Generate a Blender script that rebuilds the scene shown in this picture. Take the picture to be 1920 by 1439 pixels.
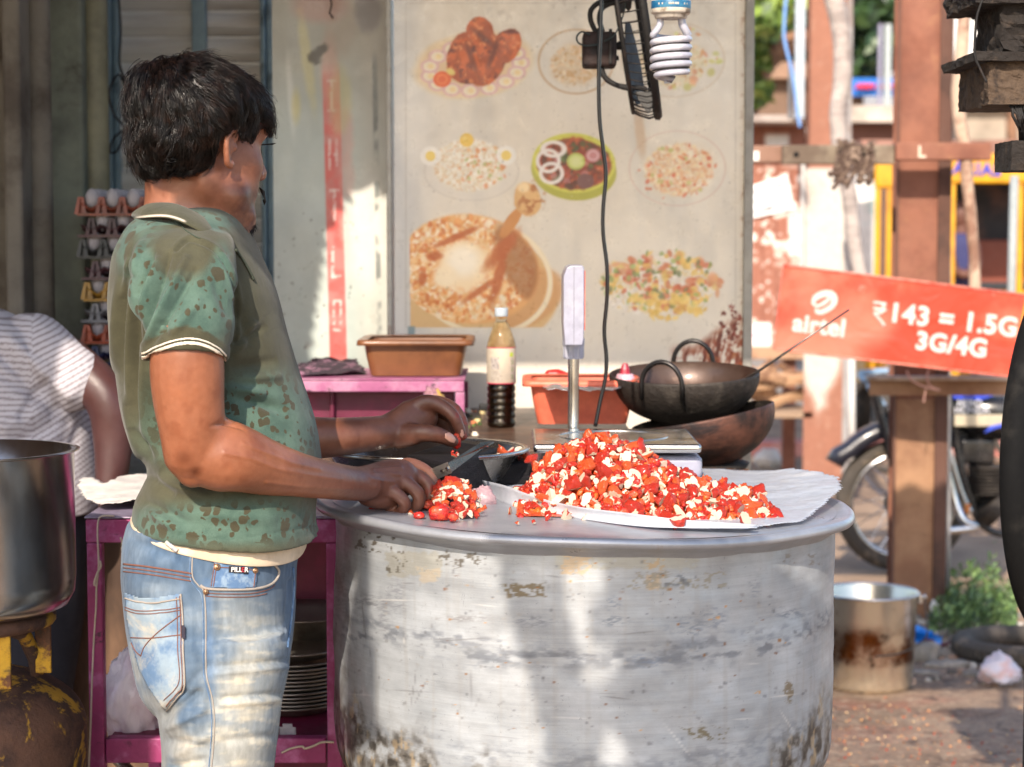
import bpy, bmesh, math, random
import numpy as np
from mathutils import Vector, Matrix
from mathutils.bvhtree import BVHTree

for _o in list(bpy.data.objects): bpy.data.objects.remove(_o)
random.seed(7); np.random.seed(7)
scn = bpy.context.scene
COL = scn.collection

# ------------------------------------------------------------------ camera
F = 3800.0; W, H = 1920.0, 1439.0
CAMZ = 1.5
PITCH = math.atan((719.5-450.0)/F)
cam_d = bpy.data.cameras.new('camera'); cam = bpy.data.objects.new('camera', cam_d); COL.objects.link(cam)
cam.location = (0, 0, CAMZ); cam.rotation_euler = (math.pi/2-PITCH, 0, 0)
cam_d.sensor_width = 36; cam_d.lens = 36*F/W; cam_d.clip_start = 0.1; cam_d.clip_end = 800
cam_d.dof.use_dof = True; cam_d.dof.focus_distance = 3.1; cam_d.dof.aperture_fstop = 5.4; cam_d.dof.aperture_blades = 7
scn.camera = cam

# ------------------------------------------------------------------ light
SUN_AZ = math.radians(13)     # to the left of straight behind the camera
SUN_EL = math.radians(35)
SDIR = Vector((-math.sin(SUN_AZ)*math.cos(SUN_EL), -math.cos(SUN_AZ)*math.cos(SUN_EL), math.sin(SUN_EL)))
world = bpy.data.worlds.new('World'); scn.world = world; world.use_nodes = True
wn = world.node_tree.nodes; wl = world.node_tree.links
sky = wn.new('ShaderNodeTexSky'); sky.sky_type = 'NISHITA'; sky.sun_disc = False
sky.sun_elevation = SUN_EL; sky.sun_rotation = math.atan2(SDIR.x, SDIR.y)
sky.dust_density = 1.5; sky.air_density = 1.0; sky.ozone_density = 1.0
wl.new(sky.outputs[0], wn['Background'].inputs['Color']); wn['Background'].inputs['Strength'].default_value = 0.118
sun_d = bpy.data.lights.new('sun', 'SUN'); sun_d.energy = 2.65; sun_d.angle = math.radians(0.5); sun_d.color = (1.0, 0.88, 0.74)
sun = bpy.data.objects.new('sun', sun_d); COL.objects.link(sun)
sun.rotation_euler = (-SDIR).to_track_quat('-Z', 'Y').to_euler(); sun.location = SDIR*30
scn.view_settings.view_transform = 'Standard'; scn.view_settings.look = 'None'
scn.view_settings.exposure = 1.3; scn.view_settings.gamma = 1.0
try: scn.view_settings.use_curve_mapping = False
except Exception: pass
scn.cycles.use_denoising = True
try: scn.cycles.denoiser = 'OPENIMAGEDENOISE'
except Exception: pass
scn.cycles.max_bounces = 8; scn.cycles.diffuse_bounces = 4; scn.cycles.transparent_max_bounces = 12
scn.cycles.sample_clamp_indirect = 6

# ------------------------------------------------------------------ helpers
def V(*a): return Vector(a)
def P(px, py, Y):
    """point of the place seen at photo pixel (px,py) at distance Y in front of the camera"""
    dx = (px-W/2)/F; dz = (H/2-py)/F
    c, s = math.cos(PITCH), math.sin(PITCH)
    dy = c+s*dz; dzz = -s+c*dz
    k = Y/dy
    return Vector((dx*k, Y, CAMZ+dzz*k))
def PZ(px, py, z):
    """point seen at the pixel at height z"""
    dx = (px-W/2)/F; dz = (H/2-py)/F
    c, s = math.cos(PITCH), math.sin(PITCH)
    dy = c+s*dz; dzz = -s+c*dz
    k = (z-CAMZ)/dzz
    return Vector((dx*k, dy*k, z))
def pix(v):
    """numpy (n,3) world -> photo pixels"""
    c, s = math.cos(PITCH), math.sin(PITCH)
    x = v[:,0]; y = v[:,1]; z = v[:,2]-CAMZ
    d = y*c-z*s; u = y*s+z*c
    return W/2+F*x/d, H/2-F*u/d
def L(r, g=None, b=None):
    """sRGB 0-255 -> linear"""
    if g is None: r, g, b = r
    return tuple(((c/255.)/12.92 if c/255. <= .04045 else ((c/255.+.055)/1.055)**2.4) for c in (r, g, b))
def LA(a):
    a = np.asarray(a, float)/255.
    return np.where(a <= .04045, a/12.92, ((a+.055)/1.055)**2.4)

def _h(ix, iy, iz, seed):
    n = (ix*374761393+iy*668265263+iz*1274126177+seed*974711) & 0x7fffffff
    n = ((n ^ (n >> 13))*1274126177) & 0x7fffffff
    n = ((n ^ (n >> 16))*668265263) & 0x7fffffff
    return ((n ^ (n >> 15)) & 0xffff)/65535.0
def vnoise(p, seed=0):
    p = np.asarray(p, float); i = np.floor(p).astype(np.int64); f = p-i; f = f*f*(3-2*f)
    r = 0
    for a in (0, 1):
        for b in (0, 1):
            for c in (0, 1):
                w = (f[:,0] if a else 1-f[:,0])*(f[:,1] if b else 1-f[:,1])*(f[:,2] if c else 1-f[:,2])
                r = r+w*_h(i[:,0]+a, i[:,1]+b, i[:,2]+c, seed)
    return r
def fbm(p, o=4, seed=0):
    p = np.asarray(p, float)
    if p.shape[1] == 2: p = np.c_[p, np.full(len(p), .5)]
    r = 0; a = 1; t = 0
    for k in range(o):
        r = r+a*vnoise(p*2**k, seed+k*17); t += a; a *= .5
    return r/t
def sm(a, b, x):
    t = np.clip((np.asarray(x, float)-a)/(b-a), 0, 1); return t*t*(3-2*t)

# ---- mesh building
def mesh_obj(name, verts, faces, mat=None, parent=None, smooth=True, col=None, recalc=False):
    me = bpy.data.meshes.new(name)
    if isinstance(verts, np.ndarray): verts = verts.tolist()
    if isinstance(faces, np.ndarray): faces = faces.tolist()
    me.from_pydata([tuple(v) for v in verts], [], faces)
    if recalc:
        b = bmesh.new(); b.from_mesh(me); bmesh.ops.recalc_face_normals(b, faces=b.faces[:]); b.to_mesh(me); b.free()
    if smooth: me.polygons.foreach_set('use_smooth', [True]*len(me.polygons))
    if col is not None:
        a = me.color_attributes.new('col', 'FLOAT_COLOR', 'POINT')
        c = np.ones((len(verts), 4), np.float32); c[:,:3] = np.clip(col, 0, 1); a.data.foreach_set('color', c.ravel())
    if mat: me.materials.append(mat)
    o = bpy.data.objects.new(name, me); COL.objects.link(o)
    if parent:
        o.parent = parent
        o.matrix_parent_inverse = Matrix.LocRotScale(parent.location, parent.rotation_euler, parent.scale).inverted() if parent.type == 'EMPTY' else Matrix()
    me.update()
    return o
def tag(o, label=None, cat=None, group=None, kind=None):
    if label: o['label'] = label
    if cat: o['category'] = cat
    if group: o['group'] = group
    if kind: o['kind'] = kind
    return o
def thing(name, loc, label, cat, group=None):
    o = bpy.data.objects.new(name, None); COL.objects.link(o); o.location = loc; o.empty_display_size = .05
    return tag(o, label, cat, group)
def copy_tree(o, loc=None, label=None, rz=None):
    def rec(x, par):
        c = x.copy(); COL.objects.link(c); c.parent = par
        for ch in [q for q in bpy.data.objects if q.parent == x]: rec(ch, c)
        return c
    c = rec(o, o.parent)
    if loc is not None: c.location = loc
    if rz is not None: c.rotation_euler = (0, 0, rz)
    if label: c['label'] = label
    return c

class MB:
    """collects shapes and links them as ONE mesh"""
    def __init__(s): s.v = []; s.f = []
    def add(s, v, f):
        n = len(s.v); s.v += [tuple(x) for x in v]; s.f += [tuple(i+n for i in q) for q in f]; return s
    def box(s, a, b):
        (x0,y0,z0), (x1,y1,z1) = a, b
        v = [(x0,y0,z0),(x1,y0,z0),(x1,y1,z0),(x0,y1,z0),(x0,y0,z1),(x1,y0,z1),(x1,y1,z1),(x0,y1,z1)]
        return s.add(v, [(0,3,2,1),(4,5,6,7),(0,1,5,4),(1,2,6,5),(2,3,7,6),(3,0,4,7)])
    def prism(s, poly, d):
        """poly: list of 3D points (planar), d: extrusion vector"""
        d = Vector(d); n = len(poly); v = [Vector(p) for p in poly]+[Vector(p)+d for p in poly]
        f = [tuple(range(n))[::-1], tuple(range(n, 2*n))]+[(i, (i+1) % n, (i+1) % n+n, i+n) for i in range(n)]
        return s.add(v, f)
    def tube(s, pts, r, n=8, cap=True, closed=False):
        v, f = tube_vf(pts, r, n, cap, closed); return s.add(v, f)
    def loft(s, rings, cap=True):
        v, f = loft_vf(rings, cap); return s.add(v, f)
    def lathe(s, prof, c, n=48, cap=False, ang=2*math.pi):
        v, f = lathe_vf(prof, c, n, cap); return s.add(v, f)
    def build(s, name, mat, parent=None, smooth=False, col=None, bevel=0, seg=2):
        o = mesh_obj(name, s.v, s.f, mat, parent, smooth, col, recalc=True)
        if bevel:
            bm = bmesh.new(); bm.from_mesh(o.data)
            ed = [e for e in bm.edges if len(e.link_faces) == 2 and e.calc_face_angle(0) > .6]
            bmesh.ops.bevel(bm, geom=ed, offset=bevel, segments=seg, profile=.6, affect='EDGES', clamp_overlap=True)
            for q in bm.faces: q.smooth = True
            bm.to_mesh(o.data); bm.free()
            m = o.modifiers.new('wn', 'WEIGHTED_NORMAL'); m.keep_sharp = True
        return o
def frames(pts, closed=False):
    pts = [Vector(p) for p in pts]; n = len(pts); T = []
    for i in range(n):
        a = pts[i-1] if (i > 0 or closed) else pts[i]; b = pts[(i+1) % n] if (i < n-1 or closed) else pts[i]
        t = (b-a); T.append(t.normalized() if t.length > 1e-9 else Vector((0,0,1)))
    up = Vector((0,0,1)) if abs(T[0].z) < .9 else Vector((0,1,0))
    N = []
    u = (up-T[0]*up.dot(T[0])).normalized()
    for t in T:
        u = (u-t*u.dot(t)); u = u.normalized() if u.length > 1e-6 else t.orthogonal().normalized()
        N.append((u, t.cross(u)))
    return pts, T, N
def tube_vf(pts, r, n=8, cap=True, closed=False):
    pts, T, N = frames(pts, closed); m = len(pts)
    R = r if hasattr(r, '__len__') else [r]*m
    v = []; f = []
    for p, (u, w), q in zip(pts, N, R):
        for k in range(n):
            a = 2*math.pi*k/n; v.append(p+u*math.cos(a)*q+w*math.sin(a)*q)
    for i in range(m if closed else m-1):
        j = (i+1) % m
        for k in range(n): f.append((i*n+k, i*n+(k+1) % n, j*n+(k+1) % n, j*n+k))
    if cap and not closed: f.append(tuple(range(n))[::-1]); f.append(tuple((m-1)*n+k for k in range(n)))
    return v, f
def loft_vf(rings, cap=True):
    n = len(rings[0]); v = [p for r in rings for p in r]; f = []
    for i in range(len(rings)-1):
        for k in range(n): f.append((i*n+k, i*n+(k+1) % n, (i+1)*n+(k+1) % n, (i+1)*n+k))
    if cap: f.append(tuple(range(n))[::-1]); f.append(tuple((len(rings)-1)*n+k for k in range(n)))
    return v, f
def lathe_vf(prof, c, n=48, cap=False):
    """prof: (radius, z) list about vertical axis through c"""
    v = []; f = []; c = Vector(c); m = len(prof)
    for r, z in prof:
        for k in range(n):
            a = 2*math.pi*k/n; v.append(c+Vector((r*math.cos(a), r*math.sin(a), z)))
    for i in range(m-1):
        for k in range(n): f.append((i*n+k, i*n+(k+1) % n, (i+1)*n+(k+1) % n, (i+1)*n+k))
    if cap: f.append(tuple(range(n))[::-1]); f.append(tuple((m-1)*n+k for k in range(n)))
    return v, f
def spline(pts, n=8, closed=False):
    """Catmull-Rom through pts (tuples of any length)"""
    A = np.array([tuple(p) for p in pts], float); m = len(A); out = []
    rng = range(m if closed else m-1)
    for i in rng:
        if closed: p0, p1, p2, p3 = A[i-1], A[i], A[(i+1) % m], A[(i+2) % m]
        else: p0, p1, p2, p3 = A[max(i-1,0)], A[i], A[i+1], A[min(i+2,m-1)]
        for k in range(n):
            t = k/n
            out.append(.5*((2*p1)+(-p0+p2)*t+(2*p0-5*p1+4*p2-p3)*t*t+(-p0+3*p1-3*p2+p3)*t**3))
    if not closed: out.append(A[-1])
    return [tuple(o) for o in out]
def limb_vf(path, n=16, dome=4):
    """path: list of (Vector, ra, rb) ; a along local 'u' (roughly vertical/up), b along w. domed ends"""
    pts, T, N = frames([p[0] for p in path]); rings = []
    def ring(p, u, w, a, b): return [p+u*math.cos(2*math.pi*k/n)*a+w*math.sin(2*math.pi*k/n)*b for k in range(n)]
    a0, b0 = path[0][1:3]; a1, b1 = path[-1][1:3]
    for i in range(dome):
        t = (i+.3)/dome*math.pi/2; rings.append(ring(pts[0]-T[0]*math.cos(t)*min(a0,b0), *N[0], a0*math.sin(t), b0*math.sin(t)))
    for p, nn, q in zip(pts, N, path): rings.append(ring(p, *nn, q[1], q[2]))
    for i in range(dome)[::-1]:
        t = (i+.3)/dome*math.pi/2; rings.append(ring(pts[-1]+T[-1]*math.cos(t)*min(a1,b1), *N[-1], a1*math.sin(t), b1*math.sin(t)))
    return loft_vf(rings)
def limb(path, sub=5, n=16):
    """path: (x,y,z,ra,rb) tuples, spline-smoothed"""
    s = spline([tuple(p) for p in path], sub)
    return limb_vf([(Vector(q[:3]), max(q[3],.002), max(q[4],.002)) for q in s], n)
def ellipsoid(c, r, rot=None, n=20, m=12):
    v = []; c = Vector(c); rings = []
    for i in range(m+1):
        t = math.pi*(i+.02)/(m+.04); ring = []
        for k in range(n):
            a = 2*math.pi*k/n; p = Vector((r[0]*math.sin(t)*math.cos(a), r[1]*math.sin(t)*math.sin(a), r[2]*math.cos(t)))
            if rot is not None: p = rot @ p
            ring.append(c+p)
        rings.append(ring)
    return loft_vf(rings)
def remesh(parts, voxel, smooth_it=2, factor=.5):
    """union of closed shapes -> one continuous surface: numpy verts, faces"""
    mb = MB()
    for v, f in parts: mb.add(v, f)
    o = mesh_obj('tmp', mb.v, mb.f, recalc=False)
    b = bmesh.new(); b.from_mesh(o.data); bmesh.ops.recalc_face_normals(b, faces=b.faces[:]); b.to_mesh(o.data); b.free()
    m = o.modifiers.new('r', 'REMESH'); m.mode = 'VOXEL'; m.voxel_size = voxel
    if smooth_it:
        m = o.modifiers.new('s', 'SMOOTH'); m.iterations = smooth_it; m.factor = factor
    dg = bpy.context.evaluated_depsgraph_get(); ev = o.evaluated_get(dg); me = ev.to_mesh()
    v = np.empty(len(me.vertices)*3, np.float32); me.vertices.foreach_get('co', v); v = v.reshape(-1, 3).astype(float)
    nm = np.empty(len(me.vertices)*3, np.float32); me.vertices.foreach_get('normal', nm); nm = nm.reshape(-1, 3).astype(float)
    f = [tuple(p.vertices) for p in me.polygons]
    ev.to_mesh_clear(); md = o.data; bpy.data.objects.remove(o); bpy.data.meshes.remove(md)
    return v, f, nm
def relax(v, f, w, it=20, fac=.5):
    """smooth only where weight w is set"""
    e = np.array(sorted({(min(a, b), max(a, b)) for q in f for a, b in zip(q, q[1:]+q[:1]) if w[a] > 0 or w[b] > 0}))
    n = np.zeros(len(v)); np.add.at(n, e[:,0], 1); np.add.at(n, e[:,1], 1); n[n == 0] = 1
    for _ in range(it):
        s = np.zeros_like(v); np.add.at(s, e[:,0], v[e[:,1]]); np.add.at(s, e[:,1], v[e[:,0]])
        v = v+(s/n[:,None]-v)*(fac*w)[:,None]
    return v
def bvh_of(o):
    me = o.data; return BVHTree.FromPolygons([o.matrix_world @ v.co if False else v.co.copy() for v in me.vertices], [tuple(p.vertices) for p in me.polygons])
CAMP = Vector((0, 0, CAMZ))
def hit(bvh, px, py):
    d = (P(px, py, 3.0)-CAMP).normalized(); h = bvh.ray_cast(CAMP, d)
    return (h[0], h[1]) if h[0] is not None else (None, None)
def on_surface(bvh, pts, lift=.001, n=6, closed=False):
    out = []
    for q in spline(pts, n, closed):
        p, nn = hit(bvh, q[0], q[1])
        if p is not None: out.append(p+nn*lift)
    return out
def inpoly(px, py, poly):
    px = np.asarray(px, float); py = np.asarray(py, float); r = np.zeros(px.shape, bool); n = len(poly)
    for i in range(n):
        x0, y0 = poly[i]; x1, y1 = poly[(i+1) % n]
        if y0 == y1: continue
        c = ((y0 > py) != (y1 > py)) & (px < (x1-x0)*(py-y0)/(y1-y0)+x0)
        r ^= c
    return r
def patch(name, bvh, poly, mat, parent, lift=.0015, step=3, thick=.0012, smooth=True):
    """a real piece of cloth/paper lying on a surface, cut to the outline poly (photo pixels when looking from the front)"""
    xs = [p[0] for p in poly]; ys = [p[1] for p in poly]
    nx = max(2, int((max(xs)-min(xs))/step)+1); ny = max(2, int((max(ys)-min(ys))/step)+1)
    gx = np.linspace(min(xs), max(xs), nx); gy = np.linspace(min(ys), max(ys), ny)
    idx = {}; v = []; f = []
    cx, cy = np.meshgrid((gx[1:]+gx[:-1])/2, (gy[1:]+gy[:-1])/2); ok = inpoly(cx, cy, poly)
    def vid(i, j):
        if (i, j) not in idx:
            p, n = hit(bvh, gx[i], gy[j])
            if p is None: idx[(i, j)] = None
            else: idx[(i, j)] = len(v); v.append(p+n*lift)
        return idx[(i, j)]
    for j in range(ny-1):
        for i in range(nx-1):
            if ok[j, i]:
                q = [vid(i, j), vid(i, j+1), vid(i+1, j+1), vid(i+1, j)]
                if None not in q: f.append(tuple(q))
    o = mesh_obj(name, v, f, mat, parent, smooth)
    if thick: m = o.modifiers.new('t', 'SOLIDIFY'); m.thickness = thick; m.offset = -1 if False else 1
    return o

# ---- materials
def nodes(name):
    m = bpy.data.materials.new(name); m.use_nodes = True; nt = m.node_tree
    b = nt.nodes['Principled BSDF']; return m, nt, b
def N_(nt, t, **k):
    n = nt.nodes.new(t)
    for a, v in k.items():
        if a.startswith('i_'):
            key = a[2:]; key = int(key) if key.isdigit() else key
            n.inputs[key].default_value = v
        else: setattr(n, a, v)
    return n
def mixc(nt, fac, a, b, blend='MIX'):
    n = nt.nodes.new('ShaderNodeMix'); n.data_type = 'RGBA'; n.blend_type = blend
    for i, x in ((0, fac), (6, a), (7, b)):
        if hasattr(x, 'is_linked') or hasattr(x, 'links'): nt.links.new(x, n.inputs[i])
        elif isinstance(x, tuple): n.inputs[i].default_value = (*x[:3], 1)
        else: n.inputs[i].default_value = x
    return n.outputs[2]
def noise(nt, scale, detail=4, rough=.6, vec=None, dist=0):
    n = nt.nodes.new('ShaderNodeTexNoise'); n.inputs['Scale'].default_value = scale; n.inputs['Detail'].default_value = detail
    n.inputs['Roughness'].default_value = rough; n.inputs['Distortion'].default_value = dist
    if vec is not None: nt.links.new(vec, n.inputs['Vector'])
    return n.outputs['Fac']
def ramp(nt, x, a, b, ca=(0,0,0), cb=(1,1,1)):
    n = nt.nodes.new('ShaderNodeMapRange'); n.interpolation_type = 'SMOOTHSTEP'; n.inputs[1].default_value = a; n.inputs[2].default_value = b
    n.inputs[3].default_value = 0; n.inputs[4].default_value = 1; nt.links.new(x, n.inputs[0]); return n.outputs[0]
def coords(nt, scale=(1,1,1)):
    t = nt.nodes.new('ShaderNodeTexCoord'); m = nt.nodes.new('ShaderNodeMapping'); m.inputs['Scale'].default_value = scale
    nt.links.new(t.outputs['Object'], m.inputs['Vector']); return m.outputs[0]
def pm(name, c=(128,128,128), rough=.6, metal=0, c2=None, scale=12, lo=.45, hi=.65, dirt=None, dscale=5, dlo=.55, dhi=.75,
       bump=.15, bscale=120, bdist=.002, attr=False, stretch=(1,1,1), spec=.5, coat=0, rvar=.1, trans=0, alpha=1, sss=0, ani=0, var=.12, sheen=0):
    """general procedural material: colour + mottling + dirt + roughness variation + relief"""
    m, nt, b = nodes(name); co = coords(nt, stretch)
    if attr:
        a = nt.nodes.new('ShaderNodeAttribute'); a.attribute_name = 'col'; base = a.outputs['Color']
    else:
        base = N_(nt, 'ShaderNodeRGB').outputs[0]; base.default_value = (*L(c), 1)
    if c2 is not None: base = mixc(nt, ramp(nt, noise(nt, scale, 5, .65, co), lo, hi), base, L(c2))
    if dirt is not None: base = mixc(nt, ramp(nt, noise(nt, dscale, 7, .7, co, .6), dlo, dhi), base, L(dirt))
    if var:
        v = nt.nodes.new('ShaderNodeMapRange'); v.inputs[3].default_value = 1-var; v.inputs[4].default_value = 1+var
        nt.links.new(noise(nt, scale*2.3, 6, .7, co), v.inputs[0])
        v.inputs[1].default_value = .3; v.inputs[2].default_value = .7
        base = mixc(nt, 1.0, base, v.outputs[0], 'MULTIPLY')
    nt.links.new(base, b.inputs['Base Color'])
    b.inputs['Metallic'].default_value = metal; b.inputs['Specular IOR Level'].default_value = spec
    r = nt.nodes.new('ShaderNodeMapRange'); r.inputs[3].default_value = max(.02, rough-rvar); r.inputs[4].default_value = min(1, rough+rvar)
    r.inputs[1].default_value = .3; r.inputs[2].default_value = .7
    nt.links.new(noise(nt, scale*1.7, 5, .7, co), r.inputs[0]); nt.links.new(r.outputs[0], b.inputs['Roughness'])
    if bump:
        bn = nt.nodes.new('ShaderNodeBump'); bn.inputs['Strength'].default_value = bump; bn.inputs['Distance'].default_value = bdist
        nt.links.new(noise(nt, bscale, 5, .65, co), bn.inputs['Height']); nt.links.new(bn.outputs[0], b.inputs['Normal'])
    if coat: b.inputs['Coat Weight'].default_value = coat; b.inputs['Coat Roughness'].default_value = .15
    if trans: b.inputs['Transmission Weight'].default_value = trans
    if sss: b.inputs['Subsurface Weight'].default_value = sss; b.inputs['Subsurface Radius'].default_value = (.012,.005,.003); b.inputs['Subsurface Scale'].default_value = 1.0
    if ani: b.inputs['Anisotropic'].default_value = ani
    if sheen: b.inputs['Sheen Weight'].default_value = sheen; b.inputs['Sheen Roughness'].default_value = .5
    if alpha < 1: b.inputs['Alpha'].default_value = alpha
    return m
# ================================================================== SETTING
POTC = V(0.118, 3.35, 0)           # centre of the big pot
POT_R, RIM_R, LIDZ, POTBOT = .412, .447, 1.068, .59

def canvas_mesh(name, corner, ux, uz, nx, nz, mat, parent, paint, relief=None, thick=0):
    """flat sheet with a painted print: corner + i*ux + j*uz ; paint(px,py)->rgb 0-255"""
    i = np.linspace(0, 1, nx+1); j = np.linspace(0, 1, nz+1); I, J = np.meshgrid(i, j)
    c = np.array(corner); v = c+I.ravel()[:,None]*np.array(ux)+J.ravel()[:,None]*np.array(uz)
    px, py = pix(v); colr = LA(np.clip(paint(px, py), 0, 255))
    if relief is not None: v = v+relief(px, py)[:,None]*np.array([0, -1, 0])
    k = np.arange((nx+1)*(nz+1)).reshape(nz+1, nx+1)
    f = np.stack([k[:-1,:-1], k[:-1,1:], k[1:,1:], k[1:,:-1]], -1).reshape(-1, 4)
    return mesh_obj(name, v, f, mat, parent, True, colr)

class Paint:
    def __init__(s, px, py, base, seed=3):
        s.x, s.y = px, py; s.c = np.tile(np.array(base, float), (len(px), 1)); s.rs = np.random.RandomState(seed)
    def n(s, sc, o=4, seed=0, sx=1, sy=1): return fbm(np.c_[s.x*sx/sc, s.y*sy/sc], o, seed)
    def mix(s, m, col):
        m = np.asarray(m)[:,None]; s.c = s.c*(1-m)+np.array(col, float)*m
    def ell(s, cx, cy, rx, ry, ang=0, soft=.06, wob=0, wsc=20, seed=0):
        a = math.radians(ang); dx, dy = s.x-cx, s.y-cy
        u = (dx*math.cos(a)+dy*math.sin(a))/rx; w = (-dx*math.sin(a)+dy*math.cos(a))/ry
        d = np.sqrt(u*u+w*w)
        if wob: d = d+(s.n(wsc, 3, seed)-.5)*wob*2
        return 1-sm(1-soft, 1+soft, d)
    def ring(s, cx, cy, rx, ry, w, ang=0, soft=.5):
        a = math.radians(ang); dx, dy = s.x-cx, s.y-cy
        u = (dx*math.cos(a)+dy*math.sin(a))/rx; q = (-dx*math.sin(a)+dy*math.cos(a))/ry
        d = np.abs(np.sqrt(u*u+q*q)-1)*min(rx, ry)
        return 1-sm(w*(1-soft)/1, w*(1+soft), d)
    def near(s, x, y, r):
        if not hasattr(s, 'bins'):
            bx = np.floor(s.x/12).astype(int); by = np.floor(s.y/12).astype(int); key = bx*100000+by; o = np.argsort(key, kind='stable'); ks = key[o]
            u, st = np.unique(ks, return_index=True); en = np.r_[st[1:], len(ks)]; s.bins = {int(k): o[a:b] for k, a, b in zip(u, st, en)}
        l = [s.bins[k] for i in range(int((x-r)//12), int((x+r)//12)+1) for j in range(int((y-r)//12), int((y+r)//12)+1) if (k := i*100000+j) in s.bins]
        return np.concatenate(l) if l else np.zeros(0, int)
    def scatter(s, n, region, size, cols, alpha=.8, jit=12):
        """many small irregular grains inside an ellipse region (cx,cy,rx,ry)"""
        cx, cy, rx, ry = region
        for k in range(n):
            a = s.rs.rand()*6.283; r = math.sqrt(s.rs.rand()); x = cx+rx*r*math.cos(a); y = cy+ry*r*math.sin(a)
            q = size[0]+(size[1]-size[0])*s.rs.rand()
            m = s.near(x, y, q*1.6)
            if not len(m): continue
            an = s.rs.rand()*3.14; dx, dy = s.x[m]-x, s.y[m]-y; e = .35+.6*s.rs.rand()
            u = (dx*math.cos(an)+dy*math.sin(an))/q; w = (-dx*math.sin(an)+dy*math.cos(an))/(q*e)
            t = (1-sm(.5, 1.3, np.sqrt(u*u+w*w)))*alpha
            c = np.array(cols[s.rs.randint(len(cols))], float)+s.rs.uniform(-jit, jit)
            s.c[m] = s.c[m]*(1-t[:,None])+c*t[:,None]
    def rect(s, x0, y0, x1, y1, soft=1.5):
        return sm(x0-soft, x0+soft, s.x)*(1-sm(x1-soft, x1+soft, s.x))*sm(y0-soft, y0+soft, s.y)*(1-sm(y1-soft, y1+soft, s.y))

# ---- ground
m_earth = pm('dusty_earth', (158,132,108), .95, 0, (130,106,86), 1.2, .4, .65, (120,100,84), .6, .5, .75, bump=.6, bscale=30, bdist=.01, var=.2)
mb = MB(); mb.v = [(-60,-30,-.004),(260,-30,-.004),(260,500,-.004),(-60,500,-.004)]; mb.v[0] = (-250,-30,-.004); mb.v[3] = (-250,500,-.004); mb.f = [(0,1,2,3)]
tag(mb.build('ground', m_earth), kind='structure')
# stained cement apron in front of the stall, uneven outline, reddish with spilt crumbs
def apron():
    nx, ny = 260, 200; v = []; x = np.linspace(-2.6, 3.2, nx+1); y = np.linspace(1.0, 7.75, ny+1)
    X, Y = np.meshgrid(x, y); edge = 7.15+.35*fbm(np.c_[X.ravel()*1.5, np.zeros(X.size)], 4, 5)-.25*(X.ravel() > 1.6)
    Yv = 1.0+(Y.ravel()-1.0)/6.75*(edge-1.0)
    p = np.c_[X.ravel(), Yv]; n1 = fbm(p*3, 5, 1); n2 = fbm(p*14, 4, 2); n3 = fbm(p*1.1, 3, 3)
    z = .004+.006*fbm(p*5, 4, 9)+.004*(fbm(p*22, 3, 8))
    z = np.where(Y.ravel() > 7.6, -.003, z)
    c = np.array([132,110,90.])+(n1[:,None]-.5)*60
    c = c+(n3[:,None]-.5)*np.array([30,22,16]); red = sm(.52, .74, fbm(p*np.array([2.2,5]), 5, 12))[:,None]*.35*sm(5.6, 6.6, Yv)[:,None]
    c = c*(1-red)+np.array([150,66,48])*red
    pale = sm(.55, .75, fbm(p*4, 4, 21))[:,None]*.45; c = c*(1-pale)+np.array([176,160,142])*pale
    dk = sm(.58, .75, n2)[:,None]*.4; c = c*(1-dk)+np.array([80,66,58])*dk
    k = np.arange((nx+1)*(ny+1)).reshape(ny+1, nx+1)
    f = np.stack([k[:-1,:-1], k[:-1,1:], k[1:,1:], k[1:,:-1]], -1).reshape(-1, 4)
    m = pm('stained_cement', attr=True, rough=.75, c2=(158,136,114), scale=26, lo=.52, hi=.66, dirt=(66,50,42), dscale=12, dlo=.52, dhi=.68, bump=.8, bscale=70, bdist=.006, var=.35)
    tag(mesh_obj('pavement', np.c_[X.ravel(), Yv, z], f, m, None, True, LA(np.clip(c, 0, 255))), kind='structure')
apron()
# crumbs of food, grit and chips scattered on it
def grit(name, n, xr, yr, size, cols, z=.008, seed=4, label=None, rough=.8):
    rs = np.random.RandomState(seed); v = []; f = []; c = []
    for k in range(n):
        x = rs.uniform(*xr); y = rs.uniform(*yr)
        if name == 'food_crumbs' and fbm(np.array([[x*2.6, y*1.6]]), 3, 12)[0]+rs.uniform(-.06,.06) < .5: continue
        s = size[0]+(size[1]-size[0])*rs.rand()**3; h = s*rs.uniform(.3, .8)
        b = len(v); col = LA(np.clip(np.array(cols[rs.randint(len(cols))])+rs.uniform(-14, 14), 0, 255)); a0 = rs.rand()*6
        m = 5
        for q in range(m): a = a0+q*6.283/m; r = s*rs.uniform(.6, 1.1); v.append((x+r*math.cos(a), y+r*math.sin(a), z-.004)); c.append(col)
        for q in range(m): a = a0+q*6.283/m; r = s*rs.uniform(.3, .7); v.append((x+r*math.cos(a), y+r*math.sin(a), z+h*rs.uniform(.7, 1))); c.append(col)
        f += [(b+q, b+(q+1) % m, b+m+(q+1) % m, b+m+q) for q in range(m)]; f.append(tuple(b+m+q for q in range(m)))
    o = mesh_obj(name, v, f, m_grit, None, False, np.array(c)); tag(o, label, None, None, 'stuff'); return o
m_grit = pm('grit', attr=True, rough=.75, scale=80, bump=.3, bscale=300)
grit('food_crumbs', 2600, (.5, 1.9), (5.3, 7.0), (.0015, .0075), [(170,92,54),(176,120,78),(160,56,40),(190,160,122),(140,48,36),(120,80,58),(180,134,88)], .010, 5, 'orange and white food crumbs spilt over the cement')
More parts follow.
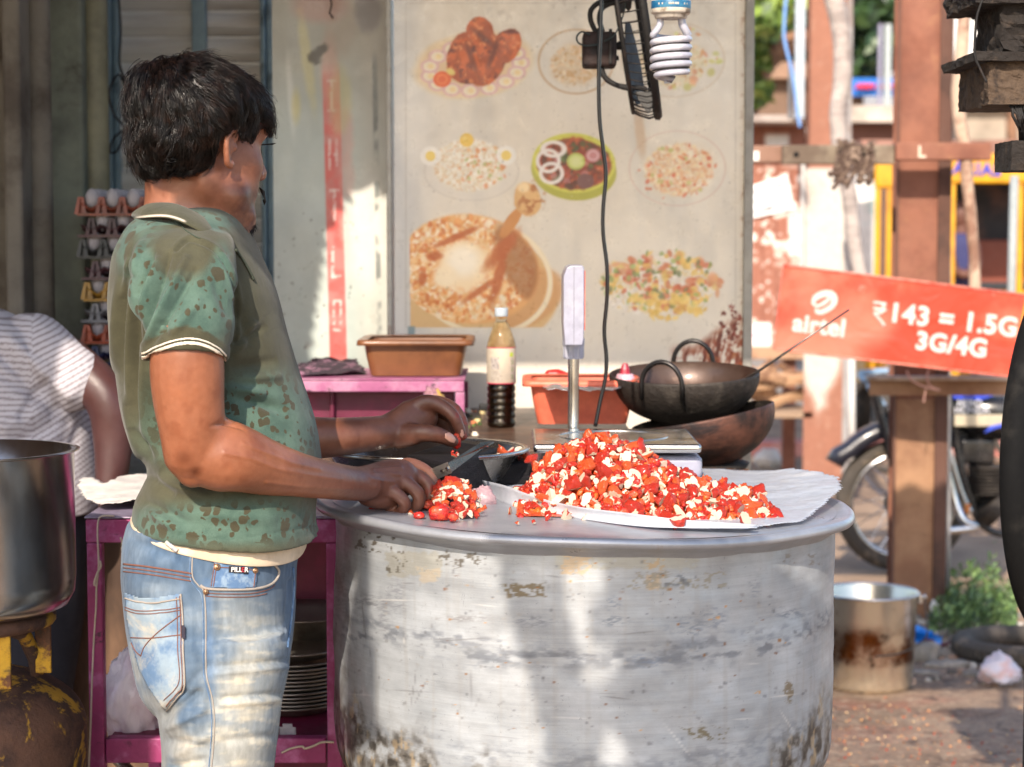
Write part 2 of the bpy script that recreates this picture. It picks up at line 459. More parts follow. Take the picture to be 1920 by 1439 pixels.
grit('loose_gravel', 2600, (1.0, 2.6), (6.7, 8.6), (.004, .03), [(150,142,132),(120,112,104),(176,168,158),(96,90,86),(160,130,110)], .008, 6, 'grey gravel and chips round the post foot')

# ---- wall with the faded food print (steel sheet on the stall's back)
WY = 5.0
def p_food(px, py):
    s = Paint(px, py, (224,213,196))
    n = s.n(160, 4, 1); s.c += (n[:,None]-.5)*np.array([26,25,24])
    s.mix(sm(.45, .75, s.n(60, 4, 2, 1, .25))*.35, (176,172,166)); s.mix(sm(520, 740, py)*.5, (220,212,200))
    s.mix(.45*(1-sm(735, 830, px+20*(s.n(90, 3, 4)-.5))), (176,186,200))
    s.mix(sm(.50, .72, s.n(34, 5, 7, 1, .4))*.22, (222,216,206)); s.mix(.5*s.ell(775,235,30,85,0,.6), (236,230,220)); s.mix(.3*s.ell(835,300,60,120,0,.8), (228,222,212))  # soft pale streaks: reflections on the steel painted into the print
    # plate of fried chicken
    s.mix(.9*s.ell(888,122,112,62,-8,.1,.05,30), (226,200,160)); s.mix(s.ell(890,118,98,50,-8,.1)*.8, (222,190,150))
    for a in range(0, 360, 24):
        x = 890+86*math.cos(math.radians(a)); y = 126+44*math.sin(math.radians(a))-8*math.cos(math.radians(a))
        s.mix(.75*s.ell(x, y, 17, 13, 0, .1), (238,226,204)); s.mix(.6*s.ring(x, y, 15, 11, 2.0), (206,150,158)); s.mix(.55*s.ell(x+2, y, 6, 5, 0, .3), (232,196,120))
    ch = np.maximum.reduce([s.ell(905,110,42,52,12,.05,.06,14), s.ell(865,105,26,46,15,.05,.08,12), s.ell(900,62,26,30,-10,.05,.08,12), s.ell(948,88,26,36,35,.05,.06,12), s.ell(880,140,34,18,0,.06,.08,14)])
    s.mix(ch, (168,74,30)); s.mix(ch*sm(.45, .62, s.n(22, 5, 9)), (206,98,40)); s.mix(ch*sm(.55, .70, s.n(12, 4, 11))*.85, (96,34,22)); s.mix(ch*sm(.60, .72, s.n(9, 3, 19))*.8, (226,140,84))
    for x, y, an in ((885,112,70),(925,100,110),(905,70,40)): s.mix(.6*s.ell(x, y, 30, 5, an, .6)*ch, (92,36,24))
    s.mix(s.ell(829,149,17,15), (226,98,44)); s.mix(s.ring(829,149,9,8,1.8)*.6, (245,140,80)); s.mix(s.ell(845,135,9,6,30,.3), (232,206,120))
    # empty plates with pale rice
    for cx, cy, rx, ry, c1, c2 in ((1080,116,70,60,(186,150,108),(206,168,120)), (1262,112,96,70,(206,190,168),(212,196,150))):
        s.mix(.5*s.ell(cx, cy, rx, ry, 0, .03), (214,204,190)); s.mix(.75*s.ring(cx, cy, rx, ry, 1.8), c1)
        s.mix(.5*s.ell(cx, cy+6, rx*.62, ry*.62, 0, .3, .2, 20), c2)
        s.scatter(240, (cx, cy+6, rx*.66, ry*.62), (2.5, 5.5), [c2, (222,190,150), (196,150,100), (228,210,180)], .7)
    s.scatter(34, (1290,110,60,62), (3, 9), [(196,190,90),(222,150,96),(206,120,80),(200,200,110)], .6)
    # egg rice
    s.mix(.35*s.ell(884,318,86,56,0,.06), (222,214,204)); s.mix(.35*s.ring(884,322,88,54,1.5), (190,180,170))
    s.mix(.75*s.ell(880,310,68,50,0,.15,.1,18), (232,220,200)); s.scatter(900, (880,310,66,48), (2, 5), [(240,232,216),(226,210,180),(246,240,228),(220,188,150)], .75, 8)
    s.scatter(60, (905,312,48,40), (2.5, 6), [(214,130,80),(222,170,110),(170,180,110)], .7)
    for x, y, r in ((807,293,19),(949,292,19)): s.mix(s.ell(x, y, r, r*.95), (236,230,220)); s.mix(s.ell(x, y, r*.5, r*.5), (236,206,110))
    s.mix(s.ell(875,263,13,13,0,.08), (232,192,84)); s.mix(.6*s.ell(871,259,5,4,0,.5), (246,220,140))
    # yellow bowl of curry
    s.mix(s.ell(1076,320,80,56,6,.03), (176,172,66)); s.mix(s.ell(1076,306,78,56,4,.03), (206,202,84)); s.mix(s.ell(1076,308,70,48,4,.04,.03,14), (150,74,44))
    reg = s.ell(1076,308,70,48,4,.05); s.scatter(420, (1076,308,64,44), (4, 10), [(178,78,40),(140,52,32),(110,50,34),(196,98,56),(88,52,38),(160,60,44)], .8)
    s.scatter(26, (1076,308,60,42), (5, 9), [(90,110,60),(70,90,50),(186,120,120)], .7)
    for x, y, rx, ry in ((1038,280,20,13),(1028,302,20,20),(1034,325,20,18)): s.mix(s.ring(x, y, rx, ry, 3.4), (232,222,214))
    s.mix(s.ell(1080,303,17,16), (206,210,130)); s.mix(s.ring(1080,303,15,14,1.5), (180,190,90)); s.mix(.5*s.ell(1080,303,8,8,0,.5), (226,226,170))
    s.mix(s.ell(1112,292,14,13), (196,130,130)); s.mix(s.ring(1112,292,9,8,1.5)*.7, (222,190,190)); s.mix(s.ell(1098,340,16,14,0,.1), (120,76,74))
    # noodles
    s.mix(.5*s.ring(1270,316,90,70,1.4), (206,176,160)); s.mix(.6*s.ell(1274,318,66,50,-12,.2,.12,18), (228,208,180))
    s.scatter(800, (1274,318,64,48), (2, 6), [(238,222,196),(226,190,150),(232,206,160),(216,160,120)], .65); s.scatter(46, (1270,320,74,56), (3, 6), [(212,116,76),(190,190,110),(206,90,60)], .7)
    # big biryani pan, print clipped at its left edge
    clip = sm(768, 771, px)*(1-sm(613, 616, py))
    s.mix(clip*s.ell(880,540,168,112,8,.03)*.95, (216,176,120)); s.mix(clip*s.ell(986,560,76,50,-30,.1)*.8, (206,150,96)); s.mix(clip*s.ring(905,520,128,104,4,14), (238,220,186))
    s.mix(clip*s.ell(880,505,132,102,8,.04), (228,168,104)); pan = clip*s.ell(880,505,130,100,8,.05)
    a = s.c.copy(); s.scatter(2600, (872,505,128,98), (3, 8), [(240,206,160),(246,222,184),(222,140,70),(232,170,104),(206,110,52),(248,232,206),(236,190,130)], .8)
    s.c = np.where(pan[:,None] > .02, s.c, a)
    s.mix(pan*s.ell(985,490,46,90,-28,.15,.1,20)*.7, (150,90,46))
    s.mix(clip*s.ell(872,498,52,48,-20,.25,.15,24), (246,218,176)); s.mix(clip*s.ell(868,490,32,30,0,.5), (252,238,214)); s.mix(clip*s.ell(835,520,22,20,0,.4), (248,226,190))
    for x, y, rx, ry, an in ((940,470,46,14,-50),(935,520,52,9,-76),(855,445,46,6,-24),(900,545,40,6,-35),(815,480,14,8,0),(792,522,8,14,0)): s.mix(clip*s.ell(x, y, rx, ry, an, .4, .2, 10)*.85, (186,92,40))
    # drumstick bone out of the pan
    s.mix(s.ell(958,418,34,11,-56,.12,.1,10), (206,138,74)); s.mix(s.ell(989,374,25,32,-10,.07,.14,16), (222,176,116)); s.mix(s.ell(996,372,26,30,10,.3)*sm(.52, .62, s.n(14, 4, 31)), (176,110,58)); s.mix(s.ell(982,352,12,9,0,.4), (246,216,166))
    # mixed fried rice heap
    hp = s.ell(1240,534,112,58,10,.2,.2,22); s.mix(hp*.5, (214,202,186))
    s.scatter(1100, (1236,536,112,56), (3, 7), [(228,218,206),(214,200,186),(236,226,214),(222,196,140)], .6, 8)
    s.scatter(170, (1240,530,112,56), (5, 11), [(204,110,70),(190,92,62),(214,150,110),(222,180,90),(226,190,110)], .75); s.scatter(70, (1240,525,116,58), (4, 7), [(126,142,78),(150,168,90),(110,120,80)], .75)
    s.scatter(60, (1250,575,80,24), (5, 9), [(222,180,90),(230,196,110)], .75)
    # border line, drips, tape scrap, sauce splashes at the lower right
    s.mix(.35*np.maximum(s.rect(760,6,762,614,.8), s.rect(760,5,1380,7,.8)), (140,130,120)); s.mix(.35*s.rect(1378,6,1380,640,.8), (150,138,126))
    s.mix(s.rect(765,612,778,635,1.5)*.9, (120,140,146))
    s.mix(.6*s.ell(1200,245,9,46,-6,.5,.3,20), (196,160,124)); s.mix(.45*s.ell(1198,180,12,40,0,.6,.2,20), (180,160,140))
    g = sm(1255,1290,px)*sm(690-105*sm(1250,1385,px), 720-60*sm(1250,1385,px), py+0*px)
    sp = s.n(16, 5, 41); streak = fbm(np.c_[px/7+py/30, py/45], 4, 43)
    reg = sm(640-60*sm(1290,1390,px), 672-50*sm(1290,1390,px), py)*sm(1250,1275,px)
    s.mix(reg*sm(.40, .55, .5*sp+.5*streak)*.95, (132,46,22)); s.mix(reg*sm(.50, .66, streak)*.8, (86,26,14)); s.mix(reg*sm(.60, .72, sp)*.6, (170,96,40))
    s.scatter(50, (1370,610,20,40), (1.5, 6), [(120,30,20),(90,24,16)], .9)
    s.scatter(260, (1060,300,340,320), (.8, 2.0), [(150,140,128),(120,110,100),(235,228,218)], .6)
    # rust and wear along edges
    s.mix(sm(.55, .7, s.n(10, 4, 51))*sm(1384,1398,px)*.7, (150,110,84)); s.mix(sm(.56, .74, s.n(25, 4, 52))*(1-sm(0, 120, py))*.35, (150,136,122))
    return s.c
m_print = pm('printed_steel_sheet', attr=True, rough=.32, metal=.08, scale=18, bump=.07, bscale=9, bdist=.006, var=.03, spec=.6, dirt=(170,160,146), dscale=5, dlo=.66, dhi=.9)
a = P(738, 0, WY); b = P(1399, 0, WY); zt, zb = 2.35, .9
wall = thing('food_print_wall', ((a.x+b.x)/2, WY, 0), 'pale steel stall wall printed with faded pictures of rice, curry and fried chicken', 'wall')
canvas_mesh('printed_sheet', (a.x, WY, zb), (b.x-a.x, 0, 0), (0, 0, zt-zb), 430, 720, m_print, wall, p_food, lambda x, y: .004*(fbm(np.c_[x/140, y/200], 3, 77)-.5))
mg = pm('grey_frame_steel', (150,146,138), .5, .3, (120,110,100), 9, .5, .7, bump=.2)
mb = MB(); mb.box((b.x-.002, WY-.012, zb), (b.x+.02, WY+.03, zt)); mb.build('edge_frame', mg, wall, bevel=.002)
mb = MB(); mb.box((a.x, WY+.012, zb), (b.x-.004, WY+.03, zt)); mb.build('backing', mg, wall)
mb = MB(); mb.box((a.x-.004, WY-.01, zb-.9), (a.x+.02, WY+.03, zb-.002)); mb.box((b.x-.02, WY-.01, 0), (b.x+.004, WY+.03, zb-.002)); mb.build('post', mg, wall, bevel=.002)
mb = MB(); mb.box((a.x+.022, WY+.01, .86), (b.x-.024, WY+.02, zb-.003)); mb.build('lower_sheet', pm('dark_sheet', (84,74,66), .6, .2, (60,50,44), 8), wall)

# ---- pale painted steel cupboard doors beside it, with the old vertical lettering strip
def p_door(px, py):
    s = Paint(px, py, (170,180,175), 8)
    s.c += (s.n(120, 4, 1, 1, .35)[:,None]-.5)*40; s.mix(sm(.5, .7, s.n(60, 3, 3, 1, .2))*.4, (206,212,204))
    s.mix(sm(520, 640, px)*.0+sm(650, 700, px)*.55, (186,180,170)); s.mix((1-sm(60, 260, py))*.45, (150,136,118))  # paler right side: the sunlit zone painted into the door colour
    s.mix(.5*s.ell(575,110,10,90,-8,.5,.3,20), (206,196,130)); s.mix(.45*s.ell(545,180,6,70,-4,.6), (224,226,220)); s.mix(.5*s.ell(555,200,8,30,0,.6), (206,190,110))
    x0 = 605+14*(py-150)/540
    strip = sm(x0-2, x0+2, px)*(1-sm(x0+30, x0+34, px))*sm(110, 160, py)
    s.mix(strip*(.72+.28*sm(.4, .6, s.n(40, 3, 9))), (206,92,88)); s.mix(.5*s.ell(618,130,16,60,0,.5), (206,150,130))
    # worn white capitals down the strip
    let = {'I': [(-9,-30,9,-26),(-2.5,-30,2.5,30),(-9,26,9,30)], 'L': [(-9,-30,-3,30),(-9,24,10,30)], 'E': [(-9,-30,-3,30),(-9,-30,9,-24),(-9,-3,6,3),(-9,24,10,30)], 'O': [(-9,-28,-4,28),(4,-28,9,28),(-7,-30,7,-25),(-7,25,7,30)], 'T': [(-10,-30,10,-24),(-3,-30,3,30)], 'H': [(-9,-30,-4,30),(4,-30,9,30),(-9,-3,9,3)]}
    for ch, yc in (('I',180),('H',290),('T',385),('L',492),('O',592)):
        xc = 605+14*(yc-150)/540+16
        for r in let[ch]: s.mix(s.rect(xc+r[0], yc+r[1], xc+r[2], yc+r[3], 1.6)*.75*sm(.3, .5, s.n(9, 3, 5)), (232,214,208))
    for x, y, w, h, c in ((645,255,18,60,(214,150,140)),(650,335,16,40,(214,160,150)),(652,430,16,40,(222,180,170)),(637,190,22,60,(196,186,120)),(640,40,30,60,(170,150,132)),(690,20,24,40,(96,88,96))): s.mix(.45*s.ell(x, y, w, h, 0, .35, .2, 20), c)
    s.mix(.45*s.ell(600,12,50,30,0,.4), (190,130,118)); s.mix(.5*s.ell(690,440,34,110,0,.5,.2,40), (226,222,214))  # tall pale patch: sunlight painted onto the door
    d = np.abs(px-(702+10*(py-100)/560)); s.mix((1-sm(2, 7, d))*sm(90, 130, py)*sm(.35, .6, s.n(30, 3, 12))*.7, (90,96,96))
    s.mix(.85*np.maximum(s.ell(598,98,20,9,-35,.4,.5,8), s.ell(590,112,12,9,30,.4,.6,6)), (72,66,58))
    s.scatter(40, (600,520,90,140), (1.5, 4), [(120,120,116),(90,90,86)], .6)
    s.mix(sm(.6, .75, s.n(18, 4, 22))*sm(600, 690, py)*.5, (140,120,110))
    return s.c
m_door = pm('painted_steel_door', attr=True, rough=.33, scale=9, bump=.10, bscale=9, bdist=.006, var=.05)
DY = 5.15; xa = P(512, 300, DY).x; xb = P(731, 300, DY).x; xm = P(690, 300, DY).x
cup = thing('steel_cupboard', ((xa+xb)/2, DY, 0), 'pale mint steel cupboard door with worn red lettering strip beside the food wall', 'cupboard')
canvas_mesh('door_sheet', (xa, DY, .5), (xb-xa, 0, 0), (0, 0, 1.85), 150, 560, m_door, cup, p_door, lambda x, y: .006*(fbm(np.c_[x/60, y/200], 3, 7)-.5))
mb = MB(); mb.box((xa, DY+.012, 0), (xb, DY+.5, 2.35)); mb.build('cabinet_body', mg, cup)
mb = MB(); mb.box((xb+.001, DY-.16, 0), (a.x-.006, DY+.4, 2.35)); mb.build('door_post', pm('door_post', (170,168,160), .45, .1, (150,140,130), 20, .5, .7), cup, bevel=.003)
mb = MB(); mb.tube([P(617, -20, DY-.05), P(622, 10, DY-.05), P(618, 25, DY-.04), P(624, 34, DY-.03)], .0025, 6); tag(mb.build('wire_stub', pm('black_rubber', (22,22,24), .6), smooth=True), 'short black wire end hanging at the top of the cupboard door', 'wire')

# ---- rolling shutter with blue guide rails
SY = 5.9
x0, x1 = P(214, 300, SY).x, P(492, 300, SY).x
m_sh = pm('shutter_paint', (228,226,220), .5, .05, (196,186,172), 5, .45, .7, (170,190,204), 2.2, .6, .8, bump=.3, bscale=40, stretch=(.3,1,3))
m_blue = pm('blue_frame_paint', (128,152,162), .5, .1, (70,88,96), 9, .55, .75, bump=.2)
sh = thing('rolling_shutter', ((x0+x1)/2, SY, 0), 'closed grey ribbed rolling shutter between blue rails behind the man', 'shutter')
slat = None; zz = .3; k = 0
while zz < 2.45:
    if slat is None:
        prof = [(0,0),(-.006,.008),(-.015,.022),(-.018,.038),(-.013,.054),(-.003,.064),(-.003,.0725),(.004,.0725),(.004,.0)]
        r0 = [V(x0, SY+a, b) for a, b in prof]; r1 = [V(x1, SY+a, b) for a, b in prof]
        mb = MB(); mb.loft([r0, r1]); slat = mb.build('slat', m_sh, sh, smooth=False); slat.location.z = zz
    else:
        c = slat.copy(); COL.objects.link(c); c.location.z = zz; c.rotation_euler.y = 0
    zz += .0745; k += 1
for px0, px1, nm in ((203, 222, 'guide_rail'), (490, 511, 'guide_rail')):
    a_, b_ = P(px0, 300, SY-.06).x, P(px1, 300, SY-.06).x
    mb = MB(); mb.box((a_, SY-.07, 0), (a_+(b_-a_)*.42, SY+.03, 2.5)); mb.box((a_+(b_-a_)*.42+.002, SY-.045, 0), (b_, SY+.03, 2.5)); mb.build(nm, m_blue, sh, bevel=.003)
xc = P(372, 60, SY-.06).x
mb = MB(); mb.box((xc-.02, SY-.055, 1.86), (xc+.02, SY-.024, 2.5)); mb.build('lock_bar', m_blue, sh, bevel=.004)

# ---- columns and pipes at the left, dark doorway behind
m_col = pm('old_green_plaster', (110,116,104), .85, 0, (84,88,80), 3, .4, .65, (62,60,52), 6, .55, .8, bump=.4, bscale=40, bdist=.004)
m_col2 = pm('old_brown_plaster', (112,106,96), .85, 0, (76,68,60), 4, .4, .65, (60,52,44), 8, .55, .8, bump=.5, bscale=50, bdist=.004)
def vcol(name, pxa, pxb, Y, mat, label, round_=False, depth=.1, cat='column'):
    a_, b_ = P(pxa, 400, Y).x, P(pxb, 400, Y).x
    mb = MB()
    if round_:
        r = (b_-a_)/2; mb.lathe([(r, 0), (r, .6), (r*1.02, 1.2), (r, 1.9), (r, 2.6)], ((a_+b_)/2, Y+r, 0), 28, True); o = mb.build(name, mat, smooth=True)
    else:
        mb.box((a_, Y, 0), (b_, Y+depth, 2.6)); o = mb.build(name, mat, bevel=.012, seg=3)
    return tag(o, label, cat)
vcol('concrete_column', 8, 42, 4.75, m_col2, 'narrow speckled brown column at the far left edge', False, .12)
vcol('round_pipe', 46, 94, 4.85, m_col2, 'round grey brown pipe column second from left', True)
vcol('plaster_wall', 92, 158, 5.0, m_col, 'flat green plastered wall strip behind the egg trays', False, .3, 'wall')
vcol('drain_pipe', 150, 201, 5.05, pm('olive_pipe', (122,120,98), .6, 0, (92,90,74), 6, .4, .7, bump=.2), 'smooth olive drain pipe beside the blue shutter rail', True, cat='pipe')
mb = MB(); mb.box((-3.2, 5.35, 0), (P(200,400,5.4).x, 5.45, 2.6)); tag(mb.build('back_wall', m_col2), 'dim plaster wall at the back of the stall', 'wall')
mb = MB(); mb.box((-3.2, 3.2, 0), (-3.1, 5.34, 2.6)); tag(mb.build('side_wall', m_col2), 'dim side wall of the stall at far left', 'wall')
mb = MB(); mb.box((P(200,400,5.9).x, 6.0, 0), (P(735,400,6.0).x, 6.1, 2.6)); tag(mb.build('rear_wall', m_col2), 'plaster wall holding the shutter', 'wall')
# black cable looped on the blue rail
mb = MB(); q = [P(x, y, 5.6) for x, y in spline([(222,-10),(226,60),(224,118),(234,150),(236,165),(222,140),(205,172),(214,215),(233,240),(222,280),(207,286),(212,262),(230,245)], 6)]
mb.tube(q, .0035, 6); tag(mb.build('black_cable', pm('cable_black', (18,18,20), .5), smooth=True), 'thin black cable looped and knotted on the blue shutter rail', 'cable')

# ---- roof sheet over the stall (shades its back), on beams
m_roof = pm('rusty_roof_sheet', (120,104,90), .7, .3, (92,64,48), 4, .45, .65, bump=.3)
rings = []
n = 120; xs = np.linspace(-3.3, -.5, n)
v = []; f = []
for j, y in enumerate((3.28, 5.95)):
    for i, x in enumerate(xs): v.append((x, y, 2.66+.14*j+.014*math.sin(i*1.6)))
f = [(i, i+1, n+i+1, n+i) for i in range(n-1)]
v = []
for j, y in enumerate((4.87, 5.95)):
    for i, x in enumerate(xs): v.append((x, y, 2.735+.057*j+.014*math.sin(i*1.6)))
xs2 = np.linspace(-3.3, 1.02, n); v2 = []
for j, y in enumerate((3.0, 4.92)):
    for i, x in enumerate(xs2): v2.append((x, y, 2.66+.073*j+.014*math.sin(i*1.6)))
# the front sheet has an added gap, shaped to put a sun patch on the cupboard door
ny_ = 40; v2 = []; nx_ = 260; xs2 = np.linspace(-3.3, 1.02, nx_); ys2 = np.linspace(3.0, 4.92, ny_)
for y in ys2:
    for x in xs2: v2.append((x, y, 2.66+.073*(y-3.0)/1.92+.014*math.sin(x*45)))
A2 = np.array(v2).reshape(ny_, nx_, 3); C2 = (A2[:-1,:-1]+A2[1:,1:])/2; tt_ = (5.14-C2[...,1])/(-SDIR.y); land = C2-tt_[...,None]*np.array(SDIR)
lpx, lpy = pix(land.reshape(-1,3)); gap = inpoly(lpx, lpy+10*(fbm(C2.reshape(-1,3)*9,3,2)-.5), [(640,372),(690,350),(736,352),(738,700),(570,720),(585,600),(618,420)]).reshape(C2.shape[:2])
f2 = [(j*nx_+i, j*nx_+i+1, (j+1)*nx_+i+1, (j+1)*nx_+i) for j in range(ny_-1) for i in range(nx_-1) if not gap[j,i]]
b2_ = mesh_obj('roof_sheet', v2, f2, m_roof); m = b2_.modifiers.new('s', 'SOLIDIFY'); m.thickness = .003; tag(b2_, 'front rusty corrugated roof sheet over the stall', 'roof')
roof = mesh_obj('roof_sheet', v, f, m_roof); m = roof.modifiers.new('s', 'SOLIDIFY'); m.thickness = .003
tag(roof, 'rear rusty corrugated roof sheet over the stall', 'roof')
mb = MB(); mb.box((-3.3, 3.06, 2.585), (1.0, 3.11, 2.635)); mb.build('beam', m_roof, b2_); mb = MB(); mb.box((-3.3, 5.85, 2.71), (-.5, 5.9, 2.76)); mb.build('beam', m_roof, roof)
mb = MB(); mb.box((.74, 5.02, 0), (.80, 5.08, 2.72)); 
# ---- added tarpaulin unseen behind and left of the photographer, cut to throw the dappled shade on pot and hands
def shade_sheet():
    # plane through TC facing the sun, in-plane axes e1,e2
    TC = V(0, 3.0, 1.1)+SDIR*2.3; e1 = Vector((SDIR.y, -SDIR.x, 0)).normalized(); e2 = SDIR.cross(e1).normalized()
    def proj(p):
        d = Vector(p)-TC; return (d.dot(e1), d.dot(e2))
    def potpt(px, py):
        r = (P(px, py, 1.0)-CAMP); r /= r.y
        ox, oy = 0-POTC.x, 0-POTC.y; A = r.x**2+1; B = 2*(r.x*ox+oy); C = ox*ox+oy*oy-POT_R**2; D = max(B*B-4*A*C, 0)
        t = (-B-math.sqrt(D))/(2*A); return CAMP+r*t
    solid = []; holes = []
    def add(lst, poly, Y=None): lst.append([proj(potpt(*q) if Y is None else P(*q, Y)) for q in poly])
    add(solid, [(925,1022),(945,1120),(985,1260),(1015,1360),(1040,1500),(1540,1560),(1545,1300),(1547,1130),(1500,1085),(1440,1048),(1300,1030),(1200,1022),(1100,1018)])
    add(solid, [(925,985),(930,1024),(1190,1030),(1180,1008),(1130,985),(1040,972)], 2.93)
    add(holes, [(1052,1066),(1128,1066),(1142,1096),(1108,1128),(1106,1190),(1118,1212),(1148,1206),(1163,1232),(1152,1268),(1124,1282),(1094,1278),(1080,1200),(1060,1120)])
    add(holes, [(1128,1376),(1160,1370),(1174,1396),(1172,1428),(1142,1438),(1122,1410)])
    add(solid, [(452,90),(560,90),(560,432),(436,436),(424,392),(384,352),(300,338),(285,300),(380,276),(440,262)], 2.93)
    add(solid, [(552,700),(573,860),(588,960),(572,1010),(552,1060),(548,1180),(560,1300),(660,1300),(640,1080),(640,700)], 2.96)
    add(solid, [(664,720),(892,720),(892,846),(664,866)], 3.38); add(solid, [(668,848),(832,848),(832,990),(668,990)], 3.15)
    add(solid, [(-1300,-1100),(-430,-1100),(-430,1600),(-1300,1600)], 3.2)
    add(solid, [(-900,1170),(110,1170),(140,1700),(-900,1700)], 3.2)
    add(solid, [(940,880),(1500,900),(1560,940),(1200,985),(960,940)], 3.3) if False else None
    allp = [q for s_ in solid for q in s_]
    u0, u1 = min(q[0] for q in allp), max(q[0] for q in allp); w0, w1 = min(q[1] for q in allp), max(q[1] for q in allp)
    st = .011; U = np.arange(u0, u1+st, st); Wd = np.arange(w0, w1+st, st); cu, cw = np.meshgrid((U[1:]+U[:-1])/2, (Wd[1:]+Wd[:-1])/2)
    keep = np.zeros(cu.shape, bool)
    for s_ in solid: keep |= inpoly(cu, cw, s_)
    for s_ in holes: keep &= ~inpoly(cu, cw, s_)
    idx = {}; v = []; f = []
    def vid(i, j):
        if (i, j) not in idx: idx[(i, j)] = len(v); v.append(TC+e1*U[i]+e2*Wd[j]+SDIR*(.03*math.sin(U[i]*5)*math.sin(Wd[j]*4)))
        return idx[(i, j)]
    for j, i in zip(*np.nonzero(keep)): f.append((vid(i, j), vid(i+1, j), vid(i+1, j+1), vid(i, j+1)))
    o = mesh_obj('shade_occluder', v, f, pm('tarpaulin', (96,110,128), .7, 0, (120,120,118), 4, bump=.2)); m = o.modifiers.new('t', 'SOLIDIFY'); m.thickness = .002
    tag(o, 'torn faded tarpaulin strung up behind the photographer', 'tarpaulin')
shade_sheet()
# ================================================================== STALL FURNITURE AND PROPS
m_magenta = pm('magenta_paint', (150,52,102), .55, 0, (180,100,146), 14, .45, .65, (44,26,34), 16, .60, .72, bump=.35, bscale=90, var=.15)
m_magdark = pm('magenta_panel', (116,18,58), .5, 0, (92,14,48), 6, .4, .6, (34,12,20), 20, .64, .76, bump=.25, bscale=70)
m_black = pm('black_rubber2', (24,24,26), .55, 0, (44,42,40), 20, .5, .7, bump=.2)
m_steel = pm('bright_steel', (206,204,200), .22, 1, (180,176,170), 10, .5, .7, bump=.05, bscale=60, ani=.4, rvar=.08)
m_dullsteel = pm('dull_steel', (170,164,156), .38, .9, (120,108,96), 9, .5, .75, bump=.12, bscale=80)
m_string = pm('pale_string', (206,190,170), .9, bump=.4, bscale=900)

# ---- purple cart: frame with shelf, stands left of and behind the man
def px2(x, Y): return P(x, 700, Y).x
cart = thing('food_cart', (px2(390,3.7), 3.7, 0), 'chipped magenta steel cart frame behind the man with a low shelf', 'cart')
CZ = 1.008; cx0, cx1 = px2(156, 3.55), px2(640, 3.55)
def cbox(n, a, b, m=None, par=None, bev=.003): mb = MB(); mb.box(a, b); return mb.build(n, m or m_magenta, par or cart, bevel=bev)
cbox('top_rail', (cx0, 3.55, CZ-.042), (cx1, 3.58, CZ)); cbox('top_rail', (cx0, 4.12, CZ-.042), (cx1, 4.15, CZ))
cbox('side_rail', (cx0, 3.582, CZ-.042), (cx0+.03, 4.118, CZ)); cbox('side_rail', (cx1-.03, 3.582, CZ-.042), (cx1, 4.118, CZ))
for x in (cx0, cx1-.03):
    for y in (3.551, 4.12): cbox('leg', (x+.001, y, 0), (x+.0275, y+.027, CZ-.0425))
cbox('top_sheet', (cx0-.002, 3.548, CZ+.001), (cx1, 4.152, CZ+.005), pm('cart_top', (150,140,160), .45, .2, (96,70,90), 10, .45, .7, (60,44,50), 9, .6, .8))
cbox('shelf', (cx0+.03, 3.585, .602), (cx1-.032, 4.115, .61), m_magdark); cbox('shelf_rail', (cx0+.029, 3.552, .57), (cx1-.0315, 3.58, .615))
cbox('back_panel', (px2(552,4.1), 4.08, .63), (cx1-.033, 4.088, CZ-.045), m_magdark); cbox('back_panel', (cx0+.2, 4.1, .05), (cx1-.033, 4.108, .57), m_magdark)
q = P(196,1400,3.6); mb = MB(); mb.tube([P(190,1392,3.62), P(245,1450,3.60), P(280,1500,3.59)], .011, 10); mb.build('brace_rod', m_dullsteel, cart, smooth=True)
# brown boards seen through the frame
mb = MB(); mb.box((px2(90,4.35), 4.4, 0), (px2(600,4.35), 4.42, .98)); tag(mb.build('plywood_board', pm('old_plywood', (120,92,72), .85, 0, (74,56,46), 4, .4, .65, (44,36,32), 3, .5, .7, bump=.3, stretch=(1,1,.4)), bevel=.002), 'stained brown plywood board behind the magenta cart leg', 'board')
# strings hanging from the rail
mb = MB(); mb.tube([P(x, y, 3.545) for x, y in spline([(215,968),(192,968),(184,978),(183,1010),(185,1060),(181,1100),(180,1140),(176,1200),(172,1290),(170,1360),(166,1450)], 5)], .0016, 6)
tag(mb.build('hanging_string', m_string, smooth=True), 'long pale string tied to the cart rail and hanging to the ground', 'string')
mb = MB(); mb.tube([P(x, y, 3.542) for x, y in spline([(187,1052),(189,1062),(184,1072),(179,1085),(177,1096),(181,1098)], 4)], .0022, 6)
tag(mb.build('knotted_string_end', m_string, smooth=True), 'short frayed string end knotted beside the long hanging string', 'string')
mb = MB(); mb.tube([P(x, y, 3.546) for x, y in spline([(226,1008),(230,1022),(228,1030),(233,1044),(232,1058)], 4)], .0015, 6)
tag(mb.build('short_string', m_string, smooth=True), 'short string loop under the rail close to the jeans waistband', 'string')
mb = MB(); mb.tube([P(x, y, 3.546) for x, y in spline([(528,1412),(545,1404),(566,1400),(572,1404),(590,1398),(604,1392),(626,1392)], 5)], .002, 6)
tag(mb.build('shelf_string', m_string, smooth=True), 'knotted string lying along the front of the lower shelf', 'string')

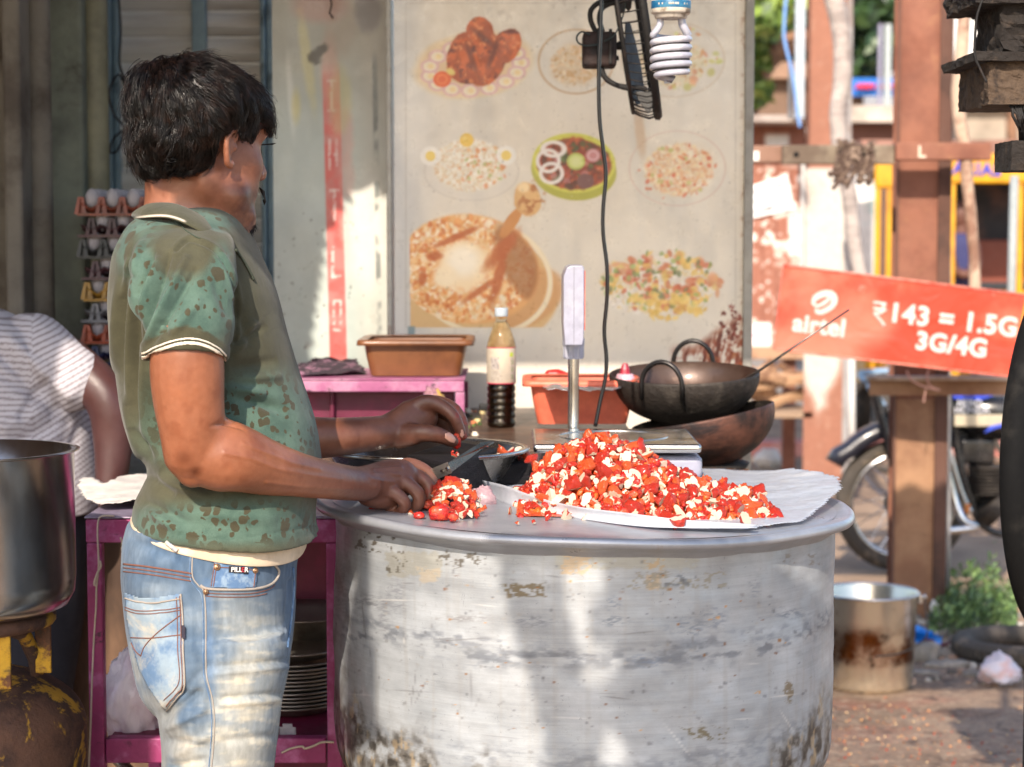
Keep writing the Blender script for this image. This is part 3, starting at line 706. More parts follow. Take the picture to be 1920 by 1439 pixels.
def crumple(name, outline, Yf, mat, label, cat, amp=.012, seed=0, height=.03, z0=None, step=.006, thick=.0006, parent=None, freq=22):
    """crumpled sheet: outline in pixels on the plane z0 (or standing at depth Yf)"""
    pts = [PZ(x, y, z0) for x, y in outline] if z0 is not None else [P(x, y, Yf) for x, y in outline]
    xs = [p.x for p in pts]; ys = [(p.y if z0 is not None else p.z) for p in pts]; poly = list(zip(xs, ys))
    gx = np.arange(min(xs), max(xs)+step, step); gy = np.arange(min(ys), max(ys)+step, step)
    X, Y = np.meshgrid(gx, gy); ok = inpoly(X+0, Y+0, poly)
    n1 = fbm(np.c_[X.ravel()*freq, Y.ravel()*freq, np.full(X.size, seed*3.1)], 3, seed).reshape(X.shape)
    n2 = fbm(np.c_[X.ravel()*freq*.3, Y.ravel()*freq*.3, np.full(X.size, seed*1.7)], 2, seed+5).reshape(X.shape)
    h = amp*2.4*np.abs(n1-.5)+height*np.clip(n2-.35, 0, 1)
    v = []; idx = -np.ones(X.shape, int); f = []
    for j, i in zip(*np.nonzero(ok)):
        idx[j, i] = len(v)
        v.append((X[j,i], Y[j,i], z0+.002+h[j,i]) if z0 is not None else (X[j,i], Yf-h[j,i], Y[j,i]))
    for j in range(X.shape[0]-1):
        for i in range(X.shape[1]-1):
            q = (idx[j,i], idx[j,i+1], idx[j+1,i+1], idx[j+1,i])
            if min(q) >= 0: f.append(q)
    o = mesh_obj(name, v, f, mat, parent, True); m = o.modifiers.new('t', 'SOLIDIFY'); m.thickness = thick
    return tag(o, label, cat)
def thin_mat(name, c, a=.75, tr=.4, rough=.35):
    m, nt, b = nodes(name); b.inputs['Base Color'].default_value = (*L(c), 1); b.inputs['Roughness'].default_value = rough
    t = nt.nodes.new('ShaderNodeBsdfTranslucent'); t.inputs[0].default_value = (*L(c), 1); ms = nt.nodes.new('ShaderNodeMixShader'); ms.inputs[0].default_value = tr
    tp = nt.nodes.new('ShaderNodeBsdfTransparent'); m2 = nt.nodes.new('ShaderNodeMixShader')
    co = coords(nt); nz = ramp(nt, noise(nt, 30, 4, .6, co), .3, .7)
    mr = nt.nodes.new('ShaderNodeMapRange'); mr.inputs[3].default_value = max(0, a-.12); mr.inputs[4].default_value = min(1, a+.12); nt.links.new(nz, mr.inputs[0]); nt.links.new(mr.outputs[0], m2.inputs[0])
    bn = nt.nodes.new('ShaderNodeBump'); bn.inputs['Strength'].default_value = .5; bn.inputs['Distance'].default_value = .004; nt.links.new(noise(nt, 70, 4, .6, co), bn.inputs['Height']); nt.links.new(bn.outputs[0], b.inputs['Normal'])
    nt.links.new(b.outputs[0], ms.inputs[1]); nt.links.new(t.outputs[0], ms.inputs[2]); nt.links.new(tp.outputs[0], m2.inputs[1]); nt.links.new(ms.outputs[0], m2.inputs[2])
    nt.links.new(m2.outputs[0], nt.nodes['Material Output'].inputs[0]); return m
m_poly = thin_mat('thin_white_polythene', (222,222,226), .62, .45)
m_paper = thin_mat('butter_paper', (206,210,218), .92, .3, .3)
m_news = pm('white_paper', (220,214,206), .8, 0, (196,190,186), 12, bump=.1)
crumple('folded_paper', [(143,918),(152,906),(178,905),(196,918),(232,898),(286,893),(420,900),(430,950),(190,957),(160,945)], 3.6, m_news, 'folded white paper sheets lying on the cart top at the left', 'paper', .006, 2, .028, CZ+.008)
# polythene bag on lower shelf
def bag(name, c, r, mat, label, seed=1, squash=.6, n=44):
    v, f = ellipsoid((0,0,0), r, n=n, m=30); out = []
    p = np.array([tuple(x) for x in v]); q = p/np.array(r)
    n1 = fbm(q*2.2+seed, 3, seed); n2 = np.abs(fbm(q*4.5+seed*2, 3, seed+3)-.5)*2; d = 1+(n1-.5)*.5-.16*(1-n2)**3
    z = p[:,2]*d; top = np.clip((z/r[2]+.1)/1.1, 0, 1); sq = 1-squash*top**1.5
    o = np.c_[p[:,0]*d*sq, p[:,1]*d*sq, np.maximum(z, -r[2]*.82)]+np.array(c)
    ob = mesh_obj(name, o, f, mat, None, True); tag(ob, label, 'plastic bag'); return ob
m_bagfull = pm('milky_plastic_bag', (222,208,212), .35, 0, (196,168,184), 9, .45, .65, bump=.5, bscale=45, bdist=.006, spec=.6, stretch=(1,1,.5), coat=.2)
bag('plastic_bag', P(250,1312,3.66)+V(0,0,.0), (.072,.055,.105), m_bagfull, 'full milky white plastic bag tied up on the cart lower shelf', 3, .35)
mb = MB()
# steel plates stacked on the shelf
plates_x = P(548,1400,3.8).x
for k in range(13):
    z = .612+k*.0075+(0.012 if k == 12 else 0); r = .1+.002*math.sin(k*2.1)
    mb = MB(); mb.lathe([(0,z),(r*.72,z),(r*.86,z+.012),(r*.98,z+.017),(r,z+.016),(r,z+.0185),(r*.97,z+.0195),(r*.85,z+.014),(r*.7,z+.002),(0,z+.002)], (plates_x+.002*math.sin(k*1.3), 3.8+.003*math.cos(k), 0), 56)
    tag(mb.build('steel_plate', m_dullsteel, smooth=True), 'thin steel plate in the stack on the magenta cart shelf', 'plate', 'steel plates stacked on the cart shelf')
mb = MB(); z = .742; mb.lathe([(0,z),(.07,z),(.10,z+.03),(.118,z+.045),(.121,z+.045),(.118,z+.048),(.1,z+.034),(.07,z+.003),(0,z+.003)], (plates_x+.01, 3.86, 0), 56)
tag(mb.build('steel_bowl', m_dullsteel, smooth=True), 'wide steel bowl resting on top of the stacked plates', 'bowl')
crumple('clear_bag', [(518,1360),(545,1352),(560,1362),(562,1392),(548,1408),(518,1412)], 3.60, m_poly, 'small clear plastic scrap hanging in front of the plates', 'plastic bag', .01, 7, .02)

# ---- dark table
m_dark = pm('burnt_table_top', (92,68,52), .55, 0, (44,34,30), 9, .4, .65, (160,84,106), 14, .66, .78, bump=.4, bscale=60, bdist=.003, var=.25, coat=.15)
TZ = 1.088; tx0, tx1 = px2(470,4.4), P(1203,795,4.0).x
tb = thing('side_table', ((tx0+tx1)/2, 4.4, 0), 'dark greasy table behind the pot holding the bottle and tubs', 'table')
cbox('table_top', (tx0, 3.98, TZ-.03), (tx1, 4.97, TZ), m_dark, tb, .004)
for x in (tx0+.02, tx1-.06):
    for y in (4.02, 4.9): cbox('leg', (x, y, 0), (x+.04, y+.04, TZ-.031), m_dark, tb)
mb = MB(); mb.box((tx0-.2, 3.96, TZ-.05), (tx0-.21, 4.9, TZ))
grit('vegetable_scraps', 320, (px2(600,4.5), px2(900,4.5)), (4.1, 4.9), (.003, .014), [(90,110,50),(60,80,40),(200,180,130),(196,120,80),(46,36,30),(150,150,90),(220,210,190)], TZ+.004, 14, 'green and brown vegetable scraps littering the dark table')
# upper magenta shelf box on the table
ux0, ux1 = px2(140,4.6), P(872,715,4.55).x; UZ = 1.188
us = thing('shelf_box', ((ux0+ux1)/2, 4.7, TZ), 'scuffed magenta shelf box standing on the dark table under the brown tub', 'shelf')
m_mgl = pm('chipped_pink_paint', (156,84,124), .55, 0, (176,122,150), 12, .4, .6, (50,30,40), 26, .58, .68, bump=.3, bscale=80)
cbox('shelf_top', (ux0, 4.55, UZ-.004), (ux1, 4.93, UZ), m_mgl, us, .002); cbox('front_rail', (ux0+.02, 4.552, UZ-.03), (ux1-.002, 4.562, UZ-.0045), m_mgl, us)
cbox('end_leg', (ux1-.022, 4.553, 1.0885), (ux1-.001, 4.575, UZ-.0305), m_mgl, us); cbox('end_leg', (ux1-.022, 4.90, 1.0885), (ux1-.001, 4.925, UZ-.0305), m_magdark, us)
cbox('inner_panel', (tx0+.01, 4.62, 1.0885), (ux1-.026, 4.625, UZ-.0305), m_magdark, us); cbox('divider', (px2(618,4.6), 4.60, 1.0885), (px2(626,4.6), 4.612, UZ-.0305), m_magdark, us)
cbox('left_support', (ux0+.001, 4.6, 0), (ux0+.03, 4.9, UZ-.0305), m_magdark, us)
for x, y, s_, l_ in ((617,690,.055,'crumpled dark printed cloth lying on the magenta shelf box'),):
    crumple('printed_cloth', [(556,688),(600,678),(668,682),(690,702),(560,706)], 4.7, pm('dark_cloth', (60,48,58), .9, 0, (150,110,130), 30, .5, .62, (170,160,80), 20, .64, .74, bump=.4), l_, 'cloth', .012, 9, .02, UZ+.003)
crumple('crumpled_bag', [(575,752),(600,742),(655,738),(668,758),(640,776),(580,784)], 4.3, m_poly, 'crumpled clear polythene bag on the dark table beside the belly', 'plastic bag', .022, 4, .06, TZ+.004, freq=30)
# net bag of onions behind the hand
ob = bag('vegetable_bag', P(812,755,4.35)+V(0,0,.0), (.03,.028,.034), pm('net_bag', (150,110,120), .5, 0, (196,160,80), 40, .5, .6, (110,70,120), 50, .55, .65, bump=.4), 'small mottled purple bag of vegetables behind the far hand', 8, .3, 28); ob['category'] = 'bag'

# ---- rectangular plastic tubs
def tub(name, x0, x1, ytop, ybot, Y, depth, mat, label, inner=None, taper=.035, lip=.012):
    a, b = P(x0, ytop, Y), P(x1, ytop, Y); zb = P(x0, ybot, Y).z; zt = a.z; cx = (a.x+b.x)/2; w = (b.x-a.x)/2-lip; d = depth/2; cy = Y+d
    def rr(hw, hd, z, r=.02, n=5):
        out = []
        for sx, sy, a0 in ((1,1,0),(-1,1,90),(-1,-1,180),(1,-1,270)):
            for k in range(n+1):
                t = math.radians(a0+90*k/n); out.append(V(cx+sx*(hw-r)+r*math.cos(t), cy+sy*(hd-r)+r*math.sin(t), z))
        return out
    g = thing(name, (cx, cy, zb), label, 'tub')
    mb = MB(); th = .003
    mb.loft([rr(w-taper, d-taper, zb), rr(w-taper*.4, d-taper*.4, zb+(zt-zb)*.55), rr(w-.002, d-.002, zt-.004)], cap=False)
    mb.loft([rr(w-th-.002, d-th-.002, zt-.004), rr(w-taper*.4-th, d-taper*.4-th, zb+(zt-zb)*.55), rr(w-taper-th, d-taper-th, zb+th)], cap=False)
    v = rr(w-taper-th, d-taper-th, zb+th); n0 = len(mb.v); mb.add(v, [tuple(range(len(v)))]); v = rr(w-taper, d-taper, zb); mb.add(v, [tuple(range(len(v)))[::-1]])
    mb.build('tub_body', mat, g, smooth=True)
    mb = MB(); rs = [rr(w-.004, d-.004, zt-.0045), rr(w+lip, d+lip, zt-.003), rr(w+lip+.002, d+lip+.002, zt-.010), rr(w+lip+.003, d+lip+.003, zt-.010), rr(w+lip+.001, d+lip+.001, zt+.001), rr(w+lip*.5, d+lip*.5, zt+.003), rr(w-.006, d-.006, zt)]
    mb.loft(rs, cap=False); mb.build('rim', mat, g, smooth=True)
    return g, cx, cy, zb, zt, w, d
m_btub = pm('brown_plastic', (118,74,44), .4, 0, (100,62,38), 8, bump=.1, coat=.15)
m_otub = pm('coral_plastic', (222,112,84), .5, 0, (196,92,68), 10, .4, .65, (70,40,32), 18, .64, .76, bump=.15)
tub('brown_tub', 670, 886, 640, 706, 4.6, .25, m_btub, 'large brown plastic tub on the magenta shelf box', taper=.016)
grit('salad_leavings', 60, (P(690,650,4.7).x, P(780,650,4.7).x), (4.74, 4.82), (.004,.011), [(150,180,70),(190,200,90),(220,200,120)], P(700,706,4.7).z+.05, 3, 'green salad scraps left inside the brown tub')
og, ocx, ocy, ozb, ozt, ow, od = tub('coral_tub', 982, 1204, 716, 797, 4.25, .2, m_otub, 'grimy coral plastic tub with foil lids beside the scale pole', taper=.018)
crumple('foil_tray', [(1012,728),(1060,722),(1130,722),(1172,728),(1150,736),(1020,736)], 4.3, pm('foil', (210,212,218), .3, .9, bump=.5, bscale=60, bdist=.005), 'crumpled silver foil packets lying in the coral tub', 'foil tray', .01, 5, .012, ozt-.012)
jx = P(1172,712,4.34); mb = MB(); mb.lathe([(0,-.035),(.027,-.035),(.028,-.005),(.024,.008),(.018,.016),(.0175,.02),(0,.02)], (jx.x, jx.y, jx.z-.008), 26)
g = mb.build('small_jar', pm('pink_jar_plastic', (214,170,182), .3, 0, (190,130,150), 14, coat=.3), smooth=True); tag(g, 'small translucent pink jar with a torn red top in the coral tub', 'jar')
mb = MB(); mb.lathe([(.0,.018),(.012,.018),(.010,.03),(.006,.042),(.0,.044)], (jx.x, jx.y, jx.z-.008), 9); mb.build('torn_seal', pm('torn_red_plastic', (160,40,60), .4), g)
mb = MB(); mb.v, mb.f = limb([(*P(1030,702,4.5),.010,.010),(*P(1045,704,4.5),.014,.013),(*P(1062,706,4.5),.009,.009)], 4, 12)
tag(mb.build('red_chilli', pm('red_skin', (176,36,34), .35), smooth=True), 'small red vegetable peeping over the back of the coral tub', 'vegetable')

# ---- sauce bottle
bx = P(940, 786, 4.45); bz = TZ+.001; sc = (450-0)  # bottle height 213 px
bot = thing('sauce_bottle', (bx.x, 4.45, bz), 'clear ribbed bottle half full of dark soy sauce with grey cap', 'bottle')
def bprof(k=0):
    p = [(0,0),(.027,0),(.031,.004)]; z = .008
    for i in range(6): p += [(.0315,z),(.0315,z+.008),(.0293,z+.0105),(.0293,z+.0125)]; z += .0145
    return p+[(.0315,z+.002),(.0315,.178),(.0305,.186),(.024,.206),(.0165,.226),(.0125,.234),(.0125,.243)]
m_pet, nt, b_ = nodes('clear_pet'); b_.inputs['Base Color'].default_value = (*L(246,232,206), 1); b_.inputs['Roughness'].default_value = .06; b_.inputs['Transmission Weight'].default_value = 1; b_.inputs['IOR'].default_value = 1.12
m_soy = pm('soy_sauce', (20,10,8), .12, 0, (34,14,8), 6, spec=.6, coat=.5, bump=0)
mb = MB(); mb.lathe(bprof(), (bx.x, 4.45, bz), 36); mb.build('bottle_body', m_pet, bot, smooth=True)
mb = MB(); mb.lathe([(0,.002)]+[(r-.0006, z) for r, z in bprof()[1:] if z < .1]+[(.0305,.108),(0,.1085)], (bx.x, 4.45, bz), 36); mb.build('sauce', m_soy, bot, smooth=True)
mb = MB(); mb.lathe([(.0290,.109),(.0290,.178),(.0275,.186),(.021,.206),(.0140,.226),(.011,.23)], (bx.x, 4.45, bz), 30); mb.build('sauce_residue', pm('sauce_film', (196,176,140), .3, 0, (170,140,100), 16, coat=.3), bot, smooth=True)
def p_label(u, v): pass
mb = MB(); mb.lathe([(.0322,.098),(.0324,.0985),(.0324,.1745),(.0322,.175)], (bx.x, 4.45, bz), 40); mb.build('label', pm('cream_label', (176,164,148), .6, 0, (186,172,150), 14), bot, smooth=True)
for z0, z1, nm in ((.0965,.0985,'red_stripe'),(.1745,.1765,'red_stripe')): mb = MB(); mb.lathe([(.0326,z0),(.0326,z1)], (bx.x, 4.45, bz), 40); mb.build(nm, pm('label_red', (190,50,80), .5), bot, smooth=True)
mb = MB(); mb.lathe([(0,.262),(.0135,.262),(.0145,.259),(.0145,.245),(.0140,.243),(0,.243)], (bx.x, 4.45, bz), 30); mb.build('cap', pm('grey_cap', (166,176,184), .4), bot, smooth=True)
def strip_on_cyl(name, c, r, a0, a1, z0, z1, mat, par, n=5):
    v = []; f = []
    for i in range(n+1):
        a = a0+(a1-a0)*i/n; v += [(c[0]+r*math.sin(a), c[1]-r*math.cos(a), z0), (c[0]+r*math.sin(a), c[1]-r*math.cos(a), z1)]
    for i in range(n): f.append((2*i, 2*i+2, 2*i+3, 2*i+1))
    return mesh_obj(name, v, f, mat, par, True)
m_lg = pm('label_grey_print', (120,110,112), .6, 0, (180,170,160), 300, .45, .55); m_lgn = pm('label_green_print', (110,130,90), .6)
strip_on_cyl('print_block', (bx.x,4.45), .0327, -.75, -.15, bz+.128, bz+.155, m_lg, bot)
for k in range(5): strip_on_cyl('print_line', (bx.x,4.45), .0327, -.8, .05-.1*(k % 2), bz+.122-k*.0045, bz+.1238-k*.0045, m_lg, bot)
for k in range(9): strip_on_cyl('print_line', (bx.x,4.45), .0327, .72, .95, bz+.150-k*.0052, bz+.1525-k*.0052, m_lgn if k % 3 else m_lg, bot, 3)
strip_on_cyl('green_mark', (bx.x,4.45), .0327, .62, .9, bz+.156, bz+.165, pm('mark_green', (170,190,60), .5), bot, 3)
cbox('lighter', tuple(P(900,770,4.6)-V(.002,0,.001)), tuple(P(915,758,4.6)+V(.002,.02,0)), m_black, None); lg = bpy.data.objects['lighter']; lg.parent = None; lg.matrix_parent_inverse = Matrix(); tag(lg, 'small black block lying just left of the sauce bottle', 'box'); lg.name = 'small_box'

# ---- kitchen scale on the pot lid's rear
m_plw = pm('white_abs', (150,150,166), .35, 0, (160,160,172), 20, bump=.05, coat=.1, dirt=(150,140,136), dscale=14, dlo=.64, dhi=.8)
SX0, SX1 = P(1000,835,3.56).x, P(1316,835,3.56).x; PZ0 = 1.14
scl = thing('weighing_scale', ((SX0+SX1)/2, 3.7, LIDZ), 'white digital weighing scale with steel platform and upright display', 'scale')
def rbox(name, a, b, mat, par, bev=.008, seg=3): mb = MB(); mb.box(a, b); return mb.build(name, mat, par, bevel=bev, seg=seg)
rbox('platform', (SX0, 3.56, PZ0-.016), (SX1, 3.86, PZ0), m_steel, scl, .007)
mb = MB(); mb.tube([((SX0+SX1)/2+.10*math.cos(t), 3.71+.10*math.sin(t), PZ0+.0004) for t in np.linspace(0, 6.283, 49)[:-1]], .0012, 5, closed=True); mb.build('pressed_ring', m_steel, scl, smooth=True)
rbox('base', (SX0+.012, 3.585, LIDZ+.008), (SX1+.004, 3.84, PZ0-.024), m_plw, scl, .012)
mb = MB(); mb.box((SX0+.09, 3.66, PZ0-.026), (SX1-.09, 3.78, PZ0-.0162)); mb.build('platform_support', m_black, scl)
for x in (SX0+.03, SX1-.02):
    for y in (3.6, 3.825): mb = MB(); mb.lathe([(0,0),(.01,0),(.011,.009),(0,.009)], (x, y, LIDZ+.0005), 16); mb.build('foot', m_black, scl)
pc = P(1076, 800, 3.85); mb = MB(); mb.lathe([(.0108,1.085),(.0108,P(1076,664,3.85).z)], (pc.x, 3.88, 0), 28); mb.build('pole', m_steel, scl, smooth=True)
cz0, cz1 = P(1076,673,3.88).z, P(1076,634,3.88).z; n = 48; v = []; prof = [(.018,cz0,0),(.0202,cz0+.004,1),(.0202,cz0+.024,1),(.0208,cz0+.026,0),(.0212,cz0+.030,0),(.0212,cz1,0),(.0,cz1,0)]
rings = [[V(pc.x+(r-(.0014 if (k//2) % 2 and fl else 0))*math.cos(6.2832*k/n), 3.88+(r-(.0014 if (k//2) % 2 and fl else 0))*math.sin(6.2832*k/n), z) for k in range(n)] for r, z, fl in prof]
mb = MB(); mb.loft(rings); mb.build('collar_nut', m_plw, scl)
# display head: housing seen edge on, coral face on its right side
hz0, hz1 = P(1076,644,3.88).z, P(1076,497,3.88).z
hd = MB(); sil = [(-.0185,hz0),(-.0200,hz0+.02),(-.0215,hz0+.04),(-.0215,hz1-.020),(-.0150,hz1-.004),(-.006,hz1),(.0145,hz1),(.0175,hz1-.006),(.0175,hz0+.040),(.0165,hz0+.012),(.014,hz0)]
hy0, hy1 = 3.80, 3.97
hd.prism([V(pc.x+x, hy0, z) for x, z in sil], (0, (hy1-hy0), 0)); ho = hd.build('display_head', m_plw, scl, bevel=.003, seg=3)
ang = math.radians(-7)
mb = MB(); mb.box((pc.x+.0179, hy0+.006, hz0+.028), (pc.x+.0195, hy1-.006, hz1-.010)); mb.build('coral_face', pm('coral_face', (232,112,92), .4, 0, (240,150,130), 20), scl, bevel=.0006)
mb = MB(); mb.box((pc.x-.0022, hy0-.0006, hz0), (pc.x-.0014, hy0+.001, hz1-.002)); mb.build('housing_seam', pm('seam_dark', (110,108,116), .6), scl)
ho.location = (0,0,0)

# ---- cable hanging from the fan down behind the scale
cb = MB(); cb.tube([P(x, y, 3.9-.0*y) for x, y in spline([(1128,-20),(1126,60),(1123,130),(1124,220),(1131,280),(1136,330),(1131,390),(1131,440),(1138,500),(1138,560),(1133,620),(1137,670),(1135,710),(1126,750),(1116,800)], 6)], .0038, 8)
tag(cb.build('power_cable', pm('black_cable2', (16,16,18), .35), smooth=True), 'long black power cable hanging down behind the weighing scale', 'cable')

# ---- fan (seen edge on) with open motor, hanging at the top
m_soot = pm('sooty_black', (22,19,18), .7, .1, (46,34,28), 24, .5, .7, bump=.6, bscale=120, bdist=.003)
m_soot2 = pm('sooty_rust', (44,28,24), .75, .1, (24,18,18), 18, .45, .65, bump=.6, bscale=150, bdist=.003)
FY = 4.1; fan = thing('table_fan', P(1135, 60, FY), 'sooty black fan seen edge on hanging above the scale', 'fan')
mb = MB(); a_, b_ = P(1092,62,FY), P(1155,128,FY); mb.box((a_.x, FY-.035, b_.z), (b_.x, FY+.035, a_.z)); mo = mb.build('motor', m_soot2, fan, bevel=.008, seg=2)
mb = MB(); mb.box((P(1118,60,FY).x, FY-.04, P(0,132,FY).z), (P(1124,60,FY).x, FY-.036, P(0,56,FY).z)); mb.box((P(1140,60,FY).x, FY-.041, P(0,124,FY).z), (P(1146,60,FY).x, FY-.037, P(0,58,FY).z)); mb.build('motor_strap', m_soot, fan, bevel=.002)
mb = MB(); mb.tube([P(1150,88,FY), P(1162,86,FY), P(1172,84,FY)], [.006,.009,.006], 10); mb.tube([P(1152,110,FY), P(1160,109,FY)], .005, 8); mb.build('shaft', m_soot, fan, smooth=True)
# guard: big ring tilted nearly edge on, concentric wire rings
gc = P(1192, 20, FY); gr = .215; tilt = math.radians(9)
gax = Vector((math.cos(tilt), -math.sin(math.radians(3.5)), math.sin(tilt))).normalized()
gu = gax.orthogonal().normalized(); gw = gax.cross(gu)
def gring(r, off, t, n=72): 
    mb.tube([gc+gax*off+gu*math.cos(x)*r+gw*math.sin(x)*r for x in np.linspace(0, 6.2832, n+1)[:-1]], t, 6, closed=True)
mb = MB(); gring(gr, .012, .0085); mb.build('outer_guard_ring', m_soot, fan, smooth=True)
mb = MB(); gring(gr*.93, -.036, .0042); mb.build('inner_guard_ring', m_soot, fan, smooth=True)
mb = MB()
for k in range(64):
    t = 6.2832*k/64; d = gu*math.cos(t)+gw*math.sin(t); mb.tube([gc+gax*.012+d*gr, gc-gax*.006+d*gr*1.01, gc-gax*.024+d*gr*.97, gc-gax*.036+d*gr*.93], .0012, 4)
mb.build('guard_wires', m_soot, fan, smooth=True)['kind'] = 'stuff'
for k, t in enumerate((1.9, 4.0, 6.05)):
    d = gu*math.cos(t)+gw*math.sin(t); e = gax.cross(d); mb = MB(); pts = []
    prof = [(.02,.012),(.06,.03),(.11,.042),(.16,.040),(.185,.02)]
    up = [gc-gax*.02+d*r+e*w+gax*.012*(w/.04) for r, w in prof]; dn = [gc-gax*.02+d*r-e*w-gax*.016*(w/.04) for r, w in prof]
    v = up+dn[::-1]; mb.prism(v, gax*.002); mb.build('blade', pm('fan_blade', (30,28,30), .7, 0, bump=.2), fan)
for pts in ([(1118,62),(1108,40),(1108,20),(1122,6),(1140,0),(1170,-8),(1190,-20)], [(1130,60),(1124,38),(1128,18),(1142,8),(1160,4),(1180,-6)], [(1128,128),(1136,148),(1156,160),(1180,164),(1206,166),(1212,170)], [(1126,126),(1130,140),(1148,156),(1168,164),(1190,168)]):
    mb = MB(); mb.tube([P(x, y, FY-.02) for x, y in spline(pts, 5)], .0052, 8); mb.build('bracket_arm', m_soot, fan, smooth=True)
mb = MB(); mb.tube([P(x, y, FY-.045) for x, y in spline([(1122,84),(1098,86),(1084,80),(1082,68),(1092,60),(1106,66)], 6)], .0018, 6); mb.tube([P(x, y, FY-.045) for x, y in spline([(1132,78),(1152,66),(1168,30),(1176,-10)], 6)], .0015, 6); mb.build('motor_wire', pm('teal_wire', (24,40,40), .5), fan, smooth=True)
mb = MB(); pts = [(1190,172),(1196,186),(1206,202),(1216,213),(1221,208),(1224,190),(1222,172)]; mb.prism([P(x, y, FY-.02) for x, y in pts], (0,.006,0)); mb.build('lower_blade_tip', pm('tip_metal', (84,82,80), .35, .5, bump=.2), fan, bevel=.001)

# ---- spiral lamp bulb
BY = 3.7; cfl = thing('spiral_bulb', P(1258, 0, BY), 'unlit white spiral bulb in a dirty white and blue holder', 'light bulb')
ks = BY/3800
bxx = P(1258, 60, BY).x
def bz_(y): return P(1258, y, BY).z
m_cap = pm('dirty_white_ceramic', (200,190,176), .5, 0, (130,116,100), 30, .55, .7, (60,50,44), 40, .62, .74, bump=.2)
mb = MB(); mb.lathe([(0,bz_(-60)),(34*ks,bz_(-60)),(36*ks,bz_(2)),(36.5*ks,bz_(3))], (bxx, BY, 0), 36); mb.build('holder', m_cap, cfl, smooth=True)
mb = MB(); mb.lathe([(36.8*ks,bz_(3)),(37*ks,bz_(3.5)),(37*ks,bz_(17)),(36.8*ks,bz_(17.5))], (bxx, BY, 0), 36); mb.build('blue_band', pm('band_blue', (26,92,136), .4, 0, (60,120,150), 30), cfl, smooth=True)
for a0, w_ in ((-.75,.07),(-.55,.06),(-.2,.28),(.12,.2),(.62,.06),(.8,.05)): strip_on_cyl('band_mark', (bxx, BY), 37.3*ks, a0, a0+w_, bz_(12), bz_(8.5), m_cap, cfl, 3)
mb = MB(); mb.lathe([(36.6*ks,bz_(17.6)),(36.6*ks,bz_(25)),(34*ks,bz_(27)),(31*ks,bz_(27.5)),(30*ks,bz_(34)),(27*ks,bz_(36)),(0,bz_(36))], (bxx, BY, 0), 36); mb.build('base_skirt', m_cap, cfl, smooth=True)
m_tube = pm('glass_tube_white', (168,168,180), .25, 0, (196,194,200), 14, bump=.02, coat=.3, dirt=(150,140,130), dscale=26, dlo=.66, dhi=.8)
hel = []; R = 33.5*ks; n = 5.0; N = 150
for k in range(N):
    t = k/(N-1); a = math.pi+2*math.pi*n*t; y = 66+(142-66)*t; rr = R*(1 if t < .82 else 1-.22*(t-.82)/.18); hel.append(V(bxx+rr*math.cos(a), BY-rr*math.sin(a), bz_(y)))
st = [V(bxx-20*ks, BY, bz_(34)), V(bxx-20*ks, BY, bz_(46)), V(bxx-27*ks, BY, bz_(58))]
mb = MB(); mb.tube([Vector(q) for q in spline(st, 4)]+hel, 6.3*ks, 12)
mb.tube([Vector(q) for q in spline([V(bxx+20*ks, BY, bz_(34)), V(bxx+21*ks, BY, bz_(46)), V(bxx+28*ks, BY+4*ks, bz_(58)), V(bxx+33*ks, BY+10*ks, bz_(66))], 5)], 7.2*ks, 12)
mb.tube([hel[-1], V(bxx+6*ks, BY, bz_(150)), V(bxx-12*ks, BY, bz_(151))], [7*ks,7.5*ks,6*ks], 12); mb.build('spiral_tube', m_tube, cfl, smooth=True)
mb = MB(); hel2 = [V(bxx+(p.x-bxx)*1.03, BY+(p.y-BY)*1.03, p.z-7.3*ks) for p in hel[:-30]]; mb.tube(hel2, 1.3*ks, 5); mb.build('coil_gap_lines', m_soot, cfl, smooth=True)  # thin dark line drawn along the gaps between the coils

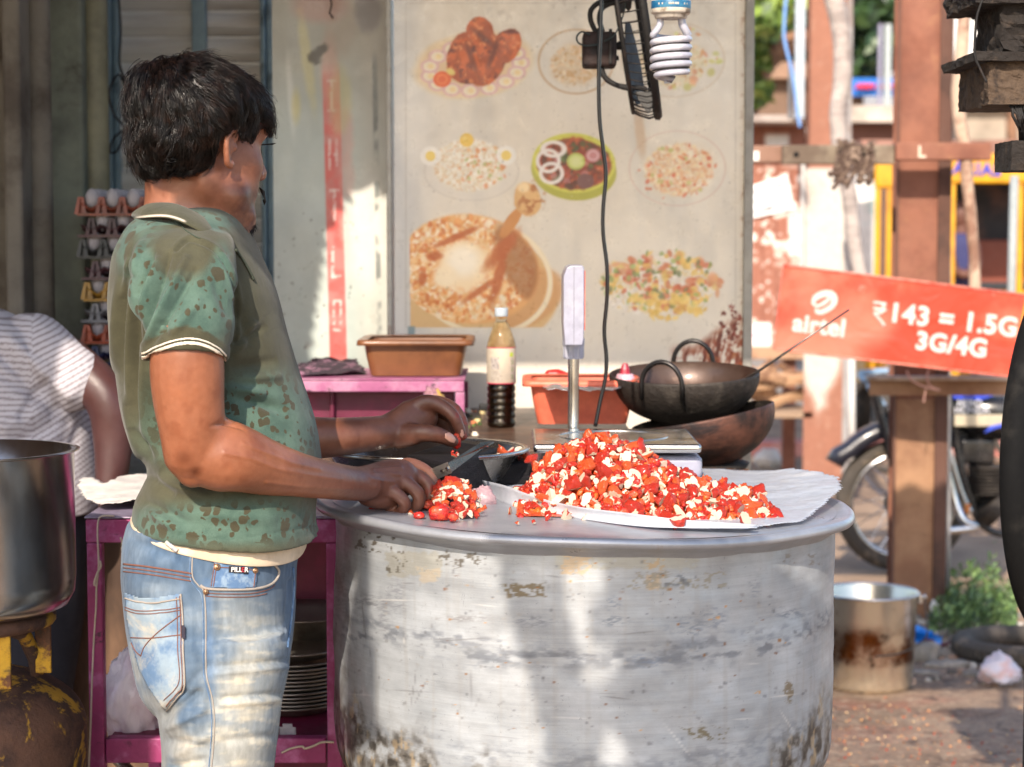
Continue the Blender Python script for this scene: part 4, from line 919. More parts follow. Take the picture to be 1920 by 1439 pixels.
# ---- egg trays and eggs
m_egg = pm('egg_shell', (156,154,160), .5, 0, (140,134,136), 8, bump=.05, bscale=300)
ev, ef = ellipsoid((0,0,0), (1,1,1), n=14, m=10); ev = [(x*.0185*(1-.16*z), y*.0185*(1-.16*z), z*.0245) for x, y, z in ev]
egg_me = None
tray_cols = [(128,62,42),(66,34,38),(38,40,40),(62,34,42),(150,112,34),(110,110,114),(166,72,36),(34,46,84),(166,72,36),(150,150,152),(96,44,48)]
TY = 4.72; tcx0 = P(150, 380, TY).x; tw = .29
def make_tray(z, col, off, k):
    m = pm('tray_plastic', col, .45, 0, tuple(int(c*.75) for c in col), 12, bump=.1)
    g = thing('egg_tray', (tcx0+tw/2+off, TY+tw/2, z), '', 'egg tray', 'egg trays stacked by the wall')
    x0_, y0_ = tcx0+off, TY
    n = 6; p_ = tw/n; mb = MB()
    # rim sheet with cups: lattice of peaks (posts) between eggs
    gx = 25; v = []; f = []
    for j in range(gx*1+1):
        for i in range(gx+1):
            u, w = i/gx*n, j/gx*n; h = .017*(-math.cos(u*2*math.pi)*-1*0+ .5*(math.cos(u*2*math.pi)+math.cos(w*2*math.pi)))
            v.append((x0_+u*p_, y0_+w*p_, z+.012+h*.8))
    for j in range(gx):
        for i in range(gx): a = j*(gx+1)+i; f.append((a, a+1, a+gx+2, a+gx+1))
    mb.add(v, f); o = mb.build('tray_sheet', m, g, smooth=True); mm = o.modifiers.new('t', 'SOLIDIFY'); mm.thickness = .002
    mb = MB(); mb.box((x0_-.006, y0_-.006, z-.004), (x0_+tw+.006, y0_+.001, z+.002)); mb.box((x0_-.006, y0_+.001, z-.004), (x0_+.001, y0_+tw, z+.002)); mb.build('tray_rim', m, g)
    # front wall posts: pyramid frames with slots between the eggs
    half = (k % 2)*.5
    for i in range(n+1):
        xx = x0_+(i+half*0)*p_+(p_*.5 if half else 0)
        if xx > x0_+tw+.001: continue
        mb = MB(); a = p_*.30; b2 = p_*.13; hh = .040
        for s_ in (-1, 1): mb.prism([V(xx+s_*a, y0_, z), V(xx+s_*(a-.010), y0_, z), V(xx+s_*(b2-.0055), y0_+.006, z+hh), V(xx+s_*b2, y0_+.006, z+hh)], (0,.006,0))
        mb.prism([V(xx-b2, y0_+.006, z+hh), V(xx+b2, y0_+.006, z+hh), V(xx+b2, y0_+.006, z+hh-.006), V(xx-b2, y0_+.006, z+hh-.006)], (0,.012,0)); mb.build('post', m, g)
        mb = MB(); mb.prism([V(xx-a*.9, y0_+.014, z), V(xx+a*.9, y0_+.014, z), V(xx+b2, y0_+.016, z+hh*.97), V(xx-b2, y0_+.016, z+hh*.97)], (0,.002,0)); mb.build('cone_wall', m, g)
    return g, x0_, p_, half
names = ['brown', 'maroon', 'black', 'dark red', 'mustard', 'grey', 'orange', 'blue', 'orange', 'grey', 'maroon']
where = ['topmost brown egg tray with eggs heaped on top', 'maroon egg tray second from the top of the stack', 'black egg tray third from the top of the stack', 'dark red egg tray just above the mustard one', 'mustard yellow egg tray in the middle of the stack', 'grey egg tray just below the mustard one', 'orange egg tray between the grey and blue ones', 'blue egg tray between two orange ones', 'orange egg tray under the blue one', 'grey egg tray hidden low in the stack']
zt = P(150, 402, TY).z; pitch = .0495
for k in range(10):
    z = zt-k*pitch
    if z < 1.19: break
    off = (.0, .0, .003, .008, .012, .006, .01, .004, .012, .004)[k]
    g, x0_, p_, half = make_tray(z, tray_cols[k], off, k); g['label'] = where[k]
    for row in range(2 if k else 6):
        for i in range(6):
            if k == 0 and row == 0: pass
            x = x0_+(i+.5)*p_ if not half else x0_+(i+1.0)*p_
            if half and i == 5: continue
            y = TY+(row+.55)*p_; zz = z+.034+(.006 if k == 0 else 0)
            if egg_me is None: e = mesh_obj('egg', ev, ef, m_egg, None, True); egg_me = e.data
            else: e = bpy.data.objects.new('egg', egg_me); COL.objects.link(e)
            if k == 0: zz -= .004
            e.location = (x, y, zz); e.rotation_euler = (random.uniform(-.15,.15), random.uniform(-.15,.15), 0)
            if k: e.rotation_euler[0] += math.pi*0; e.scale = (1,1,-1)
            tag(e, 'white egg sitting on the topmost tray' if k == 0 else 'white egg showing in the side of the tray stack', 'egg', 'eggs on the topmost tray' if k == 0 else 'eggs in the stacked trays')
# ================================================================== THE BIG POT AND WHAT LIES ON IT
def pot_col(v):
    """wear of the aluminium: scratches, dark smudge bands, tape residue, soot at the foot"""
    px, py = pix(v); s = Paint(px, py, (166,170,174), 5); front = v[:,1] < POTC.y
    q = v-np.array(POTC); ang = np.arctan2(q[:,0], -q[:,1]); A = np.c_[ang*6, v[:,2]*8, 0*ang]
    s.c += (fbm(A*np.array([1,2.4,1]), 5, 2)[:,None]-.5)*44
    st = fbm(np.c_[ang*5, v[:,2]*120, 0*ang], 3, 4); s.c += (st[:,None]-.5)*16
    vs = fbm(np.c_[ang*60, v[:,2]*5, 0*ang], 4, 6); s.mix(sm(.55,.75,vs)*.28*sm(.9,.65,v[:,2])*0+sm(.56,.78,vs)*.22, (150,146,140))
    # smudge bands following the wall
    for z0, w, a, sd in ((.885,.016,.65,11),(.898,.010,.5,12),(.735,.018,.4,13),(.70,.014,.35,14),(.665,.02,.3,19)):
        zz = z0+.02*(fbm(np.c_[ang*2.5, 0*ang, 0*ang], 3, sd)-.5)*2
        m = np.exp(-((v[:,2]-zz)/w)**2)*sm(.42,.72,fbm(np.c_[ang*22, v[:,2]*110, 0*ang], 5, sd+1)); s.mix(m*a, (96,100,108))
    for x, y, rx, ry, c, a in ((745,1120,16,30,(120,120,126),.5),(640,1110,14,50,(120,122,128),.5),(690,1130,40,12,(104,104,108),.55),(720,1150,9,40,(120,120,126),.5),(1210,1240,26,10,(110,124,146),.6),(1150,1132,12,10,(100,110,126),.6),(1415,1100,10,20,(100,106,116),.5),(1290,1176,30,14,(96,106,120),.6),(1150,1165,24,8,(90,100,112),.6),(1000,1165,30,9,(100,104,114),.6),(870,1160,50,6,(120,116,116),.5),(1340,1160,20,16,(90,98,112),.55),(1480,1150,30,10,(90,98,110),.55),(1240,1366,0.1,0.1,(0,0,0),0)):
        if a: s.mix(s.ell(x, y, rx, ry, 0, .8, .5, 12)*a*sm(.38,.66,fbm(np.c_[s.x/9, s.y/3.5], 5, int(x)))*front, c)
    # tape residue and brown scabs
    def scab(x0, y0, x1, y1, c, a=.7, seed=1, lo=.48):
        jx_, jy_ = (s.n(11,3,seed+70)-.5)*26, (s.n(11,3,seed+80)-.5)*18; s.x += jx_; s.y += jy_; m = s.rect(x0, y0, x1, y1, 2.5); s.x -= jx_; s.y -= jy_; m = m*sm(lo, lo+.07, s.n(9, 5, seed)); s.mix(m*a*front, c)
    scab(660,985,745,1035,(84,76,66),.85,1,.55); scab(725,1035,826,1082,(150,144,126),.45,2,.25); scab(728,1038,760,1075,(96,90,80),.8,3,.52); scab(785,1064,822,1092,(176,162,142),.7,31,.45)
    scab(822,1034,905,1062,(90,84,76),.85,4,.55); scab(945,1095,1025,1120,(110,98,78),.9,5,.44); scab(1042,1036,1306,1066,(166,164,152),.6,6,.30); scab(1040,1034,1306,1042,(110,100,86),.8,61,.50); scab(1055,1040,1108,1078,(186,166,140),.9,7,.42)
    scab(1212,1048,1246,1070,(176,156,128),.9,8,.44); scab(1212,1078,1236,1104,(172,154,130),.9,9,.4); scab(1185,1074,1362,1106,(140,134,120),.75,10,.52); scab(1240,1078,1300,1098,(84,90,98),.5,12,.5)
    scab(1282,1362,1366,1385,(120,112,92),.9,13,.5); scab(1470,1040,1540,1058,(130,122,112),.6,14,.54); scab(1475,1278,1486,1320,(120,106,84),.8,15,.42)
    # fine scratches and drips
    rs = np.random.RandomState(3)
    for k in range(70):
        x = rs.uniform(625,1550); y = rs.uniform(1060,1400); ln = rs.uniform(8,40); an = rs.choice([rs.uniform(-8,8), rs.uniform(50,120)]); s.mix(s.ell(x, y, ln, 1.5, an, .6)*rs.uniform(.2,.5)*front, (110,108,108) if rs.rand() < .7 else (230,226,220)) if k % 2 == 0 else None
    s.scatter(60, (1090,1220,430,170), (1.5,4), [(196,140,80),(150,96,50),(120,80,60)], .7)
    s.scatter(240, (1090,1230,450,190), (1.5,4.5), [(120,118,118),(96,96,100),(150,146,140)], .45)
    # soot and grime creeping up from the foot
    nb = fbm(np.c_[ang*9, v[:,2]*14, 0*ang], 5, 30); nf = fbm(np.c_[ang*26, v[:,2]*66, 0*ang], 5, 31)
    hgt = .700-.035*np.cos(ang*1.9)+.045*sm(.3,1.2,-ang)+.02*sm(.6,1.3,ang)
    g = sm(hgt+.05, hgt-.05, v[:,2]+(nb-.5)*.11)
    g = 1-sm(hgt-.06, hgt+.045, v[:,2]-(nb-.5)*.16)
    s.mix(g*.75*sm(.3,.55,nf+.15*(v[:,2] < .66)), (92,84,74)); s.mix(g*sm(.52,.66,nf)*.8, (58,54,50)); s.mix(g*sm(.62,.74,fbm(np.c_[ang*38, v[:,2]*44, 0*ang], 4, 34))*.85, (178,156,124))
    s.mix(.45*sm(.5,.7,fbm(np.c_[ang*7, v[:,2]*20, 0*ang],5,36))*sm(.85,1.2,-ang), (104,100,96))
    return LA(np.clip(s.c, 0, 255))
m_alu = pm('worn_aluminium', attr=True, rough=.44, metal=.32, spec=.4, scale=16, bump=.10, bscale=160, stretch=(1,1,1.6), var=.06, rvar=.12)
m_alulid = pm('lid_aluminium', (160,163,170), .36, .45, (160,162,168), 7, .45, .65, (150,140,132), 16, .62, .76, bump=.12, bscale=120, rvar=.1)
nt = m_alu.node_tree; b_ = nt.nodes['Principled BSDF']; co = coords(nt, (3,3,150)); fl = noise(nt, 2.2, 6, .75, co); co2 = coords(nt, (1,1,1)); gr_ = noise(nt, 150, 6, .8, co2)
old = b_.inputs['Base Color'].links[0].from_socket; mr = nt.nodes.new('ShaderNodeMapRange'); mr.inputs[1].default_value = .35; mr.inputs[2].default_value = .65; mr.inputs[3].default_value = .93; mr.inputs[4].default_value = 1.05; nt.links.new(fl, mr.inputs[0])
c1 = mixc(nt, 1.0, old, mr.outputs[0], 'MULTIPLY'); c1 = mixc(nt, ramp(nt, gr_, .60, .74), c1, L(104,106,110)); c1 = mixc(nt, ramp(nt, noise(nt, 42, 8, .85, co2, 1.2), .60, .70), c1, L(128,130,134)); nt.links.new(c1, b_.inputs['Base Color'])
bb = nt.nodes.new('ShaderNodeBump'); bb.inputs['Strength'].default_value = .12; bb.inputs['Distance'].default_value = .0015; nt.links.new(fl, bb.inputs['Height']); nt.links.new(b_.inputs['Normal'].links[0].from_socket, bb.inputs['Normal']); nt.links.new(bb.outputs[0], b_.inputs['Normal'])
pot = thing('cooking_pot', (POTC.x, POTC.y, POTBOT), 'huge battered aluminium cooking pot with chopped red chicken on its lid', 'cooking pot')
n = 640; zs = np.linspace(POTBOT+.10, LIDZ-.02, 300); prof = [(0, POTBOT)]+[(.30+.112*math.sin(t), POTBOT+.10-.10*math.cos(t)) for t in np.linspace(0, math.pi/2, 26)][:-1]+[(POT_R, z) for z in zs]
R = np.array(prof); a = np.linspace(0, 2*math.pi, n+1)[:-1]
dent = lambda A_, z: .0060*(fbm(np.c_[A_*1.6, z*5, 0*z], 3, 60)-.5)*2+.0032*(fbm(np.c_[A_*5, z*14, 0*z], 3, 61)-.5)*2
AA = np.tile(a, (len(R), 1)); RR = np.tile(R[:,0:1], (1, n)); ZZ = np.tile(R[:,1:2], (1, n)); RR = RR+dent(AA.ravel(), ZZ.ravel()).reshape(RR.shape)*(RR > .1)
v = np.c_[(POTC.x+RR*np.cos(AA)).ravel(), (POTC.y+RR*np.sin(AA)).ravel(), ZZ.ravel()]
m_ = len(R); k = np.arange(m_*n).reshape(m_, n); f = np.stack([k[:-1], np.roll(k, -1, 1)[:-1], np.roll(k, -1, 1)[1:], k[1:]], -1).reshape(-1, 4)
pbody = mesh_obj('body', v, f, m_alu, pot, True, pot_col(v))
# flared rim with rolled bead, tilted a touch
def rimring(prof, name, mat, n=200, wob=.0012):
    mb = MB(); rings = []
    for r, z in prof:
        rings.append([V(POTC.x+(r+wob*math.sin(3*t)+wob*.6*math.sin(11*t))*math.cos(t), POTC.y+(r+wob*math.sin(3*t))*math.sin(t), z-.012*((r*math.cos(t))/.45)*1.0+wob*math.sin(7*t)) for t in np.linspace(0, 2*math.pi, n+1)[:-1]])
    mb.loft(rings, cap=False); return mb.build(name, mat, pot, smooth=True)
L0 = LIDZ
rimring([(POT_R-.002,L0-.034),(POT_R+.004,L0-.026),(RIM_R-.010,L0-.016),(RIM_R-.003,L0-.014),(RIM_R+.001,L0-.009),(RIM_R,L0-.003),(RIM_R-.005,L0+.001),(RIM_R-.012,L0+.000),(RIM_R-.03,L0-.002)], 'rim', m_alulid)
lidb = rimring([(RIM_R-.0295,L0-.0018),(.40,L0-.001),(.30,L0+.0005),(.2,L0+.001),(.1,L0+.001),(.002,L0+.001)], 'lid_plate', m_alulid, wob=.0004)
def lidz(x): return LIDZ+.001-.012*(x-POTC.x)/.45
# stove ring carrying the pot
m_cast = pm('cast_iron', (40,36,34), .8, .2, (70,50,40), 20, bump=.5, bscale=120)
st = thing('pot_stove', (POTC.x, POTC.y, 0), 'black iron ring stove carrying the big pot', 'stove')
mb = MB(); mb.tube([(POTC.x+.3*math.cos(t), POTC.y+.3*math.sin(t), .574) for t in np.linspace(0, 6.2832, 49)[:-1]], .015, 8, closed=True); mb.build('ring', m_cast, st, smooth=True)
for t in (.5, 2.1, 3.7, 5.3): mb = MB(); mb.tube([(POTC.x+.3*math.cos(t), POTC.y+.3*math.sin(t), .56), (POTC.x+.34*math.cos(t), POTC.y+.34*math.sin(t), 0)], .014, 8); mb.build('leg', m_cast, st, smooth=True)

# ---- big dark steel tray
tc = P(797, 838, 3.52); tz = lidz(tc.x)
m_tray = pm('dark_tray_steel', (150,146,140), .25, .95, (110,104,98), 8, .45, .7, (70,60,52), 14, .62, .78, bump=.08)
tr = thing('steel_tray', (tc.x, 3.52, tz), 'wide round steel tray behind the chopping blocks on the pot lid', 'tray')
mb = MB(); mb.lathe([(0,.004),(.125,.004),(.14,.010),(.165,.052),(.176,.058),(.180,.0565),(.182,.060),(.178,.0635),(.165,.0585),(.137,.014),(.124,.008),(0,.008)], (tc.x, 3.52, tz), 80); mb.build('dish', m_tray, tr, smooth=True)
mb = MB(); mb.lathe([(.172,.0620),(.178,.0642),(.183,.062),(.181,.0590)], (tc.x, 3.52, tz), 80); mb.build('rim', m_steel, tr, smooth=True)

# ---- chopping blocks
m_block = pm('black_wood', (18,15,18), .7, 0, (30,24,30), 12, .5, .75, (44,38,40), 30, .6, .74, bump=.7, bscale=60, bdist=.004, stretch=(.4,1,4), spec=.3)
def hexa(name, bot, top, mat, bev=.006, par=None):
    v = [tuple(p) for p in bot+top]; mb = MB(); mb.add(v, [(0,1,2,3)[::-1],(4,5,6,7),(0,1,5,4),(1,2,6,5),(2,3,7,6),(3,0,4,7)])
    return mb.build(name, mat, par, bevel=bev, seg=3)
lz = lambda p: V(p.x, p.y, lidz(p.x)+.001)
zt1 = 1.150; zt2 = 1.122
zt1 = 1.143; zt2 = 1.117
T1 = [PZ(762,853,zt1), PZ(842,872,zt1), PZ(932,840,zt1), PZ(850,826,zt1)]; T2 = [PZ(880,868,zt2), PZ(926,868,zt2), PZ(1007,865,zt2), PZ(960,850,zt2)]
b1 = hexa('chopping_block', [lz(p) for p in T1], T1, m_block)
tag(b1, 'black wooden chopping block under the far hand', 'chopping block')
T2[1] += V(0,0,-.003); b2 = hexa('chopping_block', [lz(p) for p in T2], T2, m_block, .008)
tag(b2, 'charred black wooden block with a rounded end under the knife tip', 'chopping block')
# ---- knife held by the near hand
m_blade = pm('knife_blade', (120,120,110), .3, .9, (70,72,66), 14, .5, .7, bump=.08)
kn = thing('knife', P(820, 880, 3.2), 'narrow steel knife held over the chopping block', 'knife')
h0, h1 = P(800,896,3.215), P(843,876,3.20); t0, t1 = P(926,830,3.30), P(905,836,3.28)
kd = (t0-h1).normalized(); kw = V(.25,-.15,-1).normalized(); kw = (kw-kd*kw.dot(kd)).normalized()
mb = MB(); e1 = h1+kw*.002; mb.prism([h1-kw*.007, t1-kw*.006, t0-kw*.002, t0+kw*.001, t1+kw*.004, h1+kw*.009], kd.cross(kw)*.0016); mb.build('blade', m_blade, kn)
mb = MB(); hd_ = (h1-h0).normalized(); mb.prism([h1-kw*.0085, h1+kw*.0105, h0-hd_*.03+V(0,.02,0)+kw*.010, h0-hd_*.03+V(0,.02,0)-kw*.010], kd.cross(kw)*.0022); mb.build('tang', pm('worn_bolster', (196,192,186), .3, .9), kn)
for q in (.006, .016): mb = MB(); c_ = h1-hd_*q; nn = kd.cross(kw); nn = nn if nn.y < 0 else -nn; mb.tube([c_-nn*.001, c_+nn*.004], .0022, 8); mb.build('rivet', m_steel, kn)
nn = kd.cross(kw); nn = nn if nn.y < 0 else -nn
mb = MB(); mb.prism([h0-kw*.010+nn*.003, h0+kw*.011+nn*.003, h0-hd_*.055+V(0,.03,0)+kw*.012+nn*.003, h0-hd_*.055+V(0,.03,0)-kw*.011+nn*.003], -nn*.011); mb.build('handle', pm('dark_wood_handle', (60,40,30), .6), kn, bevel=.003)

# ---- butter paper under the heap
def lidgrid_sheet(name, poly_px, mat, label, zoff, hfun, step=.006, cat='paper'):
    pts = [PZ(x, y, LIDZ) for x, y in poly_px]; poly = [(p.x, p.y) for p in pts]
    gx = np.arange(min(p[0] for p in poly), max(p[0] for p in poly)+step, step); gy = np.arange(min(p[1] for p in poly), max(p[1] for p in poly)+step, step)
    X, Y = np.meshgrid(gx, gy); ok = inpoly(X, Y, poly); H = hfun(X, Y); v = []; f = []; idx = -np.ones(X.shape, int)
    for j, i in zip(*np.nonzero(ok)): idx[j,i] = len(v); v.append((X[j,i], Y[j,i], lidz(X[j,i])+zoff+H[j,i]))
    for j in range(X.shape[0]-1):
        for i in range(X.shape[1]-1):
            q = (idx[j,i], idx[j,i+1], idx[j+1,i+1], idx[j+1,i])
            if min(q) >= 0: f.append(q)
    o = mesh_obj(name, v, f, mat, None, True); m = o.modifiers.new('t', 'SOLIDIFY'); m.thickness = .0006; tag(o, label, cat); return o
pxe = PZ(1578,925,LIDZ)
def hpaper(X, Y):
    n = fbm(np.c_[X.ravel()*9, Y.ravel()*9], 3, 3).reshape(X.shape); cr = np.abs(fbm(np.c_[X.ravel()*16+Y.ravel()*10, Y.ravel()*14], 3, 9).reshape(X.shape)-.5)
    lift = sm(pxe.x-.14, pxe.x+.02, X); return .008*np.clip(n-.4, 0, 1)+.005*cr+lift*(.018+.012*cr)
lidgrid_sheet('wrapping_paper', [(905,915),(960,950),(1040,968),(1140,981),(1260,992),(1400,990),(1510,974),(1582,930),(1574,908),(1490,886),(1400,878),(1260,876),(1080,880),(960,890)], m_paper, 'large sheet of pale butter paper spread under the chicken heap', .003, hpaper)
bot_ = spline([(916,934),(960,950),(1020,962),(1100,975),(1200,987),(1300,990),(1420,990)], 6); top_ = spline([(904,901),(950,912),(1010,934),(1085,951),(1180,963),(1290,976),(1420,984)], 6)
v = []; f = []
for i, (q0, q1) in enumerate(zip(bot_, top_)):
    a_ = PZ(q0[0], q0[1], LIDZ+.002); 
    for j in range(7):
        t = j/6; px_, py_ = q0[0]+(q1[0]-q0[0])*t, q0[1]+(q1[1]-q0[1])*t; Yd = a_.y+.006*math.sin(t*3.1)+.012*t+.002*math.sin(i*.9); v.append(P(px_, py_, Yd))
for i in range(len(bot_)-1):
    for j in range(6): f.append((i*7+j, (i+1)*7+j, (i+1)*7+j+1, i*7+j+1))
o = mesh_obj('folded_paper_edge', v, f, m_paper, None, True); m = o.modifiers.new('t', 'SOLIDIFY'); m.thickness = .0006
o.parent = bpy.data.objects['wrapping_paper']; 
# polythene scrap with red juice between small pile and paper
m_juice = thin_mat('juice_stained_polythene', (226,190,196), .55, .4, .2)
ps = bag('polythene_scrap', (PZ(905,938,1.08).x, PZ(905,938,1.08).y, 1.083), (.026,.016,.022), m_juice, 'crumpled clear polythene scrap stained red beside the small pile', 12, .2, 30)
lidgrid_sheet('thin_paper_scrap', [(935,975),(1010,960),(1130,978),(1060,986)], m_paper, 'thin translucent paper scrap under the pot edge crumbs', .0015, lambda X, Y: .002+0*X) if False else None

# ---- chopped chicken: many irregular chunks, red skin with white cut faces
m_skin = pm('red_chicken_skin', (176,24,14), .42, 0, (204,70,24), 55, .46, .64, (120,10,12), 40, .56, .7, bump=.8, bscale=260, bdist=.003, coat=.35, var=.2, sss=.15)
m_skin2 = pm('orange_chicken_skin', (200,64,20), .42, 0, (216,110,42), 60, .45, .65, (176,30,14), 45, .55, .7, bump=.7, bscale=260, bdist=.003, coat=.3, var=.2, sss=.15)
m_flesh = pm('white_chicken_flesh', (216,198,174), .55, 0, (222,208,190), 60, .45, .65, (222,130,70), 60, .55, .70, bump=.5, bscale=220, bdist=.003, sss=.1)
protos = []
rs = np.random.RandomState(11)
for k in range(26):
    bm = bmesh.new(); bmesh.ops.create_icosphere(bm, subdivisions=3, radius=1.0)
    el = Vector((rs.uniform(.85,1.35), rs.uniform(.65,1.0), rs.uniform(.55,.9))); P0 = np.array([tuple(q.co) for q in bm.verts])
    d = 1+1.0*(fbm(P0*1.2+k*7.3, 3, k)-.5)+.6*(fbm(P0*3.1+k*3.3, 2, k+50)-.5)
    for q, dd in zip(bm.verts, d): q.co = Vector((q.co.x*el.x, q.co.y*el.y, q.co.z*el.z))*dd
    for q in bm.faces: q.material_index = 0; q.smooth = True
    for c in range([0,1,2,2,3,4,1,2,3][k % 9]):
        nrm = Vector(rs.normal(size=3)).normalized(); off = rs.uniform(.12,.52)
        geom = bm.verts[:]+bm.edges[:]+bm.faces[:]
        r = bmesh.ops.bisect_plane(bm, geom=geom, plane_co=nrm*off, plane_no=nrm, clear_outer=True)
        ed = [e for e in r['geom_cut'] if isinstance(e, bmesh.types.BMEdge)]
        try:
            ff = bmesh.ops.contextual_create(bm, geom=ed)
            for q in ff['faces']: q.material_index = 1; q.smooth = False
        except Exception: pass
    me = bpy.data.meshes.new('chicken_piece'); bm.to_mesh(me); bm.free()
    me.materials.append(m_skin if k % 5 < 3 else m_skin2); me.materials.append(m_flesh); protos.append(me)
def hx(x):  # ridge height along x in metres (photo px at Y=3.3)
    return np.interp(x, [960,985,1010,1040,1080,1130,1190,1250,1320,1380,1420,1446], [.0,.016,.05,.080,.100,.112,.096,.068,.044,.034,.020,.0])
def heapz(px, yy):
    """height over the lid"""
    yc = 3.275-.00012*(px-1130) if px > 1130 else 3.285; hy = np.interp(px, [960,1000,1080,1200,1300,1440],[.05,.11,.155,.16,.15,.10])
    t = (yy-yc)/hy
    return float(hx(px))*max(0, 1-abs(t)**1.7)
def put_piece(name, me, loc, s, label, group):
    s *= random.choice([.85,1,1,1.15])
    o = bpy.data.objects.new(name, me); COL.objects.link(o); o.location = loc; o.scale = (s, s, s*random.uniform(.8,1.1)); o.rotation_euler = (random.uniform(0,6.28), random.uniform(0,6.28), random.uniform(0,6.28)); return tag(o, label, 'chicken piece', group)
rs = random.Random(5); cand = []
for _ in range(60000):
    px_ = rs.uniform(962,1444); yy = rs.uniform(3.10,3.46); h = heapz(px_, yy)
    if h <= .001 and not (rs.random() < .002): continue
    if yy > 3.36 and rs.random() < .6: continue
    x = (px_-960)/3800*3.28; s = rs.choice([.005,.0062,.0075,.0088,.010,.0115,.013]) ; z = lidz(x)+.003+h
    ok = True
    for (a, b, c, r) in cand:
        if (a-x)**2+(b-yy)**2+(c-z)**2 < ((r+s)*.66)**2: ok = False; break
    if ok: cand.append((x, yy, z, s))
    if len(cand) > 1150: break
cand.sort(key=lambda q: -(q[3]*2200-(q[1]-3.1)*22+ (q[2]-1.07)*20))
joined = []
lab = 'chopped red and white chicken piece in the big heap on paper'
for i, (x, y, z, s) in enumerate(cand):
    if i < 270: put_piece('chicken_piece', protos[i % len(protos)], (x, y, z-.002), s*1.18, lab, 'chopped chicken pieces in the big heap')
    else: joined.append((x, y, z-.004, s*1.2))
# under layers and the core as one mass
for _ in range(520):
    px_ = rs.uniform(965,1440); yy = rs.uniform(3.12,3.44); h = heapz(px_, yy)
    if h > .008: x = (px_-960)/3800*3.28; joined.append((x, yy, lidz(x)+.002+h-.010, rs.choice([.009,.011,.013])))
def joined_pieces(name, items, label):
    v = []; f = []; mi = []; sm_ = []; data = []
    for me in protos:
        data.append((np.array([tuple(q.co) for q in me.vertices]), [tuple(p.vertices) for p in me.polygons], [p.material_index for p in me.polygons], me.materials[0].name))
    mats = [m_skin, m_skin2, m_flesh]
    for i, (x, y, z, s) in enumerate(items):
        P0, F0, M0, mn = data[i % len(data)]; R_ = np.array(Matrix.Rotation(rs.uniform(0,6.28), 3, 'X') @ Matrix.Rotation(rs.uniform(0,6.28), 3, 'Z') @ Matrix.Rotation(rs.uniform(0,6.28), 3, 'Y'))
        b = len(v); v += ((P0*s) @ R_.T+np.array([x, y, z])).tolist(); f += [tuple(q+b for q in ff) for ff in F0]; mi += [2 if q else (0 if mn == m_skin.name else 1) for q in M0]
    o = mesh_obj(name, v, f, None, None, False)
    for m in mats: o.data.materials.append(m)
    o.data.polygons.foreach_set('material_index', mi); o.data.polygons.foreach_set('use_smooth', [q != 2 for q in mi]); tag(o, label, None, None, 'stuff'); return o
joined_pieces('chicken_mass', joined, 'chopped red and white chicken filling the heap')
# solid core so that no light leaks through
v = []; f = []; gx = np.linspace(968,1438,60); gy = np.linspace(3.12,3.45,34)
for y in gy:
    for x in gx: v.append(((x-960)/3800*3.28, y, lidz((x-960)/3800*3.28)+max(.0015, heapz(x, y)-.016)))
for j in range(33):
    for i in range(59): f.append((j*60+i, j*60+i+1, j*60+i+61, j*60+i+60))
tag(mesh_obj('heap_core', v, f, m_skin2, None, True), 'red crumbs packed between the chopped chicken', None, None, 'stuff')
# smaller pile by the near hand
small = []
for _ in range(6000):
    px_ = rs.uniform(816,896); yy = rs.uniform(3.075,3.215)
    hh = .044*max(0, 1-((px_-850)/50)**2)*max(0, 1-((yy-3.16)/.085)**2)
    if hh <= .001: continue
    x = (px_-960)/3800*yy; s = rs.choice([.005,.006,.0075,.0085]); z = lidz(x)+.004+hh
    if all((a-x)**2+(b-yy)**2+(c-z)**2 >= ((r+s)*.6)**2 for a, b, c, r in small): small.append((x, yy, z, s))
    if len(small) > 110: break
small.sort(key=lambda q: q[1])
for i, (x, y, z, s) in enumerate(small[:90]): put_piece('chicken_piece', protos[(i*5+2) % len(protos)], (x, y, z), s*1.25, 'chopped chicken piece in the small pile by the near hand', 'chicken pieces in the small pile')
# whole red lumps, single crumbs on the lid, pieces on the block
def lump(name, px_, py_, z, s, el, label, k=0, mat=None):
    p = PZ(px_, py_, z); v0, f0 = ellipsoid((0,0,0), (1,1,1), n=30, m=20); A = np.array([tuple(q) for q in v0])
    d = 1+.7*(fbm(A*1.3+k*5, 4, k)-.5)+.3*(fbm(A*4+k*9, 3, k+9)-.5); A = A*d[:,None]*np.array(el)*s+np.array(p)
    return tag(mesh_obj(name, A, f0, mat or m_skin, None, True), label, 'chicken piece')
lump('chicken_lump', 824, 962, 1.086, .0135, (1.25,.8,.85), 'large uncut red chicken lump at the pot edge below the near hand', 1)
lump('chicken_lump', 850, 970, 1.082, .008, (1.1,.8,.8), 'small red lump touching the right of the large uncut lump', 2)
lump('chicken_lump', 786, 967, 1.080, .0075, (1.2,.8,.7), 'little red lump just left of the large uncut lump', 3)
lump('chicken_lump', 802, 946, 1.085, .010, (1.2,.8,.7), 'red chicken lump half hidden under the near fingers', 6)
lump('chicken_lump', 708, 952, 1.078, .008, (1.8,.8,.6), 'red scrap of chicken under the heel of the near hand', 7)
lump('held_chicken', 856, 826, 1.165, .011, (.75,.7,1.2), 'red chicken piece pinched between the thumb and fingers of the far hand', 4)
